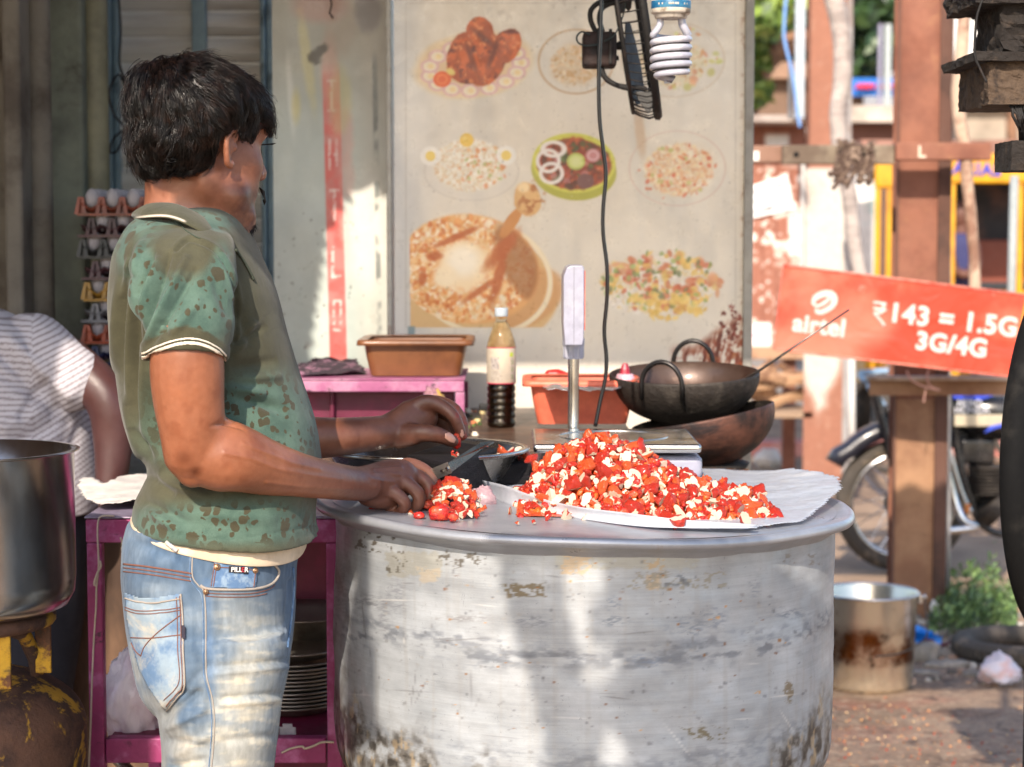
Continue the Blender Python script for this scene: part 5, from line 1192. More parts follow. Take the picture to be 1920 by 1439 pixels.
for i, (px_, py_, s, lb) in enumerate(((883,958,.0075,'orange and white chunk standing alone right of the small pile'),(957,958,.0085,'white cut chunk with red skin alone below the paper corner'),(986,963,.006,'thin orange scrap beside the lone white chunk'),(1028,970,.006,'curled orange crumb on the bare lid below the paper'),(972,982,.0042,'tiny red crumb near the front of the lid'),(1001,981,.004,'tiny white crumb near the front of the lid'),(909,953,.004,'small dark red crumb right of the small pile'),(860,972,.005,'orange crumb beside the red lumps'),(1273,977,.011,'dark red triangular chunk fallen off the front of the heap'),(1398,972,.011,'pinkish white chunk lying alone on the paper at front right'),(1243,962,.009,'red chunk leaning out of the heap front'),(770,965,.005,'pale crumb at far left by the near fingers'))):
    put_piece('chicken_piece', protos[(i*3+1) % len(protos)], PZ(px_, py_, lidz(0)+s*.6), s*1.1, lb, None)
for i, (px_, py_, s) in enumerate(((898,851,.007),(910,848,.008),(922,853,.006),(944,851,.010),(958,848,.009),(972,852,.010),(985,853,.009),(996,860,.010),(1003,870,.009),(950,857,.008),(935,855,.005))):
    put_piece('chicken_piece', protos[(i*7+3) % len(protos)], PZ(px_, py_, 1.126), s*1.2, 'chopped chicken piece lying along the top of the charred block', 'chicken pieces along the charred block')
for i, (px_, py_, s) in enumerate(((848,848,.004),(858,852,.003),(852,856,.004))): put_piece('chicken_scrap', protos[i], PZ(px_, py_, 1.152), s, 'tiny red scrap on the block under the far hand', 'red scraps on the far block')

# ---- woks on the stove at the right
m_wok = pm('burnt_iron', (52,46,42), .62, .35, (92,84,76), 16, .5, .72, (26,22,20), 10, .5, .7, bump=.8, bscale=90, bdist=.004, var=.2)
m_wokin = pm('oily_wok_inside', (84,66,58), .4, .4, (70,50,42), 9, .45, .65, (150,120,100), 20, .6, .75, bump=.3, bscale=60, coat=.2)
m_wok2 = pm('rusty_wok', (104,68,56), .55, .4, (44,34,32), 6, .38, .56, (40,36,38), 5, .5, .65, bump=.5, bscale=80, bdist=.003)
def wok(name, ctr, r, dep, rotm, m_out, m_in, label, handles):
    g = thing(name, ctr, label, 'wok'); T = Matrix.Translation(ctr) @ rotm
    prof = [(r*math.sin(t)*1.0, -dep*math.cos(t)) for t in np.linspace(.02, math.pi/2, 22)]
    def lay(pr, nm, mt):
        mb = MB(); mb.lathe(pr, (0,0,0), 72); mb.v = [tuple(T @ Vector(q)) for q in mb.v]; return mb.build(nm, mt, g, smooth=True)
    lay(prof+[(r,.004),(r-.004,.005)], 'bowl', m_out); lay([(q*.975, z+.004) for q, z in prof]+[(r-.004,.005)], 'inside', m_in)
    for a, rad in handles:
        mb = MB(); tan = V(-math.sin(a), math.cos(a), 0); rd = V(math.cos(a), math.sin(a), 0); c = rd*(r-.002)
        pts = [c+tan*(-rad)+V(0,0,-.028)]+[c+tan*(-rad*math.cos(t))+V(0,0,rad*1.15*math.sin(t)) for t in np.linspace(0, math.pi, 15)]+[c+tan*rad+V(0,0,-.028)]
        mb.tube([T @ p for p in pts], .0052, 10); mb.build('handle', pm('dark_handle_iron', (56,54,54), .35, .8, bump=.1), g, smooth=True)
    return g
wc = P(1283, 703, 4.3)
wok('wok', wc, .160, .105, Matrix.Rotation(math.radians(-1.5), 4, 'Y') @ Matrix.Rotation(math.radians(5), 4, 'X'), m_wok, m_wokin, 'burnt black iron wok with two loop handles, the upper one of two', [(math.radians(248), .044), (math.radians(78), .044)])
wc2 = P(1318, 782, 4.2)
wok('wok', wc2, .150, .108, Matrix.Rotation(math.radians(-11), 4, 'Y') @ Matrix.Rotation(math.radians(-1), 4, 'X'), m_wok2, m_wok, 'rust brown iron wok tilted on the stove below the black one', [])
mb = MB(); mb.box((P(1215,800,4.1).x, 4.02, .98), (P(1400,800,4.1).x, 4.45, 1.02))
o = mb.build('stove_top', m_cast, None, bevel=.004); sv = thing('gas_stove', (0,0,0), 'charred iron stove table under the two woks', 'stove'); o.parent = sv
for x in (P(1225,800,4.1).x, P(1385,800,4.1).x):
    for y in (4.05, 4.40): mb = MB(); mb.box((x, y, 0), (x+.03, y+.03, .979)); mb.build('leg', m_cast, sv)
mb = MB(); mb.lathe([(.07,1.021),(.09,1.021),(.10,1.036),(.08,1.04),(.06,1.035)], (wc2.x, 4.22, 0), 30); mb.build('burner_ring', m_cast, sv, smooth=True)
# scorched leftovers on the stove corner
grit('burnt_scraps', 120, (P(1330,870,4.1).x, P(1410,870,4.1).x), (4.02, 4.14), (.003,.014), [(50,36,28),(96,62,40),(120,90,60),(30,24,22)], 1.028, 33, 'burnt food scraps on the stove corner')
mb = MB(); mb.tube([P(1345,742,4.32), P(1421,697,4.22), P(1592,581,4.15)], [.0042,.0030,.0020], 8); tag(mb.build('ladle', pm('ladle_steel', (110,104,100), .35, .9), smooth=True), 'long thin steel ladle handle leaning out of the black wok', 'ladle')
# ---- left: steel pot on a burner stand over a rusty gas cylinder
LY = 3.22; lc = P(-62, 845, LY); lr = P(135,845,LY).x-lc.x
m_spot = pm('scratched_stainless', (190,186,182), .2, 1, (160,152,146), 5, .45, .7, (120,100,90), 30, .66, .8, bump=.06, bscale=90, rvar=.07, ani=.3, stretch=(1,1,.5))
sp = thing('steel_pot', (lc.x, LY, P(0,1145,LY).z), 'scratched stainless steel pot on the yellow burner stand at the left edge', 'cooking pot')
zt_ = P(0,845,LY).z; zb_ = P(0,1146,LY).z
mb = MB(); mb.lathe([(0,zb_+.001),(lr*.80,zb_+.001),(lr*.92,zb_+.010),(lr*.985,zb_+.030),(lr,zb_+.055),(lr,zt_-.004),(lr+.008,zt_-.001),(lr+.009,zt_+.001),(lr-.003,zt_+.001),(lr-.003,zb_+.06),(lr*.97,zb_+.03),(0,zb_+.006)], (lc.x, LY, 0), 120); mb.build('body', m_spot, sp, smooth=True)
m_yel = pm('rusty_yellow_iron', (190,146,30), .65, .1, (104,62,34), 22, .44, .56, (50,38,30), 9, .52, .66, bump=.5, bscale=120)
m_rust = pm('rusty_cylinder', (92,64,50), .8, .1, (60,42,36), 9, .42, .62, (176,134,40), 9, .55, .61, bump=.7, bscale=90, bdist=.004)
bs = thing('burner_stand', (lc.x, LY, 0), 'rusty yellow iron burner stand under the steel pot', 'stand')
zr = zb_-.012; mb = MB(); mb.tube([(lc.x+.125*math.cos(t), LY+.125*math.sin(t), zr) for t in np.linspace(0, 6.2832, 41)[:-1]], .0115, 10, closed=True); mb.build('ring', m_rust, bs, smooth=True)
for px0_, px1_, yy, zb2 in ((-6,20,3.13,P(0,1292,3.13).z),(66,96,3.24,P(0,1262,3.24).z),(-150,-120,3.2,P(0,1290,3.2).z)):
    mb = MB(); mb.box((P(px0_,1200,yy).x, yy-.003, zb2), (P(px1_,1200,yy).x, yy+.003, zr-.005)); mb.build('leg', m_yel, bs, bevel=.002)
mb = MB(); mb.tube([P(15,1178,3.2), P(45,1190,3.22), P(66,1235,3.25), P(70,1262,3.26)], .012, 10); mb.build('gas_pipe', m_rust, bs, smooth=True)
gc_ = P(-32, 1250, 3.32); GR = P(158,1300,3.32).x-gc_.x; gz = P(0,1250,3.32).z
gcy = thing('gas_cylinder', (gc_.x, 3.32, 0), 'rusty brown gas cylinder with flaking yellow paint at lower left', 'gas cylinder')
mb = MB(); mb.lathe([(0,gz)]+[(GR*math.sin(t), gz-.10*(1-math.cos(t))) for t in np.linspace(.1, math.pi/2, 14)]+[(GR,gz-.30),(GR+.004,gz-.305),(GR+.004,gz-.335),(GR,gz-.34),(GR,.06),(GR*.8,.02),(GR*.8,0)], (gc_.x, 3.32, 0), 80); mb.build('cylinder_body', m_rust, gcy, smooth=True)
# ================================================================== THE MAN AT THE POT
YC = 3.05
def ring_row(yl, yr, xl, xr, hd, Y=YC, n=56, ex=2.25, sag=0.0, roll=0.0):
    """horizontal body section given its left/right outline in the picture and its half depth"""
    a = P(xl, yl, Y); b = P(xr, yr, Y); c = (a+b)/2; ax = (b-a)/2; out = []
    for k in range(n):
        t = 2*math.pi*k/n; ct, st = math.cos(t), math.sin(t)
        u = math.copysign(abs(ct)**(2/ex), ct); w = math.copysign(abs(st)**(2/ex), st)
        out.append(c+ax*u+V(0, w*hd, 0)+V(0,0,-sag*max(0,-w)+roll*w))
    return out
def rowloft(rows, sub=4, **kw):
    S = spline(rows, sub); return loft_vf([ring_row(*r, **kw) for r in S])
def pl(path, sub=5, n=16): return limb([(*P(x, y, Y), ra, rb) for x, y, Y, ra, rb in path], sub, n)
man = thing('person', (P(400,700,YC).x, YC, 0), 'man in green spotted polo shirt and faded jeans chopping chicken at the pot', 'person')

# ---- head, in its own frame (x forward, y left), turned away from the camera
HC = P(370, 260, 3.04); RH = Matrix.Rotation(math.radians(45), 3, 'Z') @ Matrix.Rotation(math.radians(7), 3, 'Y'); S_ = 1.10
def hp(x, y, z): return HC+RH @ (Vector((x, y, z))*S_)
def he(c, r, n=24): return ellipsoid(hp(*c), tuple(q*S_ for q in r), RH, n, 16)
def ht(pts, ra, n=12): 
    s = spline([(*p, q) for p, q in zip(pts, ra)], 4); return limb_vf([(hp(*q[:3]), q[3]*S_, q[3]*S_) for q in s], n)
head = [he((-.006,0,.030),(.086,.068,.076)), he((.030,0,-.025),(.062,.064,.085)), he((.038,0,-.075),(.050,.050,.045)), he((.045,0,.03),(.052,.062,.06))]
for s_ in (-1, 1):
    head += [he((.052,.030*s_,-.028),(.036,.032,.036)), he((.045,.034*s_,-.062),(.038,.026,.036)), he((.004,.044*s_,-.056),(.034,.016,.036)), he((.072,.030*s_,.018),(.022,.026,.012))]
    head += [he((.096,.012*s_,-.036),(.012,.010,.009)), ht([(.060,.050*s_,-.098),(.08,.02*s_,-.105)],[.014,.014])]
    # ear: rim, lobe, concha
    e = .074*s_; head += [ht([(.006,e*.98,-.036),(-.003,e*1.04,-.037),(-.009,e*1.09,-.024),(-.012,e*1.12,-.008),(-.006,e*1.12,.006),(.005,e*1.06,.008),(.009,e*1.0,-.002)], [.005,.0052,.0042,.0042,.0044,.004,.0035]), he((-.003,e*1.01,-.014),(.010,.0035,.017)), he((.003,e*1.02,-.037),(.006,.0048,.007)), he((.009,e*.98,-.014),(.004,.005,.006))]
head += [he((.078,0,-.098),(.022,.024,.020)), ht([(.084,0,.012),(.098,0,-.012),(.110,0,-.032)],[.009,.010,.0115]), he((.086,0,-.062),(.014,.026,.009)), he((.084,0,-.072),(.014,.024,.009)), he((.076,0,-.066),(.018,.034,.024))]
neck = [pl([(352,345,3.045,.060,.066),(352,380,3.05,.062,.064),(350,415,3.05,.068,.070),(350,440,3.05,.062,.075),(350,470,3.05,.06,.08)], 4, 28), pl([(400,360,3.04,.045,.050),(402,400,3.04,.042,.050),(400,440,3.04,.045,.055)], 4, 20)]
neck += [ht([(.03,-.05,-.075),(.03,.0,-.085),(.03,.05,-.075)],[.025,.03,.025])]
# ---- arms and hands
def FN(pts, r0=.0098, r1=.0082): # a finger: joints swell slightly
    n_ = len(pts); out = []
    for i, (x, y, Y) in enumerate(pts): r = r0+(r1-r0)*i/(n_-1); out.append((x, y, Y, r*(1.06 if 0 < i < n_-1 else 1), r))
    return pl(out, 6, 14)
near_arm = [pl([(352,520,2.94,.04,.04),(348,570,2.865,.050,.050),(350,640,2.837,.0515,.0505),(351,700,2.835,.0525,.052),(354,750,2.838,.0490,.050),(360,800,2.843,.046,.047),(364,846,2.85,.0435,.044)], 5, 24),
    pl([(356,850,2.85,.038,.040),(385,852,2.855,.048,.044),(420,855,2.86,.052,.045),(452,862,2.875,.0475,.044),(500,877,2.91,.0405,.040),(560,891,2.965,.0330,.034),(612,900,3.02,.0290,.031),(652,906,3.075,.0270,.030),(684,908,3.11,.0265,.029)], 5, 24),
    pl([(345,868,2.845,.022,.026),(362,884,2.85,.024,.026)], 4, 14), pl([(384,820,2.85,.040,.040),(410,835,2.86,.040,.040)],4,18)]
near_hand = [pl([(676,907,3.105,.0265,.028),(700,905,3.13,.030,.027),(728,901,3.155,.0335,.027),(752,897,3.175,.031,.027)], 5, 22),
    pl([(690,930,3.13,.017,.020),(716,934,3.15,.019,.022),(738,930,3.165,.016,.018)], 4, 14),
    FN([(740,880,3.20),(768,872,3.215),(800,886,3.225),(819,912,3.222),(817,940,3.21)], .0120, .0092),
    FN([(738,888,3.175),(770,888,3.185),(800,906,3.185),(805,932,3.182),(789,949,3.185)], .0122, .0094),
    FN([(728,900,3.15),(757,905,3.15),(783,925,3.150),(784,946,3.155),(766,957,3.165)], .0120, .0090),
    FN([(712,915,3.135),(740,925,3.13),(759,944,3.132),(752,961,3.145),(733,962,3.16)], .0108, .0084),
    FN([(706,900,3.17),(742,903,3.205),(780,908,3.225),(812,900,3.225)], .0135, .0095)]
far_arm = [pl([(395,520,3.16,.04,.04),(395,600,3.24,.048,.048),(405,700,3.27,.046,.046),(430,790,3.28,.044,.044)], 4, 20), pl([(425,795,3.28,.042,.042),(500,812,3.28,.040,.038),(560,820,3.285,.036,.036),(612,821,3.30,.0335,.034),(665,817,3.325,.0305,.031),(710,812,3.35,.0285,.028),(732,808,3.365,.0280,.027)], 5, 24)]
far_hand = [pl([(724,810,3.36,.028,.026),(752,801,3.375,.034,.025),(776,789,3.39,.0375,.025),(795,775,3.40,.031,.022)], 5, 22),
    pl([(748,822,3.36,.018,.018),(775,815,3.35,.019,.018)], 4, 14),
    FN([(776,766,3.385),(800,755,3.385),(830,764,3.385),(853,786,3.38),(866,818,3.385)], .0150, .0088),
    FN([(785,765,3.41),(815,755,3.415),(848,766,3.415),(866,790,3.41),(869,816,3.405)], .0135, .0086),
    FN([(790,775,3.43),(820,768,3.44),(848,782,3.44),(858,806,3.43),(860,822,3.42)], .0125, .0085), FN([(785,785,3.44),(815,786,3.455),(838,800,3.45),(846,820,3.44)], .011, .008),
    FN([(752,815,3.355),(788,812,3.345),(812,814,3.345),(832,820,3.355),(848,828,3.37)], .0165, .0108)]
torso_in = [rowloft([(410,410,300,430,.09),(450,450,262,445,.12),(520,520,240,475,.12),(620,620,238,500,.115),(740,740,258,545,.115),(850,850,290,570,.12),(960,960,285,560,.125),(1060,1060,260,535,.135),(1180,1180,275,525,.14),(1260,1260,290,510,.13)], 4)]
def leg(Yc, dx, dpt=.07, g=0.): return pl([(405+dx,1230,Yc,.07,.06),(405+dx,1330,Yc,.072,.065),(405+dx,1500,Yc,.070,.068),(412+dx,1700,Yc,.058,.056),(408+dx,1900,Yc,.050,.05),(405+dx,2150,Yc,.036,.036)], 4, 20)
feet = []
for Yl in (2.95, 3.15): feet.append(pl([(395,2210,Yl,.034,.038),(430,2240,Yl,.034,.042),(520,2285,Yl,.022,.045),(600,2300,Yl,.014,.04)], 4, 16))
bv, bf, bn_ = remesh(head+neck+near_arm+near_hand+far_arm+far_hand+torso_in+[leg(2.95,0),leg(3.15,0)]+feet, .0028, 3, .5)
_hl = (bv-np.array(HC)) @ np.array(RH)/S_; _p = pix(bv)
_w = ((_p[1] < 470) & (_p[1] > 60)).astype(float); _w[(np.abs(_hl[:,1]) > .064) & (_hl[:,2] > -.05) & (_hl[:,2] < .02) & (np.abs(_hl[:,0]) < .03)] = 0; _w[(_hl[:,0] > .085) & (np.abs(_hl[:,1]) < .03)] *= .1
bv = relax(bv, bf, _w, 60, .6)
_w = ((_p[0] > 380) & (_p[1] > 700) & (_p[1] < 1000)).astype(float); bv = relax(bv, bf, _w*(1-.8*(_p[0] > 735)), 6, .5)
# skin relief: knuckle creases, tendons, veins
px, py = pix(bv); Yb = bv[:,1]
def seg_d(px, py, x0, y0, x1, y1):
    dx, dy = x1-x0, y1-y0; t = np.clip(((px-x0)*dx+(py-y0)*dy)/(dx*dx+dy*dy), 0, 1); return np.hypot(px-x0-t*dx, py-y0-t*dy)
disp = np.zeros(len(bv)); nearH = (px > 640) & (py > 850) & (Yb < 3.2); farH = (px > 690) & (py < 850) & (py > 735)
for x0, y0, x1, y1, w, a in ((700,880,752,878,3,.0012),(700,888,748,890,3,.0011),(695,898,738,905,3,.0010),(705,884,745,896,2.5,-.0008),(700,893,742,898,2.5,-.0010)): disp += a*np.exp(-(seg_d(px,py,x0,y0,x1,y1)/w)**2)*nearH
for x, y, dx, dy in ((770,885,8,-10),(783,905,9,-9),(765,925,9,-9),(800,912,12,-4),(760,915,6,-8)):
    for k in (-3.5, 0, 3.5): disp -= .0007*np.exp(-(seg_d(px,py,x-dx+k,y-dy+k,x+dx+k,y+dy+k)/1.6)**2)*nearH
for k in range(6): disp -= .0008*np.exp(-(seg_d(px,py,798+k*4,764+2*k,790+k*3,790+k*2)/1.7)**2)*farH
for k in range(5): disp -= .0007*np.exp(-(seg_d(px,py,815+k*3.5,806,813+k*3.5,822)/1.5)**2)*farH
for k in range(4): disp -= .0006*np.exp(-(seg_d(px,py,846-k*4,770+k*3,856-k*4,792+k*2)/1.6)**2)*farH
for k in range(5): disp -= .0006*np.exp(-(seg_d(px,py,722+k*5,800,730+k*6,838)/2)**2)*farH
foreA = (px < 690) & (px > 400) & (Yb < 3.14)
for q_ in ([(420,850),(470,860),(520,880),(580,892),(640,900)],[(500,905),(560,912),(610,915),(660,918)],[(455,832),(500,850),(545,868),(600,880)]):
    for a_, b2 in zip(q_, q_[1:]): disp = np.maximum(disp, .0009*np.exp(-(seg_d(px,py,*a_,*b2)/3.2)**2)*foreA)
for k in range(4): disp -= .0010*np.exp(-(seg_d(px,py,396+k*6,800-k*4,440+k*6,792+k*5)/2.4)**2)*(Yb < 2.95)
disp = disp*1.7
disp += .0009*(fbm(bv*90, 3, 4)-.5)*(nearH | farH)
bv = bv+bn_*disp[:,None]
arm = np.array([142,88,62.]); hand = np.array([108,70,56.]); face = np.array([142,92,70.])
t = np.clip(sm(560, 690, px)*(Yb > 2.9), 0, 1)[:,None]; colr = arm*(1-t)+hand*t  # hands darker than the arm: their shade painted into the skin
isneck = (py < 470); colr[isneck] = face
colr += (fbm(bv*14, 4, 1)[:,None]-.5)*np.array([50,38,32]); colr += (sm(.55,.7,fbm(bv*45, 4, 11))[:,None])*np.array([-7,-7,-6]); colr += (fbm(bv*160, 2, 2)[:,None]-.5)*12
for x, y, r in ((368,885,10),(345,860,16)): colr -= (np.exp(-((px-x)**2+(py-y)**2)/r**2)*(Yb < 2.9))[:,None]*np.array([34,28,24])
for k in range(26):  # knuckle tone and red juice stains at the fingertips
    pass
fs = (sm(.5,.66,fbm(bv*120,3,8))*sm(845,868,px)*farH+sm(.5,.66,fbm(bv*120,3,8))*sm(785,815,px)*nearH)[:,None]*.6; colr = colr*(1-fs)+np.array([160,40,26])*fs
# beard and stubble on the jaw, moustache side
hl = (bv-np.array(HC)) @ np.array(RH)/S_   # head frame
beard = sm(-.048,-.074,hl[:,2])*sm(.0,.04,hl[:,0])*(py < 450)*(py > 300); must = np.exp(-((hl[:,2]+.052)/.007)**2)*sm(.075,.088,hl[:,0])
bm_ = np.clip((beard*.55+must)*(.35+1.1*fbm(bv*260,3,5)), 0, .85)[:,None]; colr = colr*(1-bm_)+np.array([58,38,30])*bm_
m_skinp = pm('skin', attr=True, rough=.39, scale=30, bump=.22, bscale=480, bdist=.0015, var=.06, rvar=.07, sss=.12, spec=.45)
body = mesh_obj('body', bv, bf, m_skinp, man, True, LA(np.clip(colr, 0, 255)))
body_bvh = BVHTree.FromPolygons([Vector(q) for q in bv.tolist()], bf)
m_nail = pm('finger_nail', (186,140,122), .3, bump=.05, coat=.2)
patch('nail', body_bvh, [(834,813),(842,812),(850,817),(854,825),(851,831),(842,828),(834,822)], m_nail, body, .0006, 1.0, .0005)
patch('nail', body_bvh, [(864,806),(868,806),(870,816),(867,821),(863,818)], m_nail, body, .0004, 1.0, .0004)
# eye (only a sliver with lashes shows past the cheek)
m_eye = pm('eye_white', (220,214,206), .2, bump=0); 
for s_ in (-1, 1): v, f = ellipsoid(hp(.072,.030*s_,-.002), (.0105,)*3, None, 18, 12); mesh_obj('eye', v, f, m_eye, man, True)
m_hair = pm('black_hair', (14,10,8), .36, 0, (40,26,20), 60, bump=0, spec=.35, var=.3, rvar=.05)  # brown second tone paints highlights into the black hair
mb = MB()
for k in range(22):
    a = hp(.088,-.031-.012*(k/21-.5)*2,.004); mb.tube([a, a+RH @ V(.007,-.002*(k/11-1),.001), a+RH @ V(.012,-.004*(k/11-1),.004)], [.0005,.0004,.0002], 4)
mb.build('eyelash', m_hair, man, smooth=True)['kind'] = 'stuff'

# ---- hair: volume plus clumped strands
Yh = 3.02; kx = Yh/3800
def hb(x, y, Y, rx, ry, d, rot=0): return ellipsoid(P(x, y, Y), (rx*kx, d, ry*kx), Matrix.Rotation(math.radians(rot), 3, 'Y'), 30, 20)
hv, hf, hn = remesh([hb(366,212,3.035,126,108,.108), hb(335,262,3.03,92,80,.100), hb(318,292,3.03,62,52,.075), hb(434,206,3.05,56,64,.086,14), hb(474,224,3.07,34,40,.055), hb(350,160,3.03,92,58,.075), hb(300,200,3.03,60,84,.08)], .004, 6, .6)
px, py = pix(hv)
n1 = fbm(hv*np.array([26,26,12])+fbm(hv*8,2,3)[:,None]*3, 3, 2); hv = hv+hn*((n1-.5)*.026-.004)[:,None]
px, py = pix(hv)
skin_win = [(416,266),(426,252),(446,250),(458,268),(470,272),(482,256),(492,244),(506,252),(560,300),(560,480),(240,480),(270,345),(288,348),(330,340),(370,343),(398,338),(412,322),(408,306),(396,296),(404,280)]
kill = inpoly(px, py, skin_win) & (hv[:,1] < 3.07)
hf = [q for q in hf if not any(kill[i] for i in q)]
hair = mesh_obj('hair', hv, hf, m_hair, man, True)
hb_ = BVHTree.FromPolygons([Vector(q) for q in hv.tolist()], [tuple(q) for q in hf])
rs = np.random.RandomState(9); vis = np.nonzero(~kill)[0]; crown = P(335, 118, 3.05); fwd = RH @ V(1,0,0)
mb_v = []; mb_f = []; nseg = 8
cnt = 0; tries = 0
while cnt < 1500 and tries < 4000:
    tries += 1
    i = vis[rs.randint(len(vis))]; p = Vector(hv[i])
    if p.y > 3.10 and rs.rand() < .75: continue
    q0 = pix(np.array([p]))
    pts = [p.copy()]; nr = []; ok = True; lf = rs.choice([.3,.6,1,1.4,1.8,2.6,4.2]); swirl = (fbm(np.array([[p.x*12, p.y*12, p.z*12]]), 2, 8)[0]-.5)*2.6+rs.uniform(-.55,.55)
    ln = rs.uniform(.030,.070); st = ln/nseg
    for s_ in range(nseg):
        loc, nn, _, _ = hb_.find_nearest(pts[-1])
        if loc is None: ok = False; break
        d = (pts[-1]-crown); d = d-nn*d.dot(nn); d = d.normalized() if d.length > 1e-5 else V(1,0,0)
        dn = V(0,0,-1); low = max(0, min(1, (1.70-pts[-1].z)/.10))
        d = d+dn*(.35+.5*low)+fwd*(.50*(1-low)+.05)
        d = (d-nn*d.dot(nn)).normalized(); d = Matrix.Rotation(swirl*(.4+.6*s_/nseg), 3, nn) @ d
        q = pts[-1]+d*st; loc, nn, _, _ = hb_.find_nearest(q)
        lift = .0015+.0040*(s_/nseg)*lf
        pts.append(loc+nn*lift); nr.append(nn)
    if not ok: continue
    tip = pix(np.array([pts[-1]]))
    pp_ = pix(np.array([tuple(q) for q in pts])); inw = inpoly(pp_[0], pp_[1], skin_win)
    if inw[-1] and pts[-1].y < 3.09 and (inw.sum() > 2 or rs.rand() < .75): continue
    cnt += 1; G = np.array(pts); nch = 9
    for c in range(nch):
        o0 = rs.normal(size=3)*.0034; o1 = o0*.35+rs.normal(size=3)*.0010; w0 = rs.uniform(.0004,.00075); b = len(mb_v); cut = nseg-rs.randint(0, 3)
        wig = rs.uniform(0,6.28)
        for k in range(cut+1):
            t = k/cut; c0 = G[k]+o0*(1-t)+o1*t; T_ = G[min(k+1, nseg)]-G[max(k-1,0)]; T_ /= np.linalg.norm(T_)+1e-9
            nn = np.array(nr[min(k, nseg-1)]); B = np.cross(T_, nn); w = w0*(1-.75*t)
            for a in (0, 2.094, 4.189): mb_v.append((c0+(B*math.cos(a)+nn*math.sin(a))*w+nn*.0008*math.sin(wig+t*5)).tolist())
        for k in range(cut):
            for a in range(3): mb_f.append((b+k*3+a, b+k*3+(a+1) % 3, b+k*3+3+(a+1) % 3, b+k*3+3+a))
st_o = mesh_obj('strands', mb_v, mb_f, m_hair, hair, True); st_o['kind'] = 'stuff'
# chin beard hairs
mb_v = []; mb_f = []
for k in range(420):
    a = rs.uniform(.045,.095); y_ = rs.uniform(-.045,.03); z_ = -.085-.03*rs.rand()
    p, nn, _, _ = body_bvh.find_nearest(hp(a, y_, z_-.02)); 
    if p is None: continue
    d = (nn*.6+V(0,0,-1)+Vector(rs.normal(size=3))*.35).normalized(); L_ = rs.uniform(.004,.010); b = len(mb_v)
    for t, w in ((0,.0005),(.5,.0004),(1,.00015)):
        for aa in (0,2.1,4.2): mb_v.append(tuple(p+d*L_*t+V(math.cos(aa)*w, math.sin(aa)*w, 0)))
    for s_ in range(2):
        for aa in range(3): mb_f.append((b+s_*3+aa, b+s_*3+(aa+1)%3, b+s_*3+3+(aa+1)%3, b+s_*3+3+aa))
mesh_obj('beard', mb_v, mb_f, m_hair, man, True)['kind'] = 'stuff'
mb = MB()
for k in range(14): a = P(486+.2*k, 352+.5*k, 3.09); mb.tube([a, a+V(.008,0.0,-.006-.0008*k), a+V(.009-.0003*k,0,-.015-.0005*k), a+V(.005,0,-.020)], [.0007,.0007,.0005,.0002], 4)
mb.build('moustache', m_hair, man, smooth=True)['kind'] = 'stuff'

# ---- polo shirt
m_shirt, nt, b_ = nodes('spotted_polo_cotton'); co = coords(nt)
at = nt.nodes.new('ShaderNodeAttribute'); at.attribute_name = 'col'; sep = nt.nodes.new('ShaderNodeSeparateColor'); nt.links.new(at.outputs['Color'], sep.inputs[0])
teal = mixc(nt, ramp(nt, noise(nt, 26, 4, .6, co), .35, .65), L(82,104,92), L(66,88,78)); olive = mixc(nt, ramp(nt, noise(nt, 20, 4, .6, co), .35, .65), L(76,74,56), L(66,64,48))
base = mixc(nt, sep.outputs[0], olive, teal)
wob = nt.nodes.new('ShaderNodeTexNoise'); wob.inputs['Scale'].default_value = 60; wob.inputs['Detail'].default_value = 2; nt.links.new(co, wob.inputs['Vector'])
vm = nt.nodes.new('ShaderNodeVectorMath'); vm.operation = 'MULTIPLY_ADD'; nt.links.new(wob.outputs['Color'], vm.inputs[0]); vm.inputs[1].default_value = (.012,.012,.012); nt.links.new(co, vm.inputs[2])
mp = nt.nodes.new('ShaderNodeMapping'); mp.inputs['Scale'].default_value = (1,.75,.85); mp.inputs['Rotation'].default_value = (0,.6,0); nt.links.new(vm.outputs[0], mp.inputs['Vector'])
def spots(scale, thr, sd):
    vo = nt.nodes.new('ShaderNodeTexVoronoi'); vo.inputs['Scale'].default_value = scale; vo.inputs['Randomness'].default_value = 1; mp2 = nt.nodes.new('ShaderNodeMapping'); mp2.inputs['Location'].default_value = (sd, sd*2, 0); nt.links.new(mp.outputs[0], mp2.inputs[0]); nt.links.new(mp2.outputs[0], vo.inputs['Vector'])
    sp_ = nt.nodes.new('ShaderNodeSeparateColor'); nt.links.new(vo.outputs['Color'], sp_.inputs[0])
    sz = nt.nodes.new('ShaderNodeMath'); sz.operation = 'MULTIPLY_ADD'; nt.links.new(sp_.outputs[0], sz.inputs[0]); sz.inputs[1].default_value = thr*1.5; sz.inputs[2].default_value = -thr*.45
    df = nt.nodes.new('ShaderNodeMath'); df.operation = 'SUBTRACT'; nt.links.new(sz.outputs[0], df.inputs[0]); nt.links.new(vo.outputs['Distance'], df.inputs[1])
    return ramp(nt, df.outputs[0], -.015, .03)
mx = nt.nodes.new('ShaderNodeMath'); mx.operation = 'MAXIMUM'; nt.links.new(spots(54, .60, 0), mx.inputs[0]); nt.links.new(spots(92, .56, 5), mx.inputs[1])
ml = nt.nodes.new('ShaderNodeMath'); ml.operation = 'MULTIPLY'; nt.links.new(mx.outputs[0], ml.inputs[0]); nt.links.new(sep.outputs[1], ml.inputs[1])
base = mixc(nt, ml.outputs[0], base, L(66,62,46))
base = mixc(nt, sep.outputs[2], base, L(214,202,184))
kn_ = noise(nt, 900, 2, .5, co); fin = nt.nodes.new('ShaderNodeMapRange'); fin.inputs[1].default_value = .3; fin.inputs[2].default_value = .7; fin.inputs[3].default_value = .84; fin.inputs[4].default_value = 1.14; nt.links.new(kn_, fin.inputs[0])
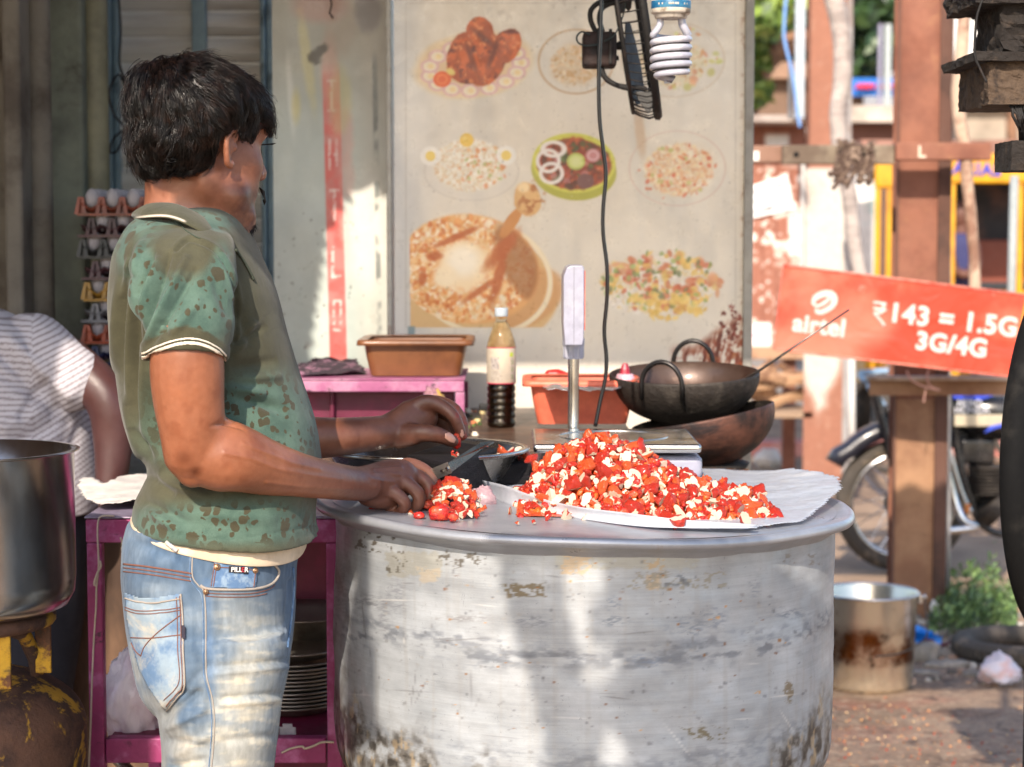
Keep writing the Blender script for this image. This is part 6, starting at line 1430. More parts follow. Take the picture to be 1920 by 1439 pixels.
nt.links.new(mixc(nt, 1.0, base, fin.outputs[0], 'MULTIPLY'), b_.inputs['Base Color']); b_.inputs['Roughness'].default_value = .85; b_.inputs['Sheen Weight'].default_value = .15; b_.inputs['Specular IOR Level'].default_value = .2
bn1 = nt.nodes.new('ShaderNodeBump'); bn1.inputs['Strength'].default_value = .35; bn1.inputs['Distance'].default_value = .0012; nt.links.new(kn_, bn1.inputs['Height'])
bn2 = nt.nodes.new('ShaderNodeBump'); bn2.inputs['Strength'].default_value = .35; bn2.inputs['Distance'].default_value = .008; nt.links.new(noise(nt, 16, 3, .5, co, .8), bn2.inputs['Height']); nt.links.new(bn1.outputs[0], bn2.inputs['Normal']); nt.links.new(bn2.outputs[0], b_.inputs['Normal'])

rows = [(398,386,286,432,.058),(404,400,268,446,.088),(425,425,246,462,.138),(450,452,232,474,.165),(480,482,219,488,.168),(520,520,212,506,.155),(560,560,208,521,.148),(600,600,208,532,.144),(650,650,213,546,.142),(700,700,220,560,.142),(750,750,228,577,.143),(800,800,240,592,.145),(845,845,261,600,.149),(872,874,281,603,.156),(902,900,275,600,.158),(935,945,258,592,.164),(958,985,253,592,.168),(966,1004,252,598,.171)]
S = spline(rows, 4); rings = [ring_row(*r, n=64, sag=(.014*max(0,(i/len(S)-.8)/.2))) for i, r in enumerate(S)]
# hem turned in
last = S[-1]; rings.append(ring_row(last[0]-1, last[1]-1, last[2]+10, last[3]-10, last[4]-.010, n=64, sag=.014)); rings.append(ring_row(last[0]-12, last[1]-12, last[2]+14, last[3]-14, last[4]-.014, n=64, sag=.012))
shirt_parts = [loft_vf(rings)]
def sleeve(pts, tilt, far=False):
    s = spline(pts, 5); P_ = [(Vector(P(q[0], q[1], q[2])), q[3], q[4]) for q in s]; pp, T, N = frames([q[0] for q in P_]); rg = []
    for i, (p, a, b) in enumerate(P_):
        k = max(0, (i/(len(P_)-1)-.6)/.4); r = []
        for j in range(28):
            t = 2*math.pi*j/28; o = V(math.cos(t)*a, math.sin(t)*b, 0); r.append(p+o+V(0,0,k*tilt*(-o.y/b)))
        rg.append(r)
    inner = [[p_+(P_[-1][0]-p_).normalized()*.006+V(0,0,.0) for p_ in rg[-1]], [p_+(V(P_[-1][0].x, P_[-1][0].y, p_.z)-p_).normalized()*.009+V(0,0,.03) for p_ in rg[-1]]]
    return loft_vf(rg+inner)
shirt_parts.append(sleeve([(352,425,2.965,.045,.05),(348,450,2.925,.068,.065),(345,500,2.885,.0745,.070),(346,550,2.865,.0735,.068),(348,600,2.85,.0690,.067),(350,640,2.84,.0620,.0615),(350,672,2.836,.0595,.0590)], .016))
shirt_parts.append(sleeve([(375,440,3.14,.05,.05),(385,500,3.20,.068,.065),(392,560,3.235,.068,.065),(395,640,3.255,.060,.058),(396,672,3.26,.058,.056)], -.016))
sv_, sf_, sn_ = remesh(shirt_parts, .003, 3, .6)
px, py = pix(sv_); Yv = sv_[:,1]; near = Yv < 3.05; slv = near & (Yv < 2.915) & (py < 690)
d = np.zeros(len(sv_))
def fold(x0, y0, x1, y1, w, a, m=None):
    global d
    tt = np.clip(((px-x0)*(x1-x0)+(py-y0)*(y1-y0))/((x1-x0)**2+(y1-y0)**2), 0, 1); q = 2.2*a*np.sin(np.pi*tt)**.6*np.exp(-(seg_d(px, py, x0, y0, x1, y1)/(w*1.3))**2); d = d+(q*(m if m is not None else near))
for x0,y0,x1,y1,w,a in ((222,520,214,700,6,.004),(236,500,228,720,6,-.005),(248,520,242,760,5,.005),(258,560,256,800,5,-.005),(268,640,272,830,6,.005),(282,700,296,860,6,-.005),(232,740,262,860,6,.004),(300,780,310,880,6,-.004),(250,800,285,868,5,-.004),(245,480,228,560,4,.004),
    (430,690,520,676,7,-.003),(440,712,530,706,6,.003),(440,742,540,770,8,-.005),(425,728,500,742,7,.005),(440,560,470,650,7,-.003),(480,600,440,670,6,.003),(430,650,500,610,5,-.003),(300,880,420,918,8,-.005),(290,898,400,935,7,.004),(275,890,330,930,7,-.004),(330,960,520,975,9,.003),(260,935,360,985,8,-.004),(420,930,560,900,8,-.003),(270,950,340,1000,6,.004)): fold(x0,y0,x1,y1,w,a)
slm = slv.astype(float)
for x0,y0,x1,y1,w,a in ((262,640,322,470,4,-.0065),(270,652,352,478,5,.005),(262,600,300,480,4,.006),(278,655,372,500,5,-.004),(258,560,288,470,4,-.006),(300,650,380,560,7,.003),(320,640,300,600,6,-.003),(400,520,430,600,7,-.002),(252,520,270,450,3,.005)): fold(x0,y0,x1,y1,w,a,slm)
fold(345,440,300,560,3,0)
# seam where the sleeve joins
seamp = spline([(330,470),(352,452),(372,455),(402,470),(425,500),(440,540),(446,590),(440,640)], 8)
sd = np.full(len(sv_), 99.)
for i in range(len(seamp)-1): sd = np.minimum(sd, seg_d(px, py, *seamp[i], *seamp[i+1]))
d -= .0045*np.exp(-(sd/3.5)**2)*near; d += .002*np.exp(-((sd-7)/4)**2)*near
hl_ = seg_d(px, py, 240, 955, 350, 1012); d -= .0015*np.exp(-((py-(np.interp(px,[250,350,450,560,600],[945,1008,1012,992,985])))/1.8)**2)*near
d += .004*(fbm(sv_*np.array([9,9,14]), 3, 5)-.5)
sv_ = sv_+sn_*d[:,None]
def blob(x, y, rx, ry): return np.exp(-(((px-x)/rx)**2+((py-y)/ry)**2))
te = .55*blob(320,425,90,40)+.9*blob(250,470,40,60)+.9*blob(360,420,80,22)+1.0*blob(500,790,120,100)+.8*blob(440,840,80,60)+1.0*blob(420,985,220,42)+.45*blob(290,820,60,80)+.5*blob(560,860,30,80)*0+.4*blob(300,700,30,90)
te = np.where(slv, 1.15*blob(350,580,110,70)+.9*blob(270,520,26,70)+.7*blob(415,500,26,60)+.4*blob(300,430,60,26)-.5*blob(350,470,46,34), te-.6*blob(470,580,60,70)-.3*blob(500,900,90,24))
te = np.clip(sm(.15,.75,te+.18*(fbm(sv_*12,3,6)-.5)), 0, 1)
cuff = slv & (py > 628+0*px); cuffy = np.interp(px, [270,310,350,390,425], [676,655,645,657,682])
cm = sm(-36,-32,py-cuffy)*slv; te = te*(1-cm)
farslv = (~near) & (Yv > 3.2) & (py < 690)
colr = np.c_[te, te*(1-cm), np.zeros(len(te))]
stripe = slv*(np.exp(-((py-cuffy+3)/2.4)**8)+np.exp(-((py-cuffy+9.0)/1.6)**8)); 
shirt = mesh_obj('polo_shirt', sv_, sf_, m_shirt, man, True, colr)
shirt_bvh = BVHTree.FromPolygons([Vector(q) for q in sv_.tolist()], [tuple(q) for q in sf_])
def band(lo, hi):
    xs = np.linspace(266, 424, 26); cy = np.interp(xs, [270,290,310,330,350,370,390,410,425], [675,664,656,650,647,648,654,665,680]); return [(x, y+hi) for x, y in zip(xs, cy)]+[(x, y+lo) for x, y in zip(xs[::-1], cy[::-1])]
m_cream = pm('cream_stripe_knit', (220,208,190), .85, bump=.3, bscale=900, bdist=.001)
patch('sleeve_stripe', shirt_bvh, band(-1,-6.5), m_cream, shirt, .0006, 1.0, .0004); patch('sleeve_stripe', shirt_bvh, band(-10.5,-13.5), m_cream, shirt, .0006, .9, .0004)
# collar
U_ = [(268,392,3.05),(285,382,2.985),(330,383,2.962),(375,404,2.958),(408,430,2.968),(436,452,2.995),(452,468,3.03)]
L_ = [(258,412,3.05),(268,410,2.955),(318,410,2.905),(366,430,2.898),(404,456,2.915),(436,478,2.955),(460,498,3.01)]
def collar():
    u = spline(U_, 8); l = spline(L_, 8); n_ = len(u); v = []; f = []; c = []; m_ = 10
    full = [(i, 1) for i in range(n_)][::-1]+[(i, -1) for i in range(1, n_)]
    for i, sgn in full:
        a = P(*u[i]); b = P(*l[i])
        if sgn < 0: a = V(a.x, 2*YC-a.y, a.z+.0); b = V(b.x, 2*YC-b.y, b.z)
        for j in range(m_+1):
            t = j/m_; p = a.lerp(b, t); out = (p-V(P(350,400,YC).x, YC, p.z)).normalized(); p = p+out*(.010*math.sin(t*math.pi)+.002)
            v.append(p); w = 1.0 if (i < n_*.42 and (.70 < t < .79 or .86 < t < .96)) else 0.0
            tt = i/(n_-1); 
            if .60 < tt < .66 and sgn > 0 and t > .55 and int((tt-.60)*90) % 3 != 1: w = 1.0
            c.append((0.0, 0.0, w))
    N_c = len(full)
    for i in range(N_c-1):
        for j in range(m_): f.append((i*(m_+1)+j, (i+1)*(m_+1)+j, (i+1)*(m_+1)+j+1, i*(m_+1)+j+1))
    o = mesh_obj('collar', v, f, m_shirt, shirt, True, np.array(c)); m = o.modifiers.new('t', 'SOLIDIFY'); m.thickness = .003; m.offset = 0
    s2 = o.modifiers.new('s', 'SUBSURF'); s2.levels = 1; s2.render_levels = 1; return o
collar()
mb = MB(); mb.tube(on_surface(shirt_bvh, [(318,392),(330,412),(345,430),(362,442),(375,448)], .0008, 6), .0009, 5); mb.build('shoulder_seam', pm('seam_dark_green', (60,72,60), .9), shirt, smooth=True) if mb.v else None
mb = MB(); q = on_surface(shirt_bvh, [(440,470),(452,486),(464,506),(474,526)], .002, 6)
if len(q) > 2: mb.tube(q, [.0022]*len(q), 6); mb.build('placket', pm('placket_dark', (54,60,48), .9), shirt, smooth=True)
# ---- cream undershirt below the hem
m_under = pm('cream_undershirt', (206,186,160), .85, 0, (190,168,142), 14, bump=.3, bscale=500, bdist=.001)
rws = [(900,900,290,590,.140),(940,970,268,582,.150),(955,1000,258,576,.160),(962,1026,251,573,.165),(966,1033,252,571,.165)]
rg = [ring_row(*r, n=64, sag=.015) for r in spline(rws, 4)]; l = rws[-1]; rg += [ring_row(l[0]-2, l[1]-2, l[2]+6, l[3]-6, l[4]-.006, n=64, sag=.015), ring_row(l[0]-14, l[1]-14, l[2]+8, l[3]-8, l[4]-.008, n=64, sag=.01)]
v, f = loft_vf(rg); uv = np.array([tuple(q) for q in v]); uv = uv+np.c_[0*uv[:,0], -.002*(fbm(uv*30,2,3)-.5), 0*uv[:,0]]
mesh_obj('undershirt', uv, f, m_under, man, True)

# ---- jeans
pel = [(975,1000,244,566,.156),(1010,1030,236,560,.163),(1064,1064,233,556,.170),(1110,1110,236,553,.175),(1180,1178,246,550,.178),(1235,1235,256,542,.176),(1285,1285,268,531,.170),(1320,1320,290,520,.14)]
def jleg(Yl, dx=0): return rowloft([(1180,1180,262+dx,540+dx,.095),(1240,1240,262+dx,541+dx,.100),(1290,1290,276+dx,531+dx,.100),(1335,1335,296+dx,524+dx,.097),(1380,1380,303+dx,519+dx,.094),(1439,1439,306+dx,511+dx,.091),(1560,1560,312+dx,505+dx,.085),(1720,1720,325+dx,500+dx,.08),(1900,1900,320+dx,488+dx,.075),(2190,2190,330+dx,490+dx,.078)], 4, Y=Yl)
jv, jf, jn = remesh([rowloft(pel, 4), jleg(2.962), jleg(3.14, 2)], .0034, 4, .6)
px, py = pix(jv); near = (jv[:,1] < 3.05).astype(float); d = np.zeros(len(jv))
for x0,y0,x1,y1,w,a in ((400,1205,530,1195,8,-.002),(410,1252,538,1240,6,-.004),(408,1262,536,1250,6,.004),(420,1310,525,1302,6,-.004),(418,1320,520,1312,6,.004),(310,1345,370,1300,8,-.009),(315,1365,385,1330,8,.005),(318,1390,380,1400,9,-.005),(325,1420,390,1380,8,.004),(340,1300,390,1250,9,-.004),(306,1335,345,1300,6,-.006),(240,1120,300,1140,8,-.002),(330,1439,380,1425,7,-.004),(420,1390,510,1380,7,-.003),(545,1090,535,1200,5,-.004),(250,1010,330,1050,8,-.003),(420,1200,500,1230,9,.002)): d += a*np.exp(-(seg_d(px,py,x0,y0,x1,y1)/w)**2)*near
d += .005*(fbm(jv*np.array([10,10,16]), 3, 15)-.5)
jv = jv+jn*d[:,None]
s = Paint(px, py, (76,94,114), 21)
fade = np.clip(.95*np.exp(-(((px-470)/66)**2+((py-1290)/120)**2))+.85*np.exp(-(((px-290)/34)**2+((py-1200)/70)**2))+.8*sm(1230,1400,py)*np.exp(-((px-440)/72)**2)+.35*np.exp(-(((px-450)/70)**2+((py-1150)/60)**2))+.6*sm(1350,1440,py)*np.exp(-((px-355)/30)**2), 0, 1)
dn = fbm(np.c_[jv[:,0]*14, jv[:,1]*14, jv[:,2]*26], 4, 3); s.mix(np.clip(fade+(dn-.5)*.5, 0, 1)*.9, (172,168,156)); s.mix(sm(.52,.7,dn)*.3, (136,152,168)); s.mix(sm(.55,.72,fbm(jv*22,4,9))*.28, (66,92,124))
s.mix(.55*fade*sm(.5,.65,fbm(np.c_[px/50,py/9],4,4)), (206,194,170)); s.mix(.5*np.exp(-(((px-298)/12)**2+((py-1235)/24)**2)), (150,130,104)); s.mix(.35*sm(1180,1300,py)*sm(.5,.66,fbm(jv*9,3,8)), (196,172,138))
s.mix(.4*np.exp(-(seg_d(px,py,388,1090,396,1300)/9)**2), (84,112,148)); s.mix(.5*np.exp(-((px-545)/9)**2)*near, (70,96,128))  # strip down the front edge: shade painted onto the denim
s.c += ((fbm(np.c_[jv[:,0]*160, jv[:,1]*160, jv[:,2]*40], 2, 7)-.5)*30)[:,None]
m_jean = pm('faded_denim', attr=True, rough=.9, scale=60, bump=.45, bscale=900, bdist=.0012, var=.12, stretch=(1,1,.45), sheen=.1, spec=.15)
jeans = mesh_obj('jeans', jv, jf, m_jean, man, True, LA(np.clip(s.c, 0, 255)))
jb = BVHTree.FromPolygons([Vector(q) for q in jv.tolist()], [tuple(q) for q in jf])
m_thr = pm('brown_thread', (120,76,60), .8, bump=.5, bscale=1500); m_thrw = pm('worn_seam', (156,146,136), .9, bump=.4, bscale=900); m_waist = pm('denim_blue', (84,112,146), .9, 0, (130,150,170), 60, bump=.5, bscale=800, bdist=.001)
def seam(nm, pts, r, mt, lift=.0006, par=None):
    q = on_surface(jb, pts, lift, 7)
    if len(q) > 2: mb = MB(); mb.tube(q, r, 6); return mb.build(nm, mt, par or jeans, smooth=True)
seam('side_seam', [(361,1040),(361,1080),(372,1098),(382,1110),(386,1160),(386,1230),(388,1270),(398,1310),(402,1350),(400,1400),(396,1445)], .0010, m_thrw)
seam('side_seam', [(357,1040),(357,1084),(366,1100),(378,1118),(381,1160),(381,1230),(383,1270),(393,1310),(397,1350),(395,1400),(391,1445)], .0007, m_waist)
for dy in (0, 7, 14): seam('yoke_stitch', [(232,1058+dy),(270,1062+dy),(310,1068+dy),(359,1076+dy)], .0009 if dy else .0013, m_thr)
bpoly = [(236,1112),(262,1120),(300,1120),(340,1114),(343,1160),(344,1220),(346,1282),(330,1306),(312,1330),(304,1322),(282,1290),(262,1250),(248,1200),(241,1160)]
m_bp = pm('pocket_denim', (132,148,160), .9, 0, (86,112,142), 16, .42, .62, (172,166,152), 11, .5, .68, bump=.45, bscale=900, bdist=.001)
bpk = patch('back_pocket', jb, bpoly, m_bp, jeans, .0012, 2.2, .0018)
seam('pocket_stitch', [(338,1118),(340,1160),(341,1220),(343,1280),(330,1300),(312,1322)], .0008, m_thr, .0036, bpk); seam('pocket_stitch', [(332,1120),(334,1160),(335,1220),(337,1278),(310,1312)], .0007, m_thr, .0036, bpk)
for dy in (0, 16, 21): seam('pocket_stitch', [(238,1122+dy),(262,1129+dy),(300,1129+dy),(338,1123+dy)], .0007 if dy else .0013, m_thr if dy else m_thrw, .0036, bpk)
seam('pocket_stitch', [(249,1195),(290,1196),(341,1190)], .0008, m_thr, .0036, bpk); seam('pocket_stitch', [(341,1152),(300,1184),(276,1210),(268,1230)], .0008, m_thr, .0036, bpk); seam('pocket_stitch', [(268,1230),(258,1220),(250,1205)], .0008, m_thr, .0036, bpk)
seam('pocket_edge', [(339,1114),(343,1160),(344,1220),(346,1284),(330,1308),(312,1331)], .0016, m_thrw, .002, bpk)
patch('pocket_tab', jb, [(342,1172),(348,1172),(349,1200),(343,1200)], pm('tab_dark', (40,36,50), .8), jeans, .004, 1.5, .001)
seam('front_pocket_edge', [(376,1098),(388,1104),(420,1106),(470,1105),(500,1099),(516,1088),(522,1072),(514,1060),(504,1056)], .0020, m_thrw, .0012)
seam('front_pocket_stitch', [(384,1112),(420,1114),(470,1113),(502,1106),(515,1097)], .0007, m_thr); seam('front_pocket_stitch', [(386,1118),(420,1120),(470,1119),(500,1113)], .0007, m_thr)
cpk = patch('coin_pocket', jb, [(401,1054),(440,1057),(482,1062),(478,1102),(440,1104),(395,1101)], m_waist, jeans, .0010, 2, .0012)
for pts in ([(402,1064),(440,1066),(481,1070)], [(402,1056),(396,1100)], [(406,1057),(400,1100)], [(478,1066),(474,1101)]): seam('coin_stitch', pts, .0007, m_thr, .0026, cpk)
tg = patch('jeans_label', jb, [(428,1062),(464,1065),(464,1077),(428,1074)], pm('label_black', (22,20,26), .7), jeans, .0026, 1.5, .0008)
def text_mesh(name, body_, size, mat, parent, loc, ex=.0, rot=(math.pi/2,0,0), align='CENTER', offset=0, matrix=None, sp=1.0, subdiv=False):
    cu = bpy.data.curves.new('txt', 'FONT'); cu.body = body_; cu.size = size; cu.extrude = ex; cu.offset = offset; cu.align_x = align; cu.align_y = 'CENTER'; cu.space_character = sp; cu.resolution_u = 4
    to = bpy.data.objects.new('txt', cu); COL.objects.link(to); bpy.context.view_layer.update()
    me = bpy.data.meshes.new_from_object(to.evaluated_get(bpy.context.evaluated_depsgraph_get())); bpy.data.objects.remove(to)
    o = bpy.data.objects.new(name, me); COL.objects.link(o); me.materials.clear(); me.materials.append(mat)
    M = matrix if matrix is not None else (Matrix.Translation(loc) @ Matrix.Rotation(rot[2], 4, 'Z') @ Matrix.Rotation(rot[1], 4, 'Y') @ Matrix.Rotation(rot[0], 4, 'X'))
    me.transform(M)
    if parent is not None:
        o.parent = parent
        if parent.type == 'EMPTY': o.matrix_parent_inverse = Matrix.Translation(parent.location).inverted()
    return o
p_, n_ = hit(jb, 446, 1069)
if p_ is not None:
    m_lw = pm('label_white', (226,220,214), .8, bump=0); m_lr = pm('label_red_thread', (170,40,50), .8, bump=0)
    p_ = p_+n_*.0042; yaw = math.atan2(n_.x, -n_.y); 
    def lt(sv, dx, m): text_mesh('lettering', sv, .0098, m, jeans, p_+V(dx*math.cos(yaw), dx*math.sin(yaw), -.0002-dx*.08), .0002, (math.pi/2, .08, yaw), offset=.0002)
    lt('PILL', -.0035, m_lw); lt('R', .0115, m_lw); lt('E', .0062, m_lr)
for x, y, r in ((407,1064,.0055),(477,1070,.0050),(386,1110,.0045)):
    p_, n_ = hit(jb, x, y)
    if p_ is not None: mb = MB(); mb.tube([p_+n_*.002, p_+n_*.0042], [r, r*.8], 16); mb.tube([p_+n_*.0042, p_+n_*.0058], [r*.45, r*.3], 12); mb.build('rivet', pm('copper_rivet', (176,140,110), .35, .9), jeans, smooth=True)
m_loop = pm('frayed_loop', (200,186,170), .9, 0, (110,130,150), 200); 
q = on_surface(jb, [(314,1018),(324,1026),(334,1034)], .004, 5)
if len(q) > 2: mb = MB(); mb.tube(q, .0035, 7); mb.build('belt_loop', m_loop, jeans, smooth=True)
seam('fly_fold', [(548,1066),(550,1100),(546,1150),(541,1190),(538,1215)], .0022, m_waist, .001); 
for Yl in (2.95, 3.14):
    v, f = pl([(380,2245,Yl,.030,.045),(450,2262,Yl,.034,.05),(540,2292,Yl,.026,.05),(625,2305,Yl,.018,.043)], 4, 18); mesh_obj('sandal', v, f, pm('sandal_brown', (60,44,36), .7), man, True)

# ================================================================== SECOND PERSON, bending behind at the left
Y2 = 4.3
p2 = thing('person', (P(-40,700,Y2).x, Y2, 0), 'person in white striped shirt behind the steel pot, face out of view', 'person')
def pl2(path, sub=4, n=18): return pl(path, sub, n)
sk2, f2, n2 = remesh([rowloft([(600,600,-130,10,.06),(640,640,-190,80,.09),(760,760,-200,120,.115),(900,900,-190,130,.12),(1050,1050,-180,130,.12)], 3, Y=Y2), ellipsoid(P(-235,520,Y2-.06), (.085,.10,.12)), pl2([(-220,545,Y2-.04,.055,.055),(-150,610,Y2,.06,.06)]),
    pl2([(95,665,Y2-.03,.062,.058),(150,702,Y2-.07,.056,.052),(185,730,Y2-.09,.050,.047),(205,765,Y2-.10,.046,.043),(212,820,Y2-.10,.043,.041),(210,880,Y2-.11,.036,.035),(205,930,Y2-.12,.028,.03)]), pl2([(205,930,Y2-.12,.028,.03),(204,960,Y2-.14,.035,.018),(206,985,Y2-.15,.02,.012)]),
    pl2([(-220,680,Y2,.055,.055),(-260,780,Y2-.05,.045,.045),(-250,900,Y2-.12,.035,.035),(-230,960,Y2-.16,.035,.02)]),
    pl2([(-100,1050,Y2,.09,.09),(-100,1300,Y2,.07,.07),(-100,1760,Y2,.04,.04)]), pl2([(20,1050,Y2,.09,.09),(20,1300,Y2,.07,.07),(20,1760,Y2,.04,.04)])], .006, 3)
c2 = np.tile(np.array([74,46,44.]), (len(sk2), 1))+(fbm(sk2*20,3,3)[:,None]-.5)*14
mesh_obj('body', sk2, f2, m_skinp, p2, True, LA(c2))
for i in range(5):
    a = P(198+i*4, 972, Y2-.14); v, f = pl2([(196+i*5,965,Y2-.14,.009,.009),(196+i*6,985,Y2-.15,.008,.008),(197+i*6,1002,Y2-.15,.007,.007)], 3, 8)
s2v, s2f, s2n = remesh([rowloft([(582,582,-110,0,.10),(600,600,-150,40,.13),(640,632,-215,105,.15),(700,695,-225,140,.16),(780,780,-222,165,.165),(860,860,-218,180,.17),(915,915,-215,186,.17),(960,960,-210,184,.17)], 4, Y=Y2, ex=2.2), pl2([(60,660,Y2-.02,.085,.085),(95,685,Y2-.05,.080,.075),(125,702,Y2-.07,.072,.066),(143,712,Y2-.08,.068,.062)], 4, 20), pl2([(-180,680,Y2,.08,.08),(-225,740,Y2-.02,.07,.07)])], .0038, 4)
px, py = pix(s2v); d = np.zeros(len(s2v))
for x0,y0,x1,y1,w,a in ((0,660,100,770,12,-.014),(20,640,130,740,12,.010),(40,780,100,700,9,-.012),(10,800,90,760,14,.010),(30,830,120,790,12,-.010),(120,780,60,900,12,.008),(0,700,60,740,10,-.008),(150,800,110,900,10,-.006)): d += a*np.exp(-(seg_d(px,py,x0,y0,x1,y1)/w)**2)
s2v = s2v+s2n*(d+.006*(fbm(s2v*10,3,2)-.5))[:,None]
px, py = pix(s2v)
sleeve_m = (s2v[:,1] < Y2-.09) & (px > 55) & (py < 770)
ph = np.where(px > 60, (px*.55+py*.95), (py-px*.10))+26*(fbm(s2v*7,2,4)-.5)
st = sm(.2,.7,np.sin(ph*2*math.pi/11.5)); cs = np.array([186,182,188.])[None,:]*(1-st[:,None]*.55)+np.array([96,82,84.])[None,:]*st[:,None]*.55
m_str = pm('striped_cotton', attr=True, rough=.85, bump=.2, bscale=300, var=.05)
mesh_obj('striped_shirt', s2v, s2f, m_str, p2, True, LA(cs))
v, f = rowloft([(940,940,-200,170,.15),(1050,1050,-205,160,.15),(1200,1200,-195,150,.13),(1760,1760,-150,60,.08)], 3, Y=Y2+.01); mesh_obj('trousers', v, f, pm('dark_trousers', (34,36,48), .9), p2, True)
v, f = ellipsoid(P(-240,508,Y2-.05), (.095,.11,.115)); mesh_obj('hair', v, f, m_hair, p2, True)
# ================================================================== THE YARD AND STREET AT THE RIGHT
m_girder = pm('rusty_girder', (140,92,72), .75, .1, (116,70,54), 3, .4, .65, (160,118,84), 5, .55, .75, bump=.35, bscale=60, bdist=.003)
m_girdlow = pm('rust_brown_girder', (160,122,92), .75, .1, (130,92,68), 3, .4, .65, (96,70,56), 7, .60, .78, bump=.35, bscale=60, bdist=.003)
# nearer girder post: I section, front flange wide
def X_(px, Y): return P(px, 700, Y).x
GY = 8.0; a0, a1 = X_(1676,GY), X_(1778,GY)
gp = thing('girder_post', ((a0+a1)/2, GY, 0), 'tall rusty steel girder post behind the red sign board', 'post')
def gb(n, a, b, m=m_girder, par=None, bev=.004): mb = MB(); mb.box(a, b); return mb.build(n, m, par, bevel=bev)
def girdcol(z, x): pass
gb('front_flange', (a0, GY, P(0,742,GY).z-.01), (a1, GY+.012, 2.9), m_girder, gp); gb('front_flange', (a0, GY, -.05), (a1, GY+.012, P(0,742,GY).z-.013), m_girdlow, gp)
gb('web', ((a0+a1)/2-.006, GY+.0125, 0), ((a0+a1)/2+.006, GY+.187, 2.9), m_girder, gp); gb('rear_flange', (a0+.02, GY+.1875, 0), (a1+.03, GY+.2, 2.9), m_girder, gp)
gb('flange_lip', (a1-.052, GY-.0145, -.04), (a1, GY-.0005, 2.9), pm('shaded_side_rust', (96,66,54), .8, .1, (70,50,42), 4, bump=.3), gp); gb('edge_lip', (a0, GY-.0125, 0), (a0+.01, GY-.0005, 2.9), pm('edge_rust', (104,70,56), .8), gp, .002)  # right lip in darker rust, painting the shaded side of the post
# farther post, lower half whitewashed
PY_ = 12.4; b0, b1 = X_(1507,PY_), X_(1592,PY_); zw = P(0,306,PY_).z
def p_white(px, py):
    s = Paint(px, py, (146,98,78), 4); e = sm(0, 60, (900-py)-(np.abs(px-1535)*2.2)-60*(s.n(20,4,2)-.5)-90)
    s.mix(e*(1-sm(308,330,-py+640)*0)*sm(312,320,py), (188,180,170)); s.mix(sm(312,400,py)*(1-sm(330,420,py+40*(s.n(12,3,5)-.5)))*sm(1545,1515,px)*.6, (150,104,86)); s.mix(sm(.6,.75,s.n(14,4,8))*.3, (180,150,130)); return s.c
wp = thing('girder_post', ((b0+b1)/2, PY_, 0), 'farther steel post with whitewashed lower half and rusty foot', 'post')
canvas_mesh('front_flange', (b0, PY_, -.03), (b1-b0-.04, 0, 0), (0, 0, 3.6), 24, 300, pm('whitewashed_rust', attr=True, rough=.8, bump=.3, bscale=40), wp, p_white)
gb('web', ((b0+b1)/2, PY_+.003, -.03), ((b0+b1)/2+.012, PY_+.2, 3.57), m_girder, wp); gb('side_flange', (b1-.039, PY_+.002, -.03), (b1, PY_+.02, 3.57), pm('grey_white_side', (150,146,144), .8, 0, (110,84,72), 2), wp)
# bent grey trunk used as a pole between them, and thin branch pole
def trunk(name, pts, mat, label, cat, n=12):
    v, f = tube_vf([P(x, y, Y) for x, y, Y, r in spline(pts, 5)], [q[3] for q in spline(pts, 5)], n)
    v = np.array([tuple(q) for q in v]); v += (fbm(v*12, 3, 5)[:,None]-.5)*.012; return tag(mesh_obj(name, v, f, mat, None, True), label, cat)
m_bark = pm('smooth_grey_bark', (178,166,158), .8, 0, (140,128,122), 6, .4, .65, bump=.4, bscale=30, bdist=.006, stretch=(1,1,2.5)); m_barkd = pm('dark_bark', (96,80,70), .85, 0, (66,54,48), 6, bump=.5, bscale=40)
trunk('wooden_pole', [(1556,-40,10.5,.052),(1576,60,10.5,.050),(1580,140,10.5,.047),(1572,210,10.5,.045),(1576,275,10.5,.042),(1592,360,10.5,.040),(1600,440,10.5,.040),(1614,520,10.5,.040),(1640,620,10.5,.04),(1700,740,10.5,.04),(1728,960,10.5,.04)], m_bark, 'bent smooth grey trunk used as a pole behind the rusty rail', 'pole')
trunk('branch_pole', [(1808,-40,7.83,.023),(1806,60,7.83,.025),(1800,130,7.83,.027),(1796,190,7.83,.028),(1800,235,7.83,.027),(1810,290,7.83,.025),(1815,350,7.83,.024),(1822,430,7.83,.024),(1828,520,7.83,.024),(1830,650,7.83,.024),(1832,735,7.83,.024)], pm('peeled_branch', (186,160,138), .8, 0, (130,96,78), 5, .45, .62, bump=.4, bscale=40), 'thin crooked peeled branch standing right of the near post', 'pole')
# rusty horizontal rail with hole, tied with wire; lighter flange beyond
m_rail = pm('grey_rust_rail', (134,120,102), .8, .1, (100,84,70), 4, .45, .65, (70,54,46), 8, .58, .75, bump=.4, bscale=60)
RY = 7.82
r1 = gb('steel_rail', (X_(1464,RY), RY, P(0,308,RY).z), (X_(1672,RY), RY+.05, P(0,272,RY).z), m_rail, None, .005); tag(r1, 'grey rusty flat rail with a bolt hole crossing the far post', 'rail')
mb = MB(); c_ = P(1493,290,RY); mb.tube([c_+V(0,-.0015,0), c_+V(0,.001,0)], .011, 16); h = mb.build('bolt_hole', pm('hole_black', (18,14,12), .95), r1)
r2 = gb('steel_rail', (X_(1672.6,RY), RY-.02, P(0,301,RY).z), (X_(1850,RY), RY+.045, P(0,268,RY).z), m_girder, None, .005); tag(r2, 'red brown rail section with a chalk mark on the near post', 'rail')
text_mesh('chalk_mark', 'L', .062, pm('chalk', (214,190,170), .9), r2, P(1728,286,RY-.0225), .0004, (math.pi/2,0,0), offset=.002)
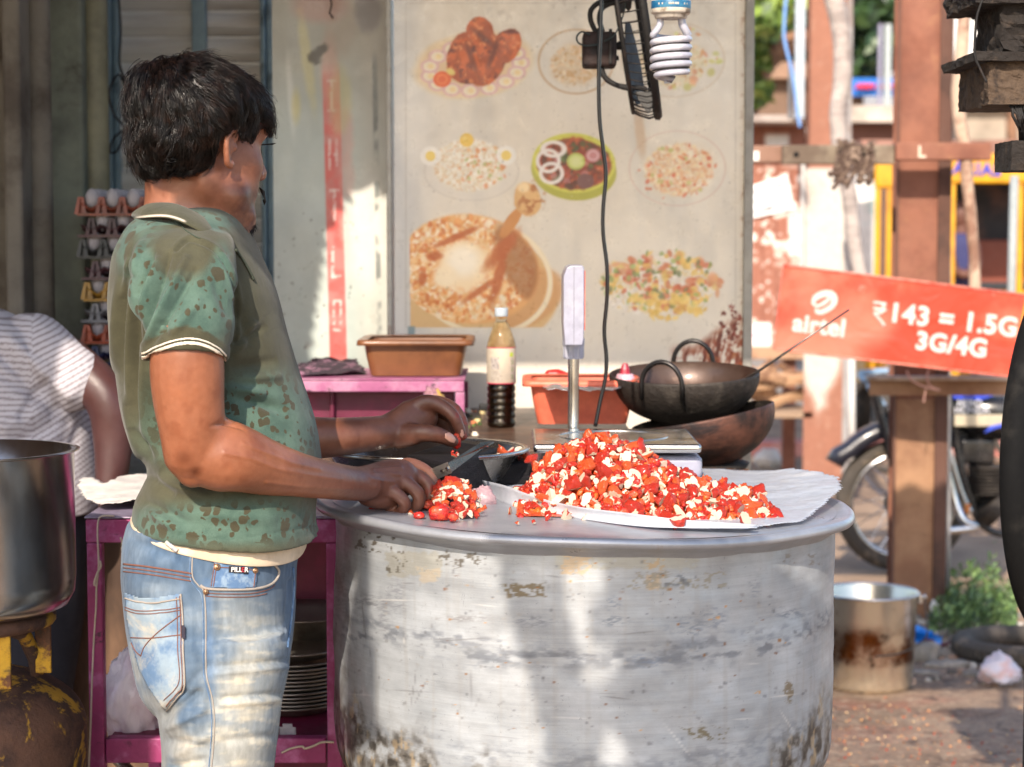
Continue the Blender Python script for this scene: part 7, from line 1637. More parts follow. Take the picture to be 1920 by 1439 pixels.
r3 = gb('steel_rail', (X_(1392,7.9), 7.86, P(0,306,7.9).z), (X_(1463.5,7.9), 7.9, P(0,274,7.9).z), pm('brown_rail', (140,106,88), .8, 0, (120,90,74), 5), None, .004); tag(r3, 'short dull brown rail piece next to the food wall', 'rail')
gb('white_sticker', (X_(1398,7.855), 7.8575, P(0,302,7.86).z), (X_(1420,7.855), 7.8592, P(0,284,7.86).z), pm('sticker_white', (226,220,212), .7), r3, 0)
# tangled wire and rope knot on the rail
rs_ = random.Random(8); m_tangle = pm('tangled_wire', (84,66,56), .9, 0, (140,120,104), 50, .5, .6)
kn_ = thing('rope_knot', P(1605,288,7.78), 'tangle of old wire and bark rope tying the pole to the rail', 'rope')
for k in range(26):
    x = rs_.uniform(1570,1640); pts = [(x+rs_.uniform(-18,18), 262+rs_.uniform(0,20)), (x+rs_.uniform(-14,14), 285+rs_.uniform(-8,8)), (x+rs_.uniform(-16,16), 310+rs_.uniform(-8,14)), (x+rs_.uniform(-26,10), 335+rs_.uniform(-10,20))]
    mb = MB(); mb.tube([P(a, b, 7.79+rs_.uniform(-.02,.0)) for a, b in spline(pts, 4)], rs_.uniform(.003,.010), 6); mb.build('wire', m_tangle, kn_, smooth=True)
# ---- red sign board hung on the lower angle iron
SB = 7.55; quad = [(1469,497),(1925,553),(1893,707),(1450,655)]
m_red, nt, b_ = nodes('red_sign_paint'); co = coords(nt)
base = mixc(nt, ramp(nt, noise(nt, 2.3, 5, .6, co), .48, .68), L(200,60,38), L(214,108,84)); base = mixc(nt, ramp(nt, noise(nt, 14, 6, .7, co), .62, .78), base, L(222,170,154)); base = mixc(nt, ramp(nt, noise(nt, 1.1, 3, .5, co), .60, .70), base, L(212,120,98))
nt.links.new(base, b_.inputs['Base Color']); b_.inputs['Roughness'].default_value = .35; bn = nt.nodes.new('ShaderNodeBump'); bn.inputs['Strength'].default_value = .6; bn.inputs['Distance'].default_value = .02; nt.links.new(noise(nt, 4, 4, .5, co, 1.), bn.inputs['Height']); nt.links.new(bn.outputs[0], b_.inputs['Normal'])
sg = thing('sign_board', P(1680, 600, SB), 'faded red sign board with a white logo and price lettering tied to a rail', 'sign')
qp = [P(x, y, SB) for x, y in quad]
mb = MB(); mb.prism([qp[0], qp[1], qp[2], qp[3]], (0, .012, 0)); mb.build('board', m_red, sg)
for (xa_, ya_, xb_, yb_) in ((1469,497,1925,553),(1893,707,1450,655)):
    mb = MB(); mb.tube([P(xa_, ya_, SB-.003), P(xb_, yb_, SB-.003)], .004, 6); mb.build('folded_edge', pm('edge_pink', (222,140,120), .5, 0, (206,90,70), 20), sg, smooth=True)
ux = (qp[1]-qp[0]).normalized(); uz = Vector((0,0,1)); 
skew = (qp[0]-qp[3]).normalized()
def smat(px, py, dy=-.003): 
    o = P(px, py, SB+dy); M = Matrix(((ux.x, skew.x, 0, o.x), (0, 0, -1, o.y), (ux.z, skew.z, 0, o.z), (0,0,0,1))); return M
m_sw = pm('sign_white', (206,196,188), .5, 0, (230,206,196), 20, bump=0)
k_ = SB/3800
def stext(t, cx, cy, hpx, off=.0, sp=1.0): text_mesh('lettering', t, hpx*k_*1.38, m_sw, sg, None, .0008, matrix=smat(cx, cy), offset=off, sp=sp)
stext('airtel', 1536, 612, 34, .0032, 1.02); stext('143 = 1.5G', 1787, 602, 36, .0034, 1.07); stext('3G/4G', 1784, 648, 34, .0036, 1.06)
for quad_ in ([(1638,565),(1662,568),(1662,573),(1638,570)], [(1638,576),(1662,579),(1662,584),(1638,581)]): mb = MB(); mb.prism([P(x, y, SB-.0035) for x, y in quad_], (0,.001,0)); mb.build('rupee_bar', m_sw, sg)
mb = MB(); mb.tube([P(x, y, SB-.003) for x, y in spline([(1640,568),(1652,570),(1657,578),(1652,587),(1640,588),(1648,598),(1658,611)], 5)], .0055, 6); mb.build('rupee_stroke', m_sw, sg)
pts = [(1380+x/3.426, 380+y/3.426, w) for x, y, w in ((604,610,2.5),(582,634,3.6),(552,654,3.4),(524,664,2.6),(506,658,2.6),(497,645,3.4),(512,612,5.5),(560,588,6.2),(610,590,6.4),(632,618,6),(622,658,5),(582,690,4.6),(535,706,4.2),(514,694,2.8),(522,676,1))]
sp_ = spline(pts, 6); v = []; f = []
for i, (x, y, w) in enumerate(sp_):
    j = min(i+1, len(sp_)-1); i0 = max(i-1, 0); tx, ty = sp_[j][0]-sp_[i0][0], sp_[j][1]-sp_[i0][1]; l = math.hypot(tx, ty)+1e-6; nx, ny = -ty/l, tx/l
    v += [P(x+nx*w, y+ny*w, SB-.003), P(x-nx*w, y-ny*w, SB-.003)]
f = [(2*i, 2*i+1, 2*i+3, 2*i+2) for i in range(len(sp_)-1)]; o = mesh_obj('swoosh_logo', v, f, m_sw, sg, False); m = o.modifiers.new('t', 'SOLIDIFY'); m.thickness = .001
# angle iron under it with string
AY = 7.75; ai = gb('angle_iron', (X_(1630,AY), AY, P(0,742,AY).z), (X_(1893,AY), AY+.008, P(0,713,AY).z), m_girdlow, None, .002); tag(ai, 'rusty angle iron rail under the red sign board', 'rail')
gb('top_flange', (X_(1627,AY), AY-.05, P(0,713,AY).z+.0005), (X_(1893,AY), AY+.05, P(0,706,AY).z), pm('pale_flange', (186,168,150), .7, .1, (150,126,106), 6), ai, .002)
mb = MB(); mb.tube([P(x, y, AY-.07) for x, y in spline([(1700,696),(1708,712),(1724,722),(1742,728),(1762,732),(1744,724),(1738,706),(1742,694)], 5)], .004, 6); mb.tube([P(x, y, AY-.07) for x, y in spline([(1738,726),(1734,740),(1732,756)], 4)], .002, 5)
tag(mb.build('sign_string', pm('pink_string', (206,160,146), .9), smooth=True), 'frayed pinkish string tying the sign board to the rail', 'string')
mb = MB(); mb.tube([P(1779,306,8.3), P(1779,540,8.3), P(1778,1000,8.3), P(1778,1160,8.3)], .009, 8); tag(mb.build('thin_pipe', pm('galvanised_pipe', (190,190,192), .35, .7), smooth=True), 'thin galvanised pipe running up beside the near post', 'pipe')
mb = MB(); mb.tube([P(1902,330,8.6), P(1896,560,8.6), P(1890,800,8.6)], .018, 10); tag(mb.build('grey_pipe', pm('grey_paint_pipe', (150,156,156), .5), smooth=True), 'grey painted pipe at the right edge in front of the yellow rickshaw', 'pipe')
mb = MB(); mb.tube([P(1597,650,11.5), P(1598,890,11.5)], .02, 8); tag(mb.build('white_pipe', pm('white_pipe_paint', (200,196,190), .6), smooth=True), 'thin white pipe just right of the whitewashed post', 'pipe')
# ---- kiosk with torn posters
KY = 13.0; kx0, kx1 = X_(1250,KY), X_(1505,KY)
def p_kiosk(px, py):
    s = Paint(px, py, (150,98,80), 6); s.c += (s.n(60,4,1)[:,None]-.5)*30
    for x in range(1300, 1510, 26): s.mix(.35*(1-sm(1,2.5,np.abs(px-x))), (96,60,50))
    t = sm(.50,.60,s.n(16,5,3))*sm(300,330,py)*(1-sm(430,560,py)); s.mix(t*.95, (226,220,212)); s.mix(.9*sm(.60,.68,s.n(12,4,4))*sm(440,460,py)*(1-sm(620,660,py)), (222,206,196))
    s.mix(s.rect(1478,392,1508,480,3)*.9*sm(.3,.45,s.n(12,3,7)), (228,224,220)); s.mix(s.rect(1398,606,1446,650,2), (230,222,222)); s.mix(s.rect(1400,628,1430,632,1), (200,90,130)); s.mix(s.rect(1434,252,1480,280,5), (226,222,218)); return s.c
kk = thing('kiosk', ((kx0+kx1)/2, KY, 0), 'brown wooden roadside kiosk with torn white posters behind the food wall', 'kiosk')
canvas_mesh('front_wall', (kx0, KY, P(0,672,KY).z), (kx1-kx0, 0, 0), (0, 0, P(0,236,KY).z-P(0,672,KY).z), 130, 220, pm('kiosk_wood', attr=True, rough=.8, bump=.3, bscale=30), kk, p_kiosk)
gb('side_wall', (kx1-.03, KY+.01, P(0,672,KY).z), (kx1, KY+1.6, P(0,236,KY).z), m_girder, kk); gb('floor_beam', (kx0, KY-.06, P(0,673,KY).z), (kx1+.05, KY-.004, P(0,650,KY).z), pm('beam_wood', (176,140,112), .8, 0, (140,104,82), 4), kk)
gb('roof_edge', (kx0-.1, KY-.35, P(0,236,KY).z+.002), (kx1+.04, KY+1.8, P(0,222,KY).z), pm('asbestos_sheet', (176,164,156), .85, 0, (146,132,124), 3), kk)
for x in (kx0+.1, kx1-.12): gb('leg', (x, KY+.02, 0), (x+.08, KY+.1, P(0,672,KY).z-.002), m_girder, kk)
# paper notice taped on, tilted
nb = thing('paper_notice', P(1447,372,KY-.02), 'tilted white handwritten paper notice pasted on the kiosk', 'notice')
mb = MB(); mb.prism([P(1399,352,KY-.02), P(1476,327,KY-.02), P(1490,392,KY-.02), P(1408,410,KY-.02)], (0,.004,0)); mb.build('sheet', pm('notice_paper', (232,230,230), .8), nb)
m_ink = pm('faded_ink', (120,124,130), .8)
for t, cx, cy in (('PAN CARD', 1440, 354), ('PASSPORT', 1442, 372), ('STAMP SIZE', 1447, 390)):
    o = P(cx, cy, KY-.0235); an = -math.radians(15); text_mesh('lettering', t, .050, m_ink, nb, None, .0005, matrix=Matrix.Translation(o) @ Matrix.Rotation(an, 4, 'Y') @ Matrix.Rotation(math.pi/2, 4, 'X'), offset=.0006)
# firewood under the kiosk
rs_ = random.Random(4); m_fw = pm('split_firewood', (176,140,108), .85, 0, (120,86,64), 6, .45, .62, bump=.5, bscale=40)
for k in range(16):
    x = rs_.uniform(1404,1500); y = rs_.uniform(700,752); a = rs_.uniform(-.9,.9); l = rs_.uniform(.25,.5); c = P(x, y, 12.7+rs_.uniform(-.2,.2)); d = V(math.cos(a)*l/2, rs_.uniform(-.1,.1), math.sin(a)*l/2*.7)
    mb = MB(); mb.tube([c-d, c+d], [rs_.uniform(.02,.035), rs_.uniform(.02,.035)], 5); tag(mb.build('firewood_log', m_fw), 'split firewood log stacked under the kiosk', 'log', 'firewood logs under the kiosk')
gb('wood_rack', (X_(1380,12.7), 12.4, P(0,756,12.7).z-.07), (X_(1512,12.7), 13.0, P(0,756,12.7).z-.03), pm('rack_mud', (150,126,104), .9), None); tag(bpy.data.objects['wood_rack'], 'low mud ledge carrying the firewood under the kiosk', 'ledge')
# blue cable and white conduit left of the farther post
mb = MB(); mb.tube([P(x, y, 11.8) for x, y in spline([(1474,-10),(1470,60),(1474,90),(1486,140),(1494,200),(1500,240)], 5)], .010, 7); tag(mb.build('blue_cable', pm('blue_pvc', (110,150,206), .5), smooth=True), 'loose blue cable hanging beside the farther post', 'cable')
gb('white_conduit', (X_(1486,12), 12.0, P(0,222,12).z), (X_(1503,12), 12.05, 3.6), pm('white_conduit_paint', (170,178,186), .5), None); tag(bpy.data.objects['white_conduit'], 'white conduit pipe attached left of the farther post', 'pipe')
gb('grey_strut', (X_(1474,12.3), 12.3, P(0,222,12.3).z), (X_(1481,12.3), 12.34, P(0,118,12.3).z), pm('strut_grey', (110,110,112), .6), None); tag(bpy.data.objects['grey_strut'], 'short grey strut standing on the kiosk roof', 'strut')
gb('narrow_post', (X_(1498,12.9), 12.88, P(0,500,12.9).z), (X_(1505,12.9), 12.92, P(0,308,12.9).z), pm('pale_narrow', (200,196,192), .5), None); tag(bpy.data.objects['narrow_post'], 'thin pale metal strip at the kiosk corner', 'strip')
# ---- bucket
BKY = 6.72; bc = V(P(1626,1200,BKY).x, BKY+.0, 0); bt = P(1626,1110,BKY).z
m_bk, nt, b_ = nodes('stained_bucket_steel'); co = coords(nt)
sx = nt.nodes.new('ShaderNodeSeparateXYZ'); nt.links.new(co, sx.inputs[0])
def band_(z0, z1, z2, z3):
    a_ = ramp(nt, sx.outputs[2], z0, z1); q = ramp(nt, sx.outputs[2], z3, z2); m_ = nt.nodes.new('ShaderNodeMath'); m_.operation = 'MULTIPLY'; nt.links.new(a_, m_.inputs[0]); nt.links.new(q, m_.inputs[1]); return m_.outputs[0]
bd = band_(.085,.115,.20,.25); mm_ = nt.nodes.new('ShaderNodeMath'); mm_.operation = 'MULTIPLY'; nt.links.new(bd, mm_.inputs[0]); nt.links.new(ramp(nt, noise(nt, 9, 6, .7, co), .34, .6), mm_.inputs[1])
base = mixc(nt, mm_.outputs[0], L(236,226,206), L(120,72,34)); m2_ = nt.nodes.new('ShaderNodeMath'); m2_.operation = 'MULTIPLY'; nt.links.new(bd, m2_.inputs[0]); nt.links.new(ramp(nt, noise(nt, 20, 5, .7, co), .55, .68), m2_.inputs[1]); base = mixc(nt, m2_.outputs[0], base, L(60,34,22))
base = mixc(nt, ramp(nt, noise(nt, 30, 5, .7, co), .6, .75), base, L(150,130,104))
nt.links.new(base, b_.inputs['Base Color']); b_.inputs['Metallic'].default_value = .9; b_.inputs['Roughness'].default_value = .26
bk = thing('steel_bucket', (bc.x, bc.y, 0), 'stained stainless steel bucket standing on the ground right of the big pot', 'bucket')
mb = MB(); mb.lathe([(0,.004),(.13,.004),(.146,.012),(.152,.024),(.163,bt-.01),(.167,bt-.004),(.169,bt),(.165,bt+.003),(.161,bt-.004),(.150,.03),(.13,.012),(0,.01)], tuple(bc), 80); mb.build('body', m_bk, bk, smooth=True)
mb = MB(); mb.tube([bc+V(.168*math.cos(t), .168*math.sin(t), bt) for t in np.linspace(0, 6.2832, 65)[:-1]], .005, 8, closed=True); mb.build('rim', m_steel, bk, smooth=True)
e_ = bc+V(.172,-.02,bt-.018); mb = MB(); mb.box(tuple(e_-V(.008,.02,.016)), tuple(e_+V(.004,.02,.012))); mb.tube([e_+V(.0,0,0), e_+V(.02,-.004,.006)], [.007,.010], 10); mb.build('ear', m_steel, bk, bevel=.002)
mb = MB(); mb.tube([Vector(q) for q in spline([e_+V(.014,-.004,.0), e_+V(.010,-.05,-.06), e_+V(-.005,-.12,-.11), e_+V(-.09,-.165,-.15), e_+V(-.18,-.18,-.16)], 6)], .0028, 7); mb.build('wire_handle', pm('handle_wire', (90,84,78), .4, .8), bk, smooth=True)
# ---- motorcycle behind the post
MY = 9.1; m_tyre = pm('tyre_rubber', (70,64,58), .85, 0, (124,108,92), 10, .5, .7, bump=.4, bscale=90); m_chrome = pm('chrome', (206,206,208), .18, 1); m_yd = pm('dark_plastic', (34,36,42), .6); m_blk = pm('black_gloss', (20,20,24), .25, 0, (50,46,44), 12, coat=.3)
mk = P(1690, 975, MY); R_w = .30; mk.z = R_w+.005
mo = thing('motorcycle', (mk.x+.6, MY, 0), 'parked dark motorcycle half hidden behind the near girder post', 'motorcycle')
def wheel(cx, nm):
    mb = MB(); mb.tube([V(cx+(R_w-.036)*math.cos(t), MY, R_w+.005+(R_w-.036)*math.sin(t)) for t in np.linspace(0, 6.2832, 61)[:-1]], .040, 12, closed=True); w = mb.build(nm, m_tyre, mo, smooth=True)
    mb = MB(); mb.tube([V(cx+.232*math.cos(t), MY-.022, R_w+.005+.232*math.sin(t)) for t in np.linspace(0, 6.2832, 61)[:-1]], .010, 8, closed=True); mb.tube([V(cx+.232*math.cos(t), MY+.022, R_w+.005+.232*math.sin(t)) for t in np.linspace(0, 6.2832, 61)[:-1]], .010, 8, closed=True); mb.build('rim', m_chrome, w, smooth=True)
    mb = MB(); mb.tube([V(cx, MY-.06, R_w+.005), V(cx, MY-.045, R_w+.005), V(cx, MY+.06, R_w+.005)], [.05,.072,.072], 24); mb.build('hub', m_wok, w, smooth=True)
    for k in range(28): t = 6.2832*k/28; t2 = t+(.55 if k % 2 else -.55); mb = MB(); mb.tube([V(cx+.06*math.cos(t2), MY-.03 if k % 4 < 2 else MY+.03, R_w+.005+.06*math.sin(t2)), V(cx+.228*math.cos(t), MY, R_w+.005+.228*math.sin(t))], .0022, 4); mb.build('spoke', m_chrome, w)
    return w
wheel(mk.x, 'rear_wheel'); wheel(mk.x+1.24, 'front_wheel')
mb = MB(); 
rg = []
for t in np.linspace(math.radians(152), math.radians(48), 14):
    r = .345+.02*(t > 2.4); rg.append([V(mk.x+(r+dz)*math.cos(t), MY+dy, R_w+.03+(r+dz)*math.sin(t)) for dy, dz in ((-.06,-.05),(-.058,0),(-.03,.022),(.03,.022),(.058,0),(.06,-.05),(.05,-.05),(.045,-.005),(-.045,-.005),(-.05,-.05))])
mb.loft(rg); mb.build('rear_fender', pm('fender_black', (34,34,44), .35, 0, (110,90,76), 9, .52, .7, coat=.3), mo, smooth=True)
def mt(nm, pts, r, m, n=8): mb = MB(); mb.tube([P(x, y, Y) for x, y, Y in spline(pts, 5)], r, n); return mb.build(nm, m, mo, smooth=True)
mt('shock_absorber', [(1668,760,9.0),(1680,850,9.0),(1692,930,9.0)], .03, m_blk, 12); mt('grab_frame', [(1640,735,8.98),(1655,790,8.98),(1676,860,8.98),(1686,900,8.98)], .022, m_blk)
mt('swing_arm', [(1692,962,8.98),(1760,950,8.98),(1800,930,8.98)], .02, m_blk); mt('exhaust_pipe', [(1770,860,8.9),(1788,930,8.9),(1806,975,8.88),(1826,990,8.88),(1700,1000,8.86)], .018, m_chrome, 10)
mt('frame_tube', [(1790,780,9.0),(1796,850,9.0),(1815,920,9.0),(1835,975,9.0),(1870,1000,9.0),(1930,1000,9.0)], .018, m_blk, 10); mt('crash_bar', [(1776,830,8.92),(1790,880,8.92),(1806,930,8.92),(1822,962,8.92)], .010, m_chrome)
tk = [ring for ring in []]
rows_ = [(742,742,1786,1990,.10),(760,760,1782,1995,.13),(790,790,1786,1990,.13),(806,806,1800,1975,.11),(818,818,1815,1960,.08)]
v, f = rowloft(rows_, 4, Y=9.05); mesh_obj('fuel_tank', v, f, m_blk, mo, True)
mb = MB(); mb.box(tuple(P(1790,778,8.915)), tuple(P(1900,800,8.915)+V(0,.01,0))); mb.build('side_panel', pm('panel_silver', (196,184,160), .35, .3), mo, bevel=.004)
mb = MB(); mb.prism([P(1786,740,8.914), P(1866,741,8.914), P(1840,750,8.914), P(1788,748,8.914)], (0,.01,0)); mb.build('blue_decal', pm('decal_blue', (50,74,190), .3), mo); mb = MB(); mb.prism([P(1846,812,8.90), P(1856,800,8.90), P(1900,790,8.90), P(1900,796,8.90), P(1866,804,8.90)], (0,.008,0)); mb.build('blue_decal', pm('decal_blue2', (60,84,200), .3), mo)
for t, y in (('HERO', 757), ('HONDA', 770)): text_mesh('lettering', t, .040, pm('badge_white', (200,200,206), .4), mo, P(1818+ (4 if t == 'HONDA' else 0), y, 8.910), .001, (math.pi/2,0,0), offset=.0008, sp=1.05)
gb('air_box', tuple(P(1800,872,9.0)), tuple(P(1868,822,9.0)+V(0,.14,0)), m_blk, mo, .02); gb('under_tank', tuple(P(1784,826,9.05)), tuple(P(1900,800,9.05)+V(0,.1,0)), m_yd, mo, .01); gb('engine_block', tuple(P(1815,960,9.12)), tuple(P(1900,872,9.12)+V(0,.12,0)), m_blk, mo, .01)
for k in range(8): y = 876+k*7; mb = MB(); mb.tube([P(1852,y,9.0), P(1852,y-3,9.0)], .085-.002*k, 20); mb.build('cooling_fin', m_wok, mo)
mt('crank_case', [(1850,945,9.02),(1870,960,9.02)], .09, m_wok, 18); mt('foot_rest', [(1812,962,8.9),(1815,945,8.9)], .012, pm('rust_orange', (196,120,60), .7)); mt('seat', [(1665,712,9.05),(1700,720,9.05),(1740,722,9.05),(1790,730,9.05)], .06, m_blk, 12)
# bicycle beyond with blue frame
by = thing('bicycle', (X_(1650,11.5), 11.5, 0), 'old bicycle with a grey blue frame behind the motorcycle', 'bicycle')
for cx in (1672, 1950):
    c = P(cx, 758, 13.0); c.z = .34; mb = MB(); mb.tube([V(c.x+.31*math.cos(t), 13, .33+.31*math.sin(t)+.0) for t in np.linspace(0, 6.2832, 49)[:-1]], .022, 8, closed=True); mb.build('wheel', m_tyre, by, smooth=True)
for a_, b_2 in (((1672,780),(1610,700)), ((1672,790),(1760,800)), ((1610,700),(1740,690)), ((1760,800),(1740,690))): mb = MB(); mb.tube([P(*a_, 13.0), P(*b_2, 13.0)], .02, 7); mb.build('frame_tube', pm('blue_grey_tube', (130,160,190), .5), by, smooth=True)
# ---- yellow auto rickshaws
m_yl = pm('rickshaw_yellow', (206,150,12), .4, 0, (190,126,16), 4, coat=.3)
def rickshaw(nm, x0, x1, ytop, Y, label, full=True):
    g = thing(nm, ((X_(x0,Y)+X_(x1,Y))/2, Y, 0), label, 'auto rickshaw'); zt = P(0,ytop,Y).z; xa, xb = X_(x0,Y), X_(x1,Y)
    gb('canopy_front', (xa, Y, zt-.22), (xb, Y+.04, zt), m_yl, g, .02); gb('canopy_roof', (xa+.02, Y+.042, zt-.12), (xb-.02, Y+1.3, zt-.02), pm('canopy_black', (50,50,52), .7), g, .03)
    for x in (xa, xb-.05, (xa+xb)/2-.02): gb('pillar', (x+.003, Y+.005, .75), (x+.045, Y+.03, zt-.222), m_yl, g, .008)
    gb('bonnet', (xa+.12, Y-.02, .55), (xb-.12, Y+.3, 1.12), m_yl, g, .05); gb('body_side', (xa, Y+.32, .4), (xb, Y+1.3, 1.0), m_yl, g, .04); gb('seat_back', (xa+.1, Y+1.0, 1.0), (xb-.1, Y+1.1, 1.5), pm('seat_brown', (120,60,44), .6), g, .02)
    gb('interior_dark_panel', (xa+.03, Y+1.301, .5), (xb-.03, Y+1.33, zt-.13), pm('interior_dark', (44,38,40), .7, 0, (90,60,50), 3), g, 0); gb('windscreen_bar', (xa+.06, Y+.31, 1.121), (xb-.06, Y+.35, 1.18), m_yd, g, .01)  # dark panel added to stand for the shade inside the rickshaw
    for x in (xa+.25, xb-.25): mb = MB(); mb.lathe([(0,0),(.04,0),(.045,.02),(0,.03)], (0,0,0), 16); mb.v = [(x+a, Y-.02-c, 1.0+b) for a, b, c in mb.v]; mb.build('headlight', m_chrome, g, smooth=True)
    for x, y in (((xa+xb)/2, Y+.1), (xa+.1, Y+1.1), (xb-.1, Y+1.1)): mb = MB(); mb.tube([V(x-.05,y,.22), V(x+.05,y,.22)], .21, 20); mb.build('wheel', m_tyre, g, smooth=True)
    return g
rk = rickshaw('auto_rickshaw', 1776, 2040, 288, 15.0, 'yellow auto rickshaw with blue lettering on its canopy at the right edge')
text_mesh('lettering', 'ARIAS', .125, pm('ink_blue', (70,70,170), .6), rk, P(1832,318,14.985), .002, (math.pi/2,0.06,0), offset=.004, sp=1.1)
dr = thing('person', P(1800,450,15.3), 'seated driver in dark blue shirt inside the yellow rickshaw', 'person')
v, f, _ = remesh([rowloft([(430,430,1790,1812,.08),(445,445,1776,1826,.12),(490,490,1778,1824,.13),(540,540,1776,1828,.13)], 3, Y=15.35), ellipsoid(P(1801,405,15.35), (.09,.10,.12)), pl([(1801,415,15.35,.05,.05),(1801,432,15.35,.06,.06)],3), pl([(1780,455,15.3,.05,.05),(1782,500,15.2,.045,.045),(1806,515,15.1,.035,.035)],3), pl([(1824,455,15.3,.05,.05),(1830,500,15.2,.045,.045),(1814,515,15.1,.035,.035)],3)], .02, 2)
mesh_obj('body', v, f, pm('driver_skin', (96,60,48), .6), dr, True)
v, f = rowloft([(438,438,1778,1824,.11),(450,450,1770,1832,.14),(490,490,1772,1830,.145),(540,540,1772,1832,.145)], 3, Y=15.35); mesh_obj('shirt', v, f, pm('driver_shirt', (50,52,96), .8), dr, True)
rk2 = rickshaw('auto_rickshaw', 1636, 1690, 296, 14.6, 'yellow rickshaw end showing between the posts')
gb('white_poster', (X_(1600,14.9), 14.9, P(0,520,14.9).z), (X_(1637,14.9), 14.93, P(0,306,14.9).z), pm('poster_white', (224,222,220), .7, 0, (170,200,196), 5, .55, .66, (196,120,120), 6, .62, .7), None); tag(bpy.data.objects['white_poster'], 'white printed poster strip left of the yellow rickshaw end', 'poster')
# ---- things beyond: blue sign, cars, shack roofs, buildings, wall, trees
bsn = thing('shop_sign', P(1634,162,30), 'far blue shop sign with red lettering between the posts', 'sign'); mb = MB(); mb.box(tuple(P(1590,180,30)), tuple(P(1690,147,30)+V(0,.1,0))); mb.build('panel', pm('sign_blue', (14,104,190), .5), bsn)
m_sr = pm('sign_red', (206,40,60), .5); 
for i, w in enumerate((12,10,14,4,16,12,4,12)):
    x = 1606+sum((12,10,14,4,16,12,4,12)[:i]); 
    if w > 5: mb = MB(); mb.tube([P(x, 168, 29.9), P(x+w*.3, 158, 29.9), P(x+w*.7, 166, 29.9), P(x+w*.8, 158, 29.9)], .03, 5); mb.build('lettering', m_sr, bsn, smooth=True)
def shack(nm, x0, x1, yt, yb, Y, c, label, roofc=(150,130,116), win=2, cat='building', d=5):
    g = thing(nm, ((X_(x0,Y)+X_(x1,Y))/2, Y, 0), label, cat); zt = P(0,yt,Y).z
    gb('wall', (X_(x0,Y), Y, -.01), (X_(x1,Y), Y+d, zt), pm('wall_paint', c, .85, 0, tuple(int(q*.85) for q in c), .8), g, 0); gb('roof', (X_(x0,Y)-.2, Y-.3, zt+.002), (X_(x1,Y)+.2, Y+d+.2, zt+Y*.008), pm('roof_sheet', roofc, .8, 0, tuple(int(q*.8) for q in roofc), 1.5), g, 0)
    for k in range(win):
        x = X_(x0+(x1-x0)*(k+.35)/win, Y); w = (X_(x1,Y)-X_(x0,Y))/win*.35; z0 = zt*.45; f_ = gb('window', (x, Y-.04, z0), (x+w, Y-.002, z0+.9*w), pm('window_frame', (90,84,80), .6), g, 0); gb('pane', (x+.05, Y-.05, z0+.05), (x+w-.05, Y-.041, z0+.9*w-.05), pm('window_glass', (50,60,70), .1, 0, spec=.8), f_, 0)
    return g
shack('building', 1700, 1960, -60, 0, 60, (216,214,212), 'pale building high behind the branch pole at the right', (200,196,190), 4, d=12)
shack('market_stall', 1585, 1700, 232, 0, 24, (110,72,60), 'low brown market stall roof below the blue sign', (196,180,166), 1)
shack('building', 1800, 1960, 205, 0, 45, (160,146,130), 'small cream building with a dark window at the far right', (206,170,140), 2)
shack('building', 1380, 1530, 150, 0, 34, (120,96,80), 'brown building behind the kiosk roof', (150,120,100), 1)
shack('wall', 1640, 1960, 296, 0, 19, (104,78,68), 'low brown wall behind the rickshaws', (150,110,96), 0, 'wall', .3)
def car(x0, x1, yt, yb, Y, c, label):
    k = Y/3800; g = thing('parked_car', ((X_(x0,Y)+X_(x1,Y))/2, Y, 0), label, 'car'); xa, xb = X_(x0,Y), X_(x1,Y); L_ = xb-xa; z0 = .25; zt = 1.45
    pr = [(0,z0),(0,.75),(.04,.85),(.22,.92),(.34,zt-.05),(.42,zt),(.68,zt),(.80,.95),(.97,.88),(1,.75),(1,z0)]; mb = MB(); mb.prism([V(xa+L_*a, Y, b) for a, b in pr], (0,1.6,0)); mb.build('body', pm('car_paint', c, .25, .1, coat=.6), g, bevel=.03)
    mb = MB(); mb.prism([V(xa+L_*a, Y-.01, b) for a, b in ((.26,.95),(.36,zt-.08),(.66,zt-.08),(.76,.97))], (0,.008,0)); mb.build('window', pm('car_glass', (40,50,60), .08, spec=.9), g)
    for a in (.2, .8): mb = MB(); mb.tube([V(xa+L_*a, Y-.02, .31), V(xa+L_*a, Y+.15, .31)], .31, 20); mb.build('wheel', m_tyre, g, smooth=True)
car(1826, 1990, 235, 270, 27, (120,150,190), 'light blue car parked far off at the right'); car(1560, 1700, 240, 300, 26, (214,214,210), 'white car parked far off between the posts')
gb('lamp_pole', (X_(1652,28), 28, 0), (X_(1663,28), 28.08, P(0,45,28).z), pm('pole_pale', (160,166,166), .6), None); tag(bpy.data.objects['lamp_pole'], 'pale far pole standing behind the blue shop sign', 'pole'); gb('lamp_pole', (X_(1640,29), 29, 0), (X_(1646,29), 29.06, P(0,45,29).z), pm('pole_lilac', (140,136,156), .6), None); tag(bpy.data.objects['lamp_pole.001'], 'thin lilac grey far pole left of the pale pole', 'pole')
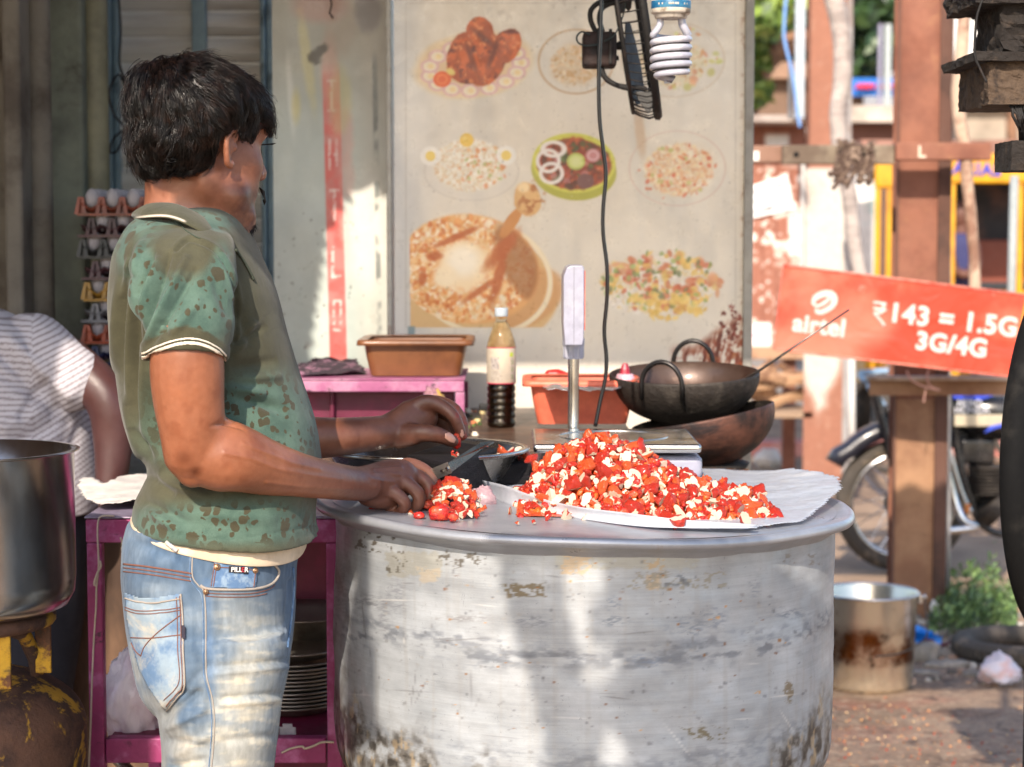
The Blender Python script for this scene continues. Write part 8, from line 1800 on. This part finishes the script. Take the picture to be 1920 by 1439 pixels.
# trees: trunk, limbs, leaf crown
def tree(pts_trunk, limbs, crown, Y, cols, label, n=2600, leaf=.10, seed=1):
    g = thing('leafy_tree', (P(pts_trunk[-1][0],0,Y).x, Y, 0), label, 'tree'); k = Y/3800
    mb = MB(); s = spline(pts_trunk, 4); mb.tube([P(q[0], q[1], Y) for q in s], [q[2]*k for q in s], 10)
    for l in limbs: s = spline(l, 4); mb.tube([P(q[0], q[1], Y+.2) for q in s], [q[2]*k for q in s], 8)
    mb.build('trunk', pm('tree_bark', (140,104,80), .9, 0, (96,70,54), 3, bump=.6, bscale=12, bdist=.03), g, smooth=True)
    rs = np.random.RandomState(seed); v = []; f = []; c = []
    for (cx, cy, rx, ry, rd) in crown:
        m = int(n*rx*ry/ sum(a[2]*a[3] for a in crown))
        for _ in range(m):
            q = rs.normal(size=3); q /= np.linalg.norm(q); r = rs.rand()**.4; p = P(cx+q[0]*rx*r, cy+q[2]*ry*r, Y+q[1]*rd*r)
            if fbm(np.array([[p.x*1.4, p.y*1.4, p.z*1.4]]), 2, seed)[0] < .42: continue
            a = Vector(rs.normal(size=3)).normalized(); b_ = a.orthogonal().normalized()*leaf*rs.uniform(.5,1.1); d = a.cross(b_)*.55; b = len(v); v += [p-b_, p+d, p+b_, p-d]; f.append((b, b+1, b+2, b+3)); c += [LA(np.array(cols[rs.randint(len(cols))])+rs.uniform(-10,10))]*4
    m_lf = pm('tree_leaf', attr=True, rough=.5, bump=0, var=.1); o = mesh_obj('crown', v, f, m_lf, g, False, np.array(c)); o['kind'] = 'stuff'
gcol = [(90,116,46),(126,146,60),(66,90,40),(150,160,80),(104,126,60)]
tree([(1390,260,26),(1402,180,26),(1420,120,22),(1430,60,16),(1436,10,10)], [[(1400,190,20),(1440,110,22),(1490,80,22),(1540,70,18)],[(1420,120,14),(1400,60,10),(1390,0,8)]], [(1420,20,60,70,1.6),(1470,20,50,50,1.2),(1400,110,40,40,1.),(1420,175,26,20,.6)], 20, gcol, 'leafy tree with a thick leaning brown limb above the kiosk roof', 2600, .13, 3)
tree([(1600,300,16),(1610,120,14),(1640,40,12),(1690,20,10)], [[(1610,60,12),(1660,30,12),(1720,40,8)]], [(1620,20,80,46,2.),(1640,90,70,50,2.),(1600,130,50,30,1.5)], 32, [(40,62,36),(54,80,44),(66,90,48),(34,52,34)], 'dark green trees filling the gap above the blue sign', 3200, .2, 4)
tree([(1900,400,12),(1896,200,10),(1890,60,8)], [], [(1880,60,40,60,1.2),(1850,20,30,24,.8)], 36, [(70,96,50),(96,120,66),(60,84,44)], 'thin tree by the bright building at the right edge', 900, .2, 6)
tree([(1540,240,16),(1530,120,14)], [], [(1440,130,60,60,2.),(1500,60,60,60,2.)], 40, [(44,70,50),(60,90,66),(50,76,56)], 'blue green distant tree behind the brown tree limb', 1500, .28, 8)
# ---- far kerb, red stripe, ground things
gb('painted_kerb', (X_(1300,14.0), 14.0, -.003), (X_(2100,14.0), 14.25, .10), pm('kerb_red', (186,120,110), .85, 0, (200,176,164), 2), None, .01); bpy.data.objects['painted_kerb']['kind'] = 'structure'
rd_ = MB(); rd_.v = [(-6,17,0),(60,17,0),(60,26,0),(-6,26,0)]; rd_.f = [(0,1,2,3)]; o = rd_.build('road', pm('dusty_road', (150,140,130), .9, 0, (130,118,106), .6)); o['kind'] = 'structure'
bag('plastic_bag', V(X_(1438,13.4), 13.3, .06), (.10,.08,.08), m_news, 'white crumpled plastic bag by the far kerb', 21, .3, 24)
# rubble by the post foot
m_stone = pm('broken_concrete', (128,120,110), .9, 0, (160,150,140), 9, .5, .66, (84,78,72), 6, bump=.6, bscale=40, bdist=.005)
def stone(px, y_, Y, r, el, label, k, mat=m_stone, cat='stone'):
    v0, f0 = ellipsoid((0,0,0), (1,1,1), n=14, m=9); A = np.array([tuple(q) for q in v0]); d = 1+.9*(fbm(A*1.2+k*3, 2, k)-.5); A = np.sign(A)*np.abs(A)**.75*d[:,None]*np.array(el)*r; A += np.array([X_(px,Y), Y, .0+r*el[2]*.75]); return tag(mesh_obj('stone', A, f0, mat, None, False), label, cat)
for i, (px_, yb, r, el, lb) in enumerate(((1727,1248,.055,(1.3,1,.75),'grey broken concrete lump between bucket and blue bag'),(1779,1242,.03,(1.2,1,.6),'pale flat stone chip right of the grey lump'),(1795,1262,.04,(1.5,1,.4),'flat grey slab piece left of the white bag'),(1762,1262,.03,(1.4,1,.5),'small pale stone in front of the grey lump'),(1805,1215,.025,(1.4,1,.6),'whitish pebble left of the old tyre'),(1742,1275,.03,(1.6,1,.35),'thin light slab lying below the grey lump'),(1830,1280,.03,(1.2,1,.5),'dark stone under the lying tyre'),(1900,1290,.035,(1.5,1,.5),'brown clod touching the white bag'),(1690,1262,.02,(1.4,1,.5),'small stone by the bucket foot'))):
    Y = 1.5*3800/(yb-450); stone(px_, yb, Y, r, el, lb, i+2)
v_ = P(1755,1150,7.9); mb = MB(); mb.prism([P(1748,1160,7.85), P(1746,1145,7.85), P(1752,1130,7.85), P(1760,1138,7.85), P(1766,1152,7.85), P(1764,1162,7.85)], (0,.03,.01)); tag(mb.build('leaning_chip', m_news, None), 'pale broken chip leaning on the foot of the near post', 'stone')
Yb = 1.5*3800/(1222-450)
m_bb = pm('blue_polythene', (20,110,206), .35, 0, (70,150,226), 14, .45, .6, (14,80,170), 9, .5, .65, bump=.6, bscale=40, bdist=.005)
o = crumple('blue_bag', [(1700,1160),(1712,1162),(1742,1178),(1766,1192),(1770,1206),(1756,1212),(1724,1216),(1700,1220)], 7.4, m_bb, 'torn bright blue plastic bag lying behind the bucket', 'plastic bag', .05, 3, .12, freq=14, step=.008)
mb = MB(); mb.prism([P(1716,1214,7.3), P(1740,1200,7.3), P(1752,1202,7.3), P(1760,1212,7.3), P(1788,1204,7.3), P(1762,1216,7.3)], (0,.03,0)); tag(mb.build('red_wrapper', pm('maroon_wrapper', (90,24,34), .5)), 'dark red wrapper scrap under the blue bag', 'wrapper')
wb = PZ(1872,1288,.0); bag('plastic_bag', V(wb.x, wb.y, .055), (.072,.06,.062), pm('white_polybag', (206,200,212), .45, 0, (214,180,180), 14, bump=.5, bscale=60), 'small knotted white plastic bag on the ground at the right edge', 31, .2, 30)
ty = PZ(1912,1220,.03); mb = MB(); rg_ = .20
tp = [V(ty.x+rg_*1.0*math.cos(t), ty.y+rg_*1.0*math.sin(t), .045) for t in np.linspace(0, 6.2832, 65)[:-1]]; mb.tube(tp, .04, 12, closed=True); tt = mb.build('old_tyre', m_tyre, None, smooth=True); tag(tt, 'worn scooter tyre lying flat on the ground at the right', 'tyre')
for k in range(70): t = 6.2832*k/70; c = V(ty.x+(rg_+.038)*math.cos(t), ty.y+(rg_+.038)*math.sin(t), .045); mb = MB(); d = V(-math.sin(t), math.cos(t), 0)*.005; n_ = V(math.cos(t), math.sin(t), 0)*.005; mb.v = []; mb.prism([c-d-V(0,0,.018), c+d-V(0,0,.018), c+d+V(0,0,.02), c-d+V(0,0,.02)], n_); o = mb.build('tread_block', m_tyre, tt)
# weeds
rs = np.random.RandomState(3); v = []; f = []; c = []
for _ in range(3000):
    px_ = rs.uniform(1750,1915); cl = np.exp(-((px_-1830)/60)**2); Y = rs.uniform(7.5,8.4); h = rs.rand()**1.5*(.05+.13*cl)*(1.9 if 1860 < px_ < 1880 and rs.rand() < .25 else 1); p = V(X_(px_,Y), Y, h)
    if fbm(np.array([[p.x*7, p.y*7, p.z*7]]), 2, 3)[0] < .4: continue
    a = Vector(rs.normal(size=3)).normalized(); b_ = a.orthogonal().normalized()*rs.uniform(.008,.02); d = a.cross(b_)*.5; b = len(v); v += [p-b_, p+d, p+b_, p-d]; f.append((b, b+1, b+2, b+3)); c += [LA(np.array([(92,120,66),(70,96,52),(120,146,86),(58,80,46)][rs.randint(4)])+rs.uniform(-10,10))]*4
for _ in range(500):
    Y = rs.uniform(7.6,8.3); px_ = rs.uniform(1760,1905); p = V(X_(px_,Y), Y, 0); q = p+V(rs.normal()*.02, rs.normal()*.02, rs.uniform(.03,.12)); b = len(v); v += [p-V(.0015,0,0), p+V(.0015,0,0), q]; f.append((b, b+1, b+2)); c += [LA(np.array([80,104,56]))]*3
tag(mesh_obj('weeds', v, f, pm('weed_leaf', attr=True, rough=.6, bump=0), None, False, np.array(c)), 'low green weeds growing round the post foot', None, None, 'stuff')

# ================================================================== FOREGROUND AT THE RIGHT EDGE
HY = 3.55
ht_ = thing('hanging_hoop', P(1990, 880, HY), 'black bicycle tyre hanging upright at the right edge of the view', 'tyre')
hd_ = V(.510,.857,0); hc_ = V(.834,3.35,P(0,880,3.35).z)+hd_*.345; ht_.location = hc_; bpy.context.view_layer.update()
pts = [hc_-hd_*.345*math.cos(t)+V(0,0,.325*math.sin(t)) for t in np.linspace(0, 6.2832, 97)[:-1]]
mb = MB(); mb.tube(pts, .0235, 14, closed=True); mb.build('tyre', pm('black_dusty_rubber', (13,13,14), .85, 0, (36,34,32), 9, .5, .7, bump=.5, bscale=60, spec=.2), ht_, smooth=True)
mb = MB(); mb.box(tuple(P(1891,1004,3.42)), tuple(P(1960,950,3.42)+V(0,.02,0))); mb.build('bracket', pm('flaking_bracket', (170,150,130), .7, .2, (110,84,66), 30, .5, .6, (60,44,36), 22, .55, .65, bump=.5), ht_, bevel=.002)
mb = MB(); mb.box((P(1935,1000,3.44).x, 3.445, 0), (P(1962,1000,3.44).x, 3.475, 2.4)); mb.build('carrying_post', m_soot, ht_)
# sooty iron burner box hanging above
SBY = 3.45; sb = thing('sooty_box', P(1890,150,SBY), 'soot caked black iron box with a cement slab, hanging at the top right corner', 'box')
m_cake = pm('caked_soot', (34,28,24), .9, 0, (70,58,48), 30, .5, .7, bump=1, bscale=60, bdist=.008); m_mud = pm('rough_mud', (84,68,54), .95, 0, (50,40,34), 40, bump=1, bscale=120, bdist=.006)
def rough_box(nm, x0, y0, x1, y1, Y, d, mat, amp=.006, seed=1):
    a_ = P(x0, y1, Y); b_ = P(x1, y0, Y); nx, nz, ny = 30, 22, 6
    bm = bmesh.new(); bmesh.ops.create_cube(bm, size=1); bmesh.ops.subdivide_edges(bm, edges=bm.edges[:], cuts=14, use_grid_fill=True)
    vv = np.array([tuple(q.co) for q in bm.verts]); vv = (vv+.5)*np.array([b_.x-a_.x, d, b_.z-a_.z])+np.array([a_.x, Y, a_.z]); n_ = fbm(vv*60, 4, seed)-.5; n2 = fbm(vv*60+9, 4, seed+5)-.5
    vv += np.c_[n_, n2, n_*n2*4]*amp*2.4
    for q, p in zip(bm.verts, vv): q.co = p
    me = bpy.data.meshes.new(nm); bm.to_mesh(me); bm.free(); me.materials.append(mat); o = bpy.data.objects.new(nm, me); COL.objects.link(o); o.parent = sb; o.matrix_parent_inverse = Matrix.Translation(sb.location).inverted(); return o
rough_box('upper_body', 1876, -80, 2060, 100, SBY, .2, m_cake, .012, 1); rough_box('top_plate', 1828, -60, 2060, 6, SBY-.02, .24, m_cake, .011, 2); rough_box('shelf_plate', 1828, 97, 2060, 114, SBY-.03, .26, m_cake, .004, 3)
rough_box('slab_box', 1852, 116, 2060, 196, SBY-.01, .22, m_mud, .006, 4); rough_box('lower_bracket', 1896, 264, 2060, 320, SBY, .12, m_cake, .002, 5)
mb = MB(); mb.tube([P(x, y, SBY-.03) for x, y in spline([(1842,0),(1832,30),(1828,70),(1828,105),(1838,130),(1850,155)], 5)], .0022, 6); mb.build('loose_wire', m_cable if 'm_cable' in globals() else m_soot, sb, smooth=True)
rs_ = random.Random(2)
for k in range(9): x = 1893+k*5; mb = MB(); mb.tube([P(x, 198, SBY), P(x+rs_.uniform(0,14), 214+k*3, SBY), P(x+rs_.uniform(4,20), 232+rs_.uniform(0,22), SBY)], .0028, 5); mb.build('charred_strand', m_soot, sb, smooth=True)
mb = MB(); mb.tube([P(1930,200,SBY+.05), P(1932,266,SBY+.05)], .02, 8); mb.build('hanger', m_soot, sb, smooth=True)
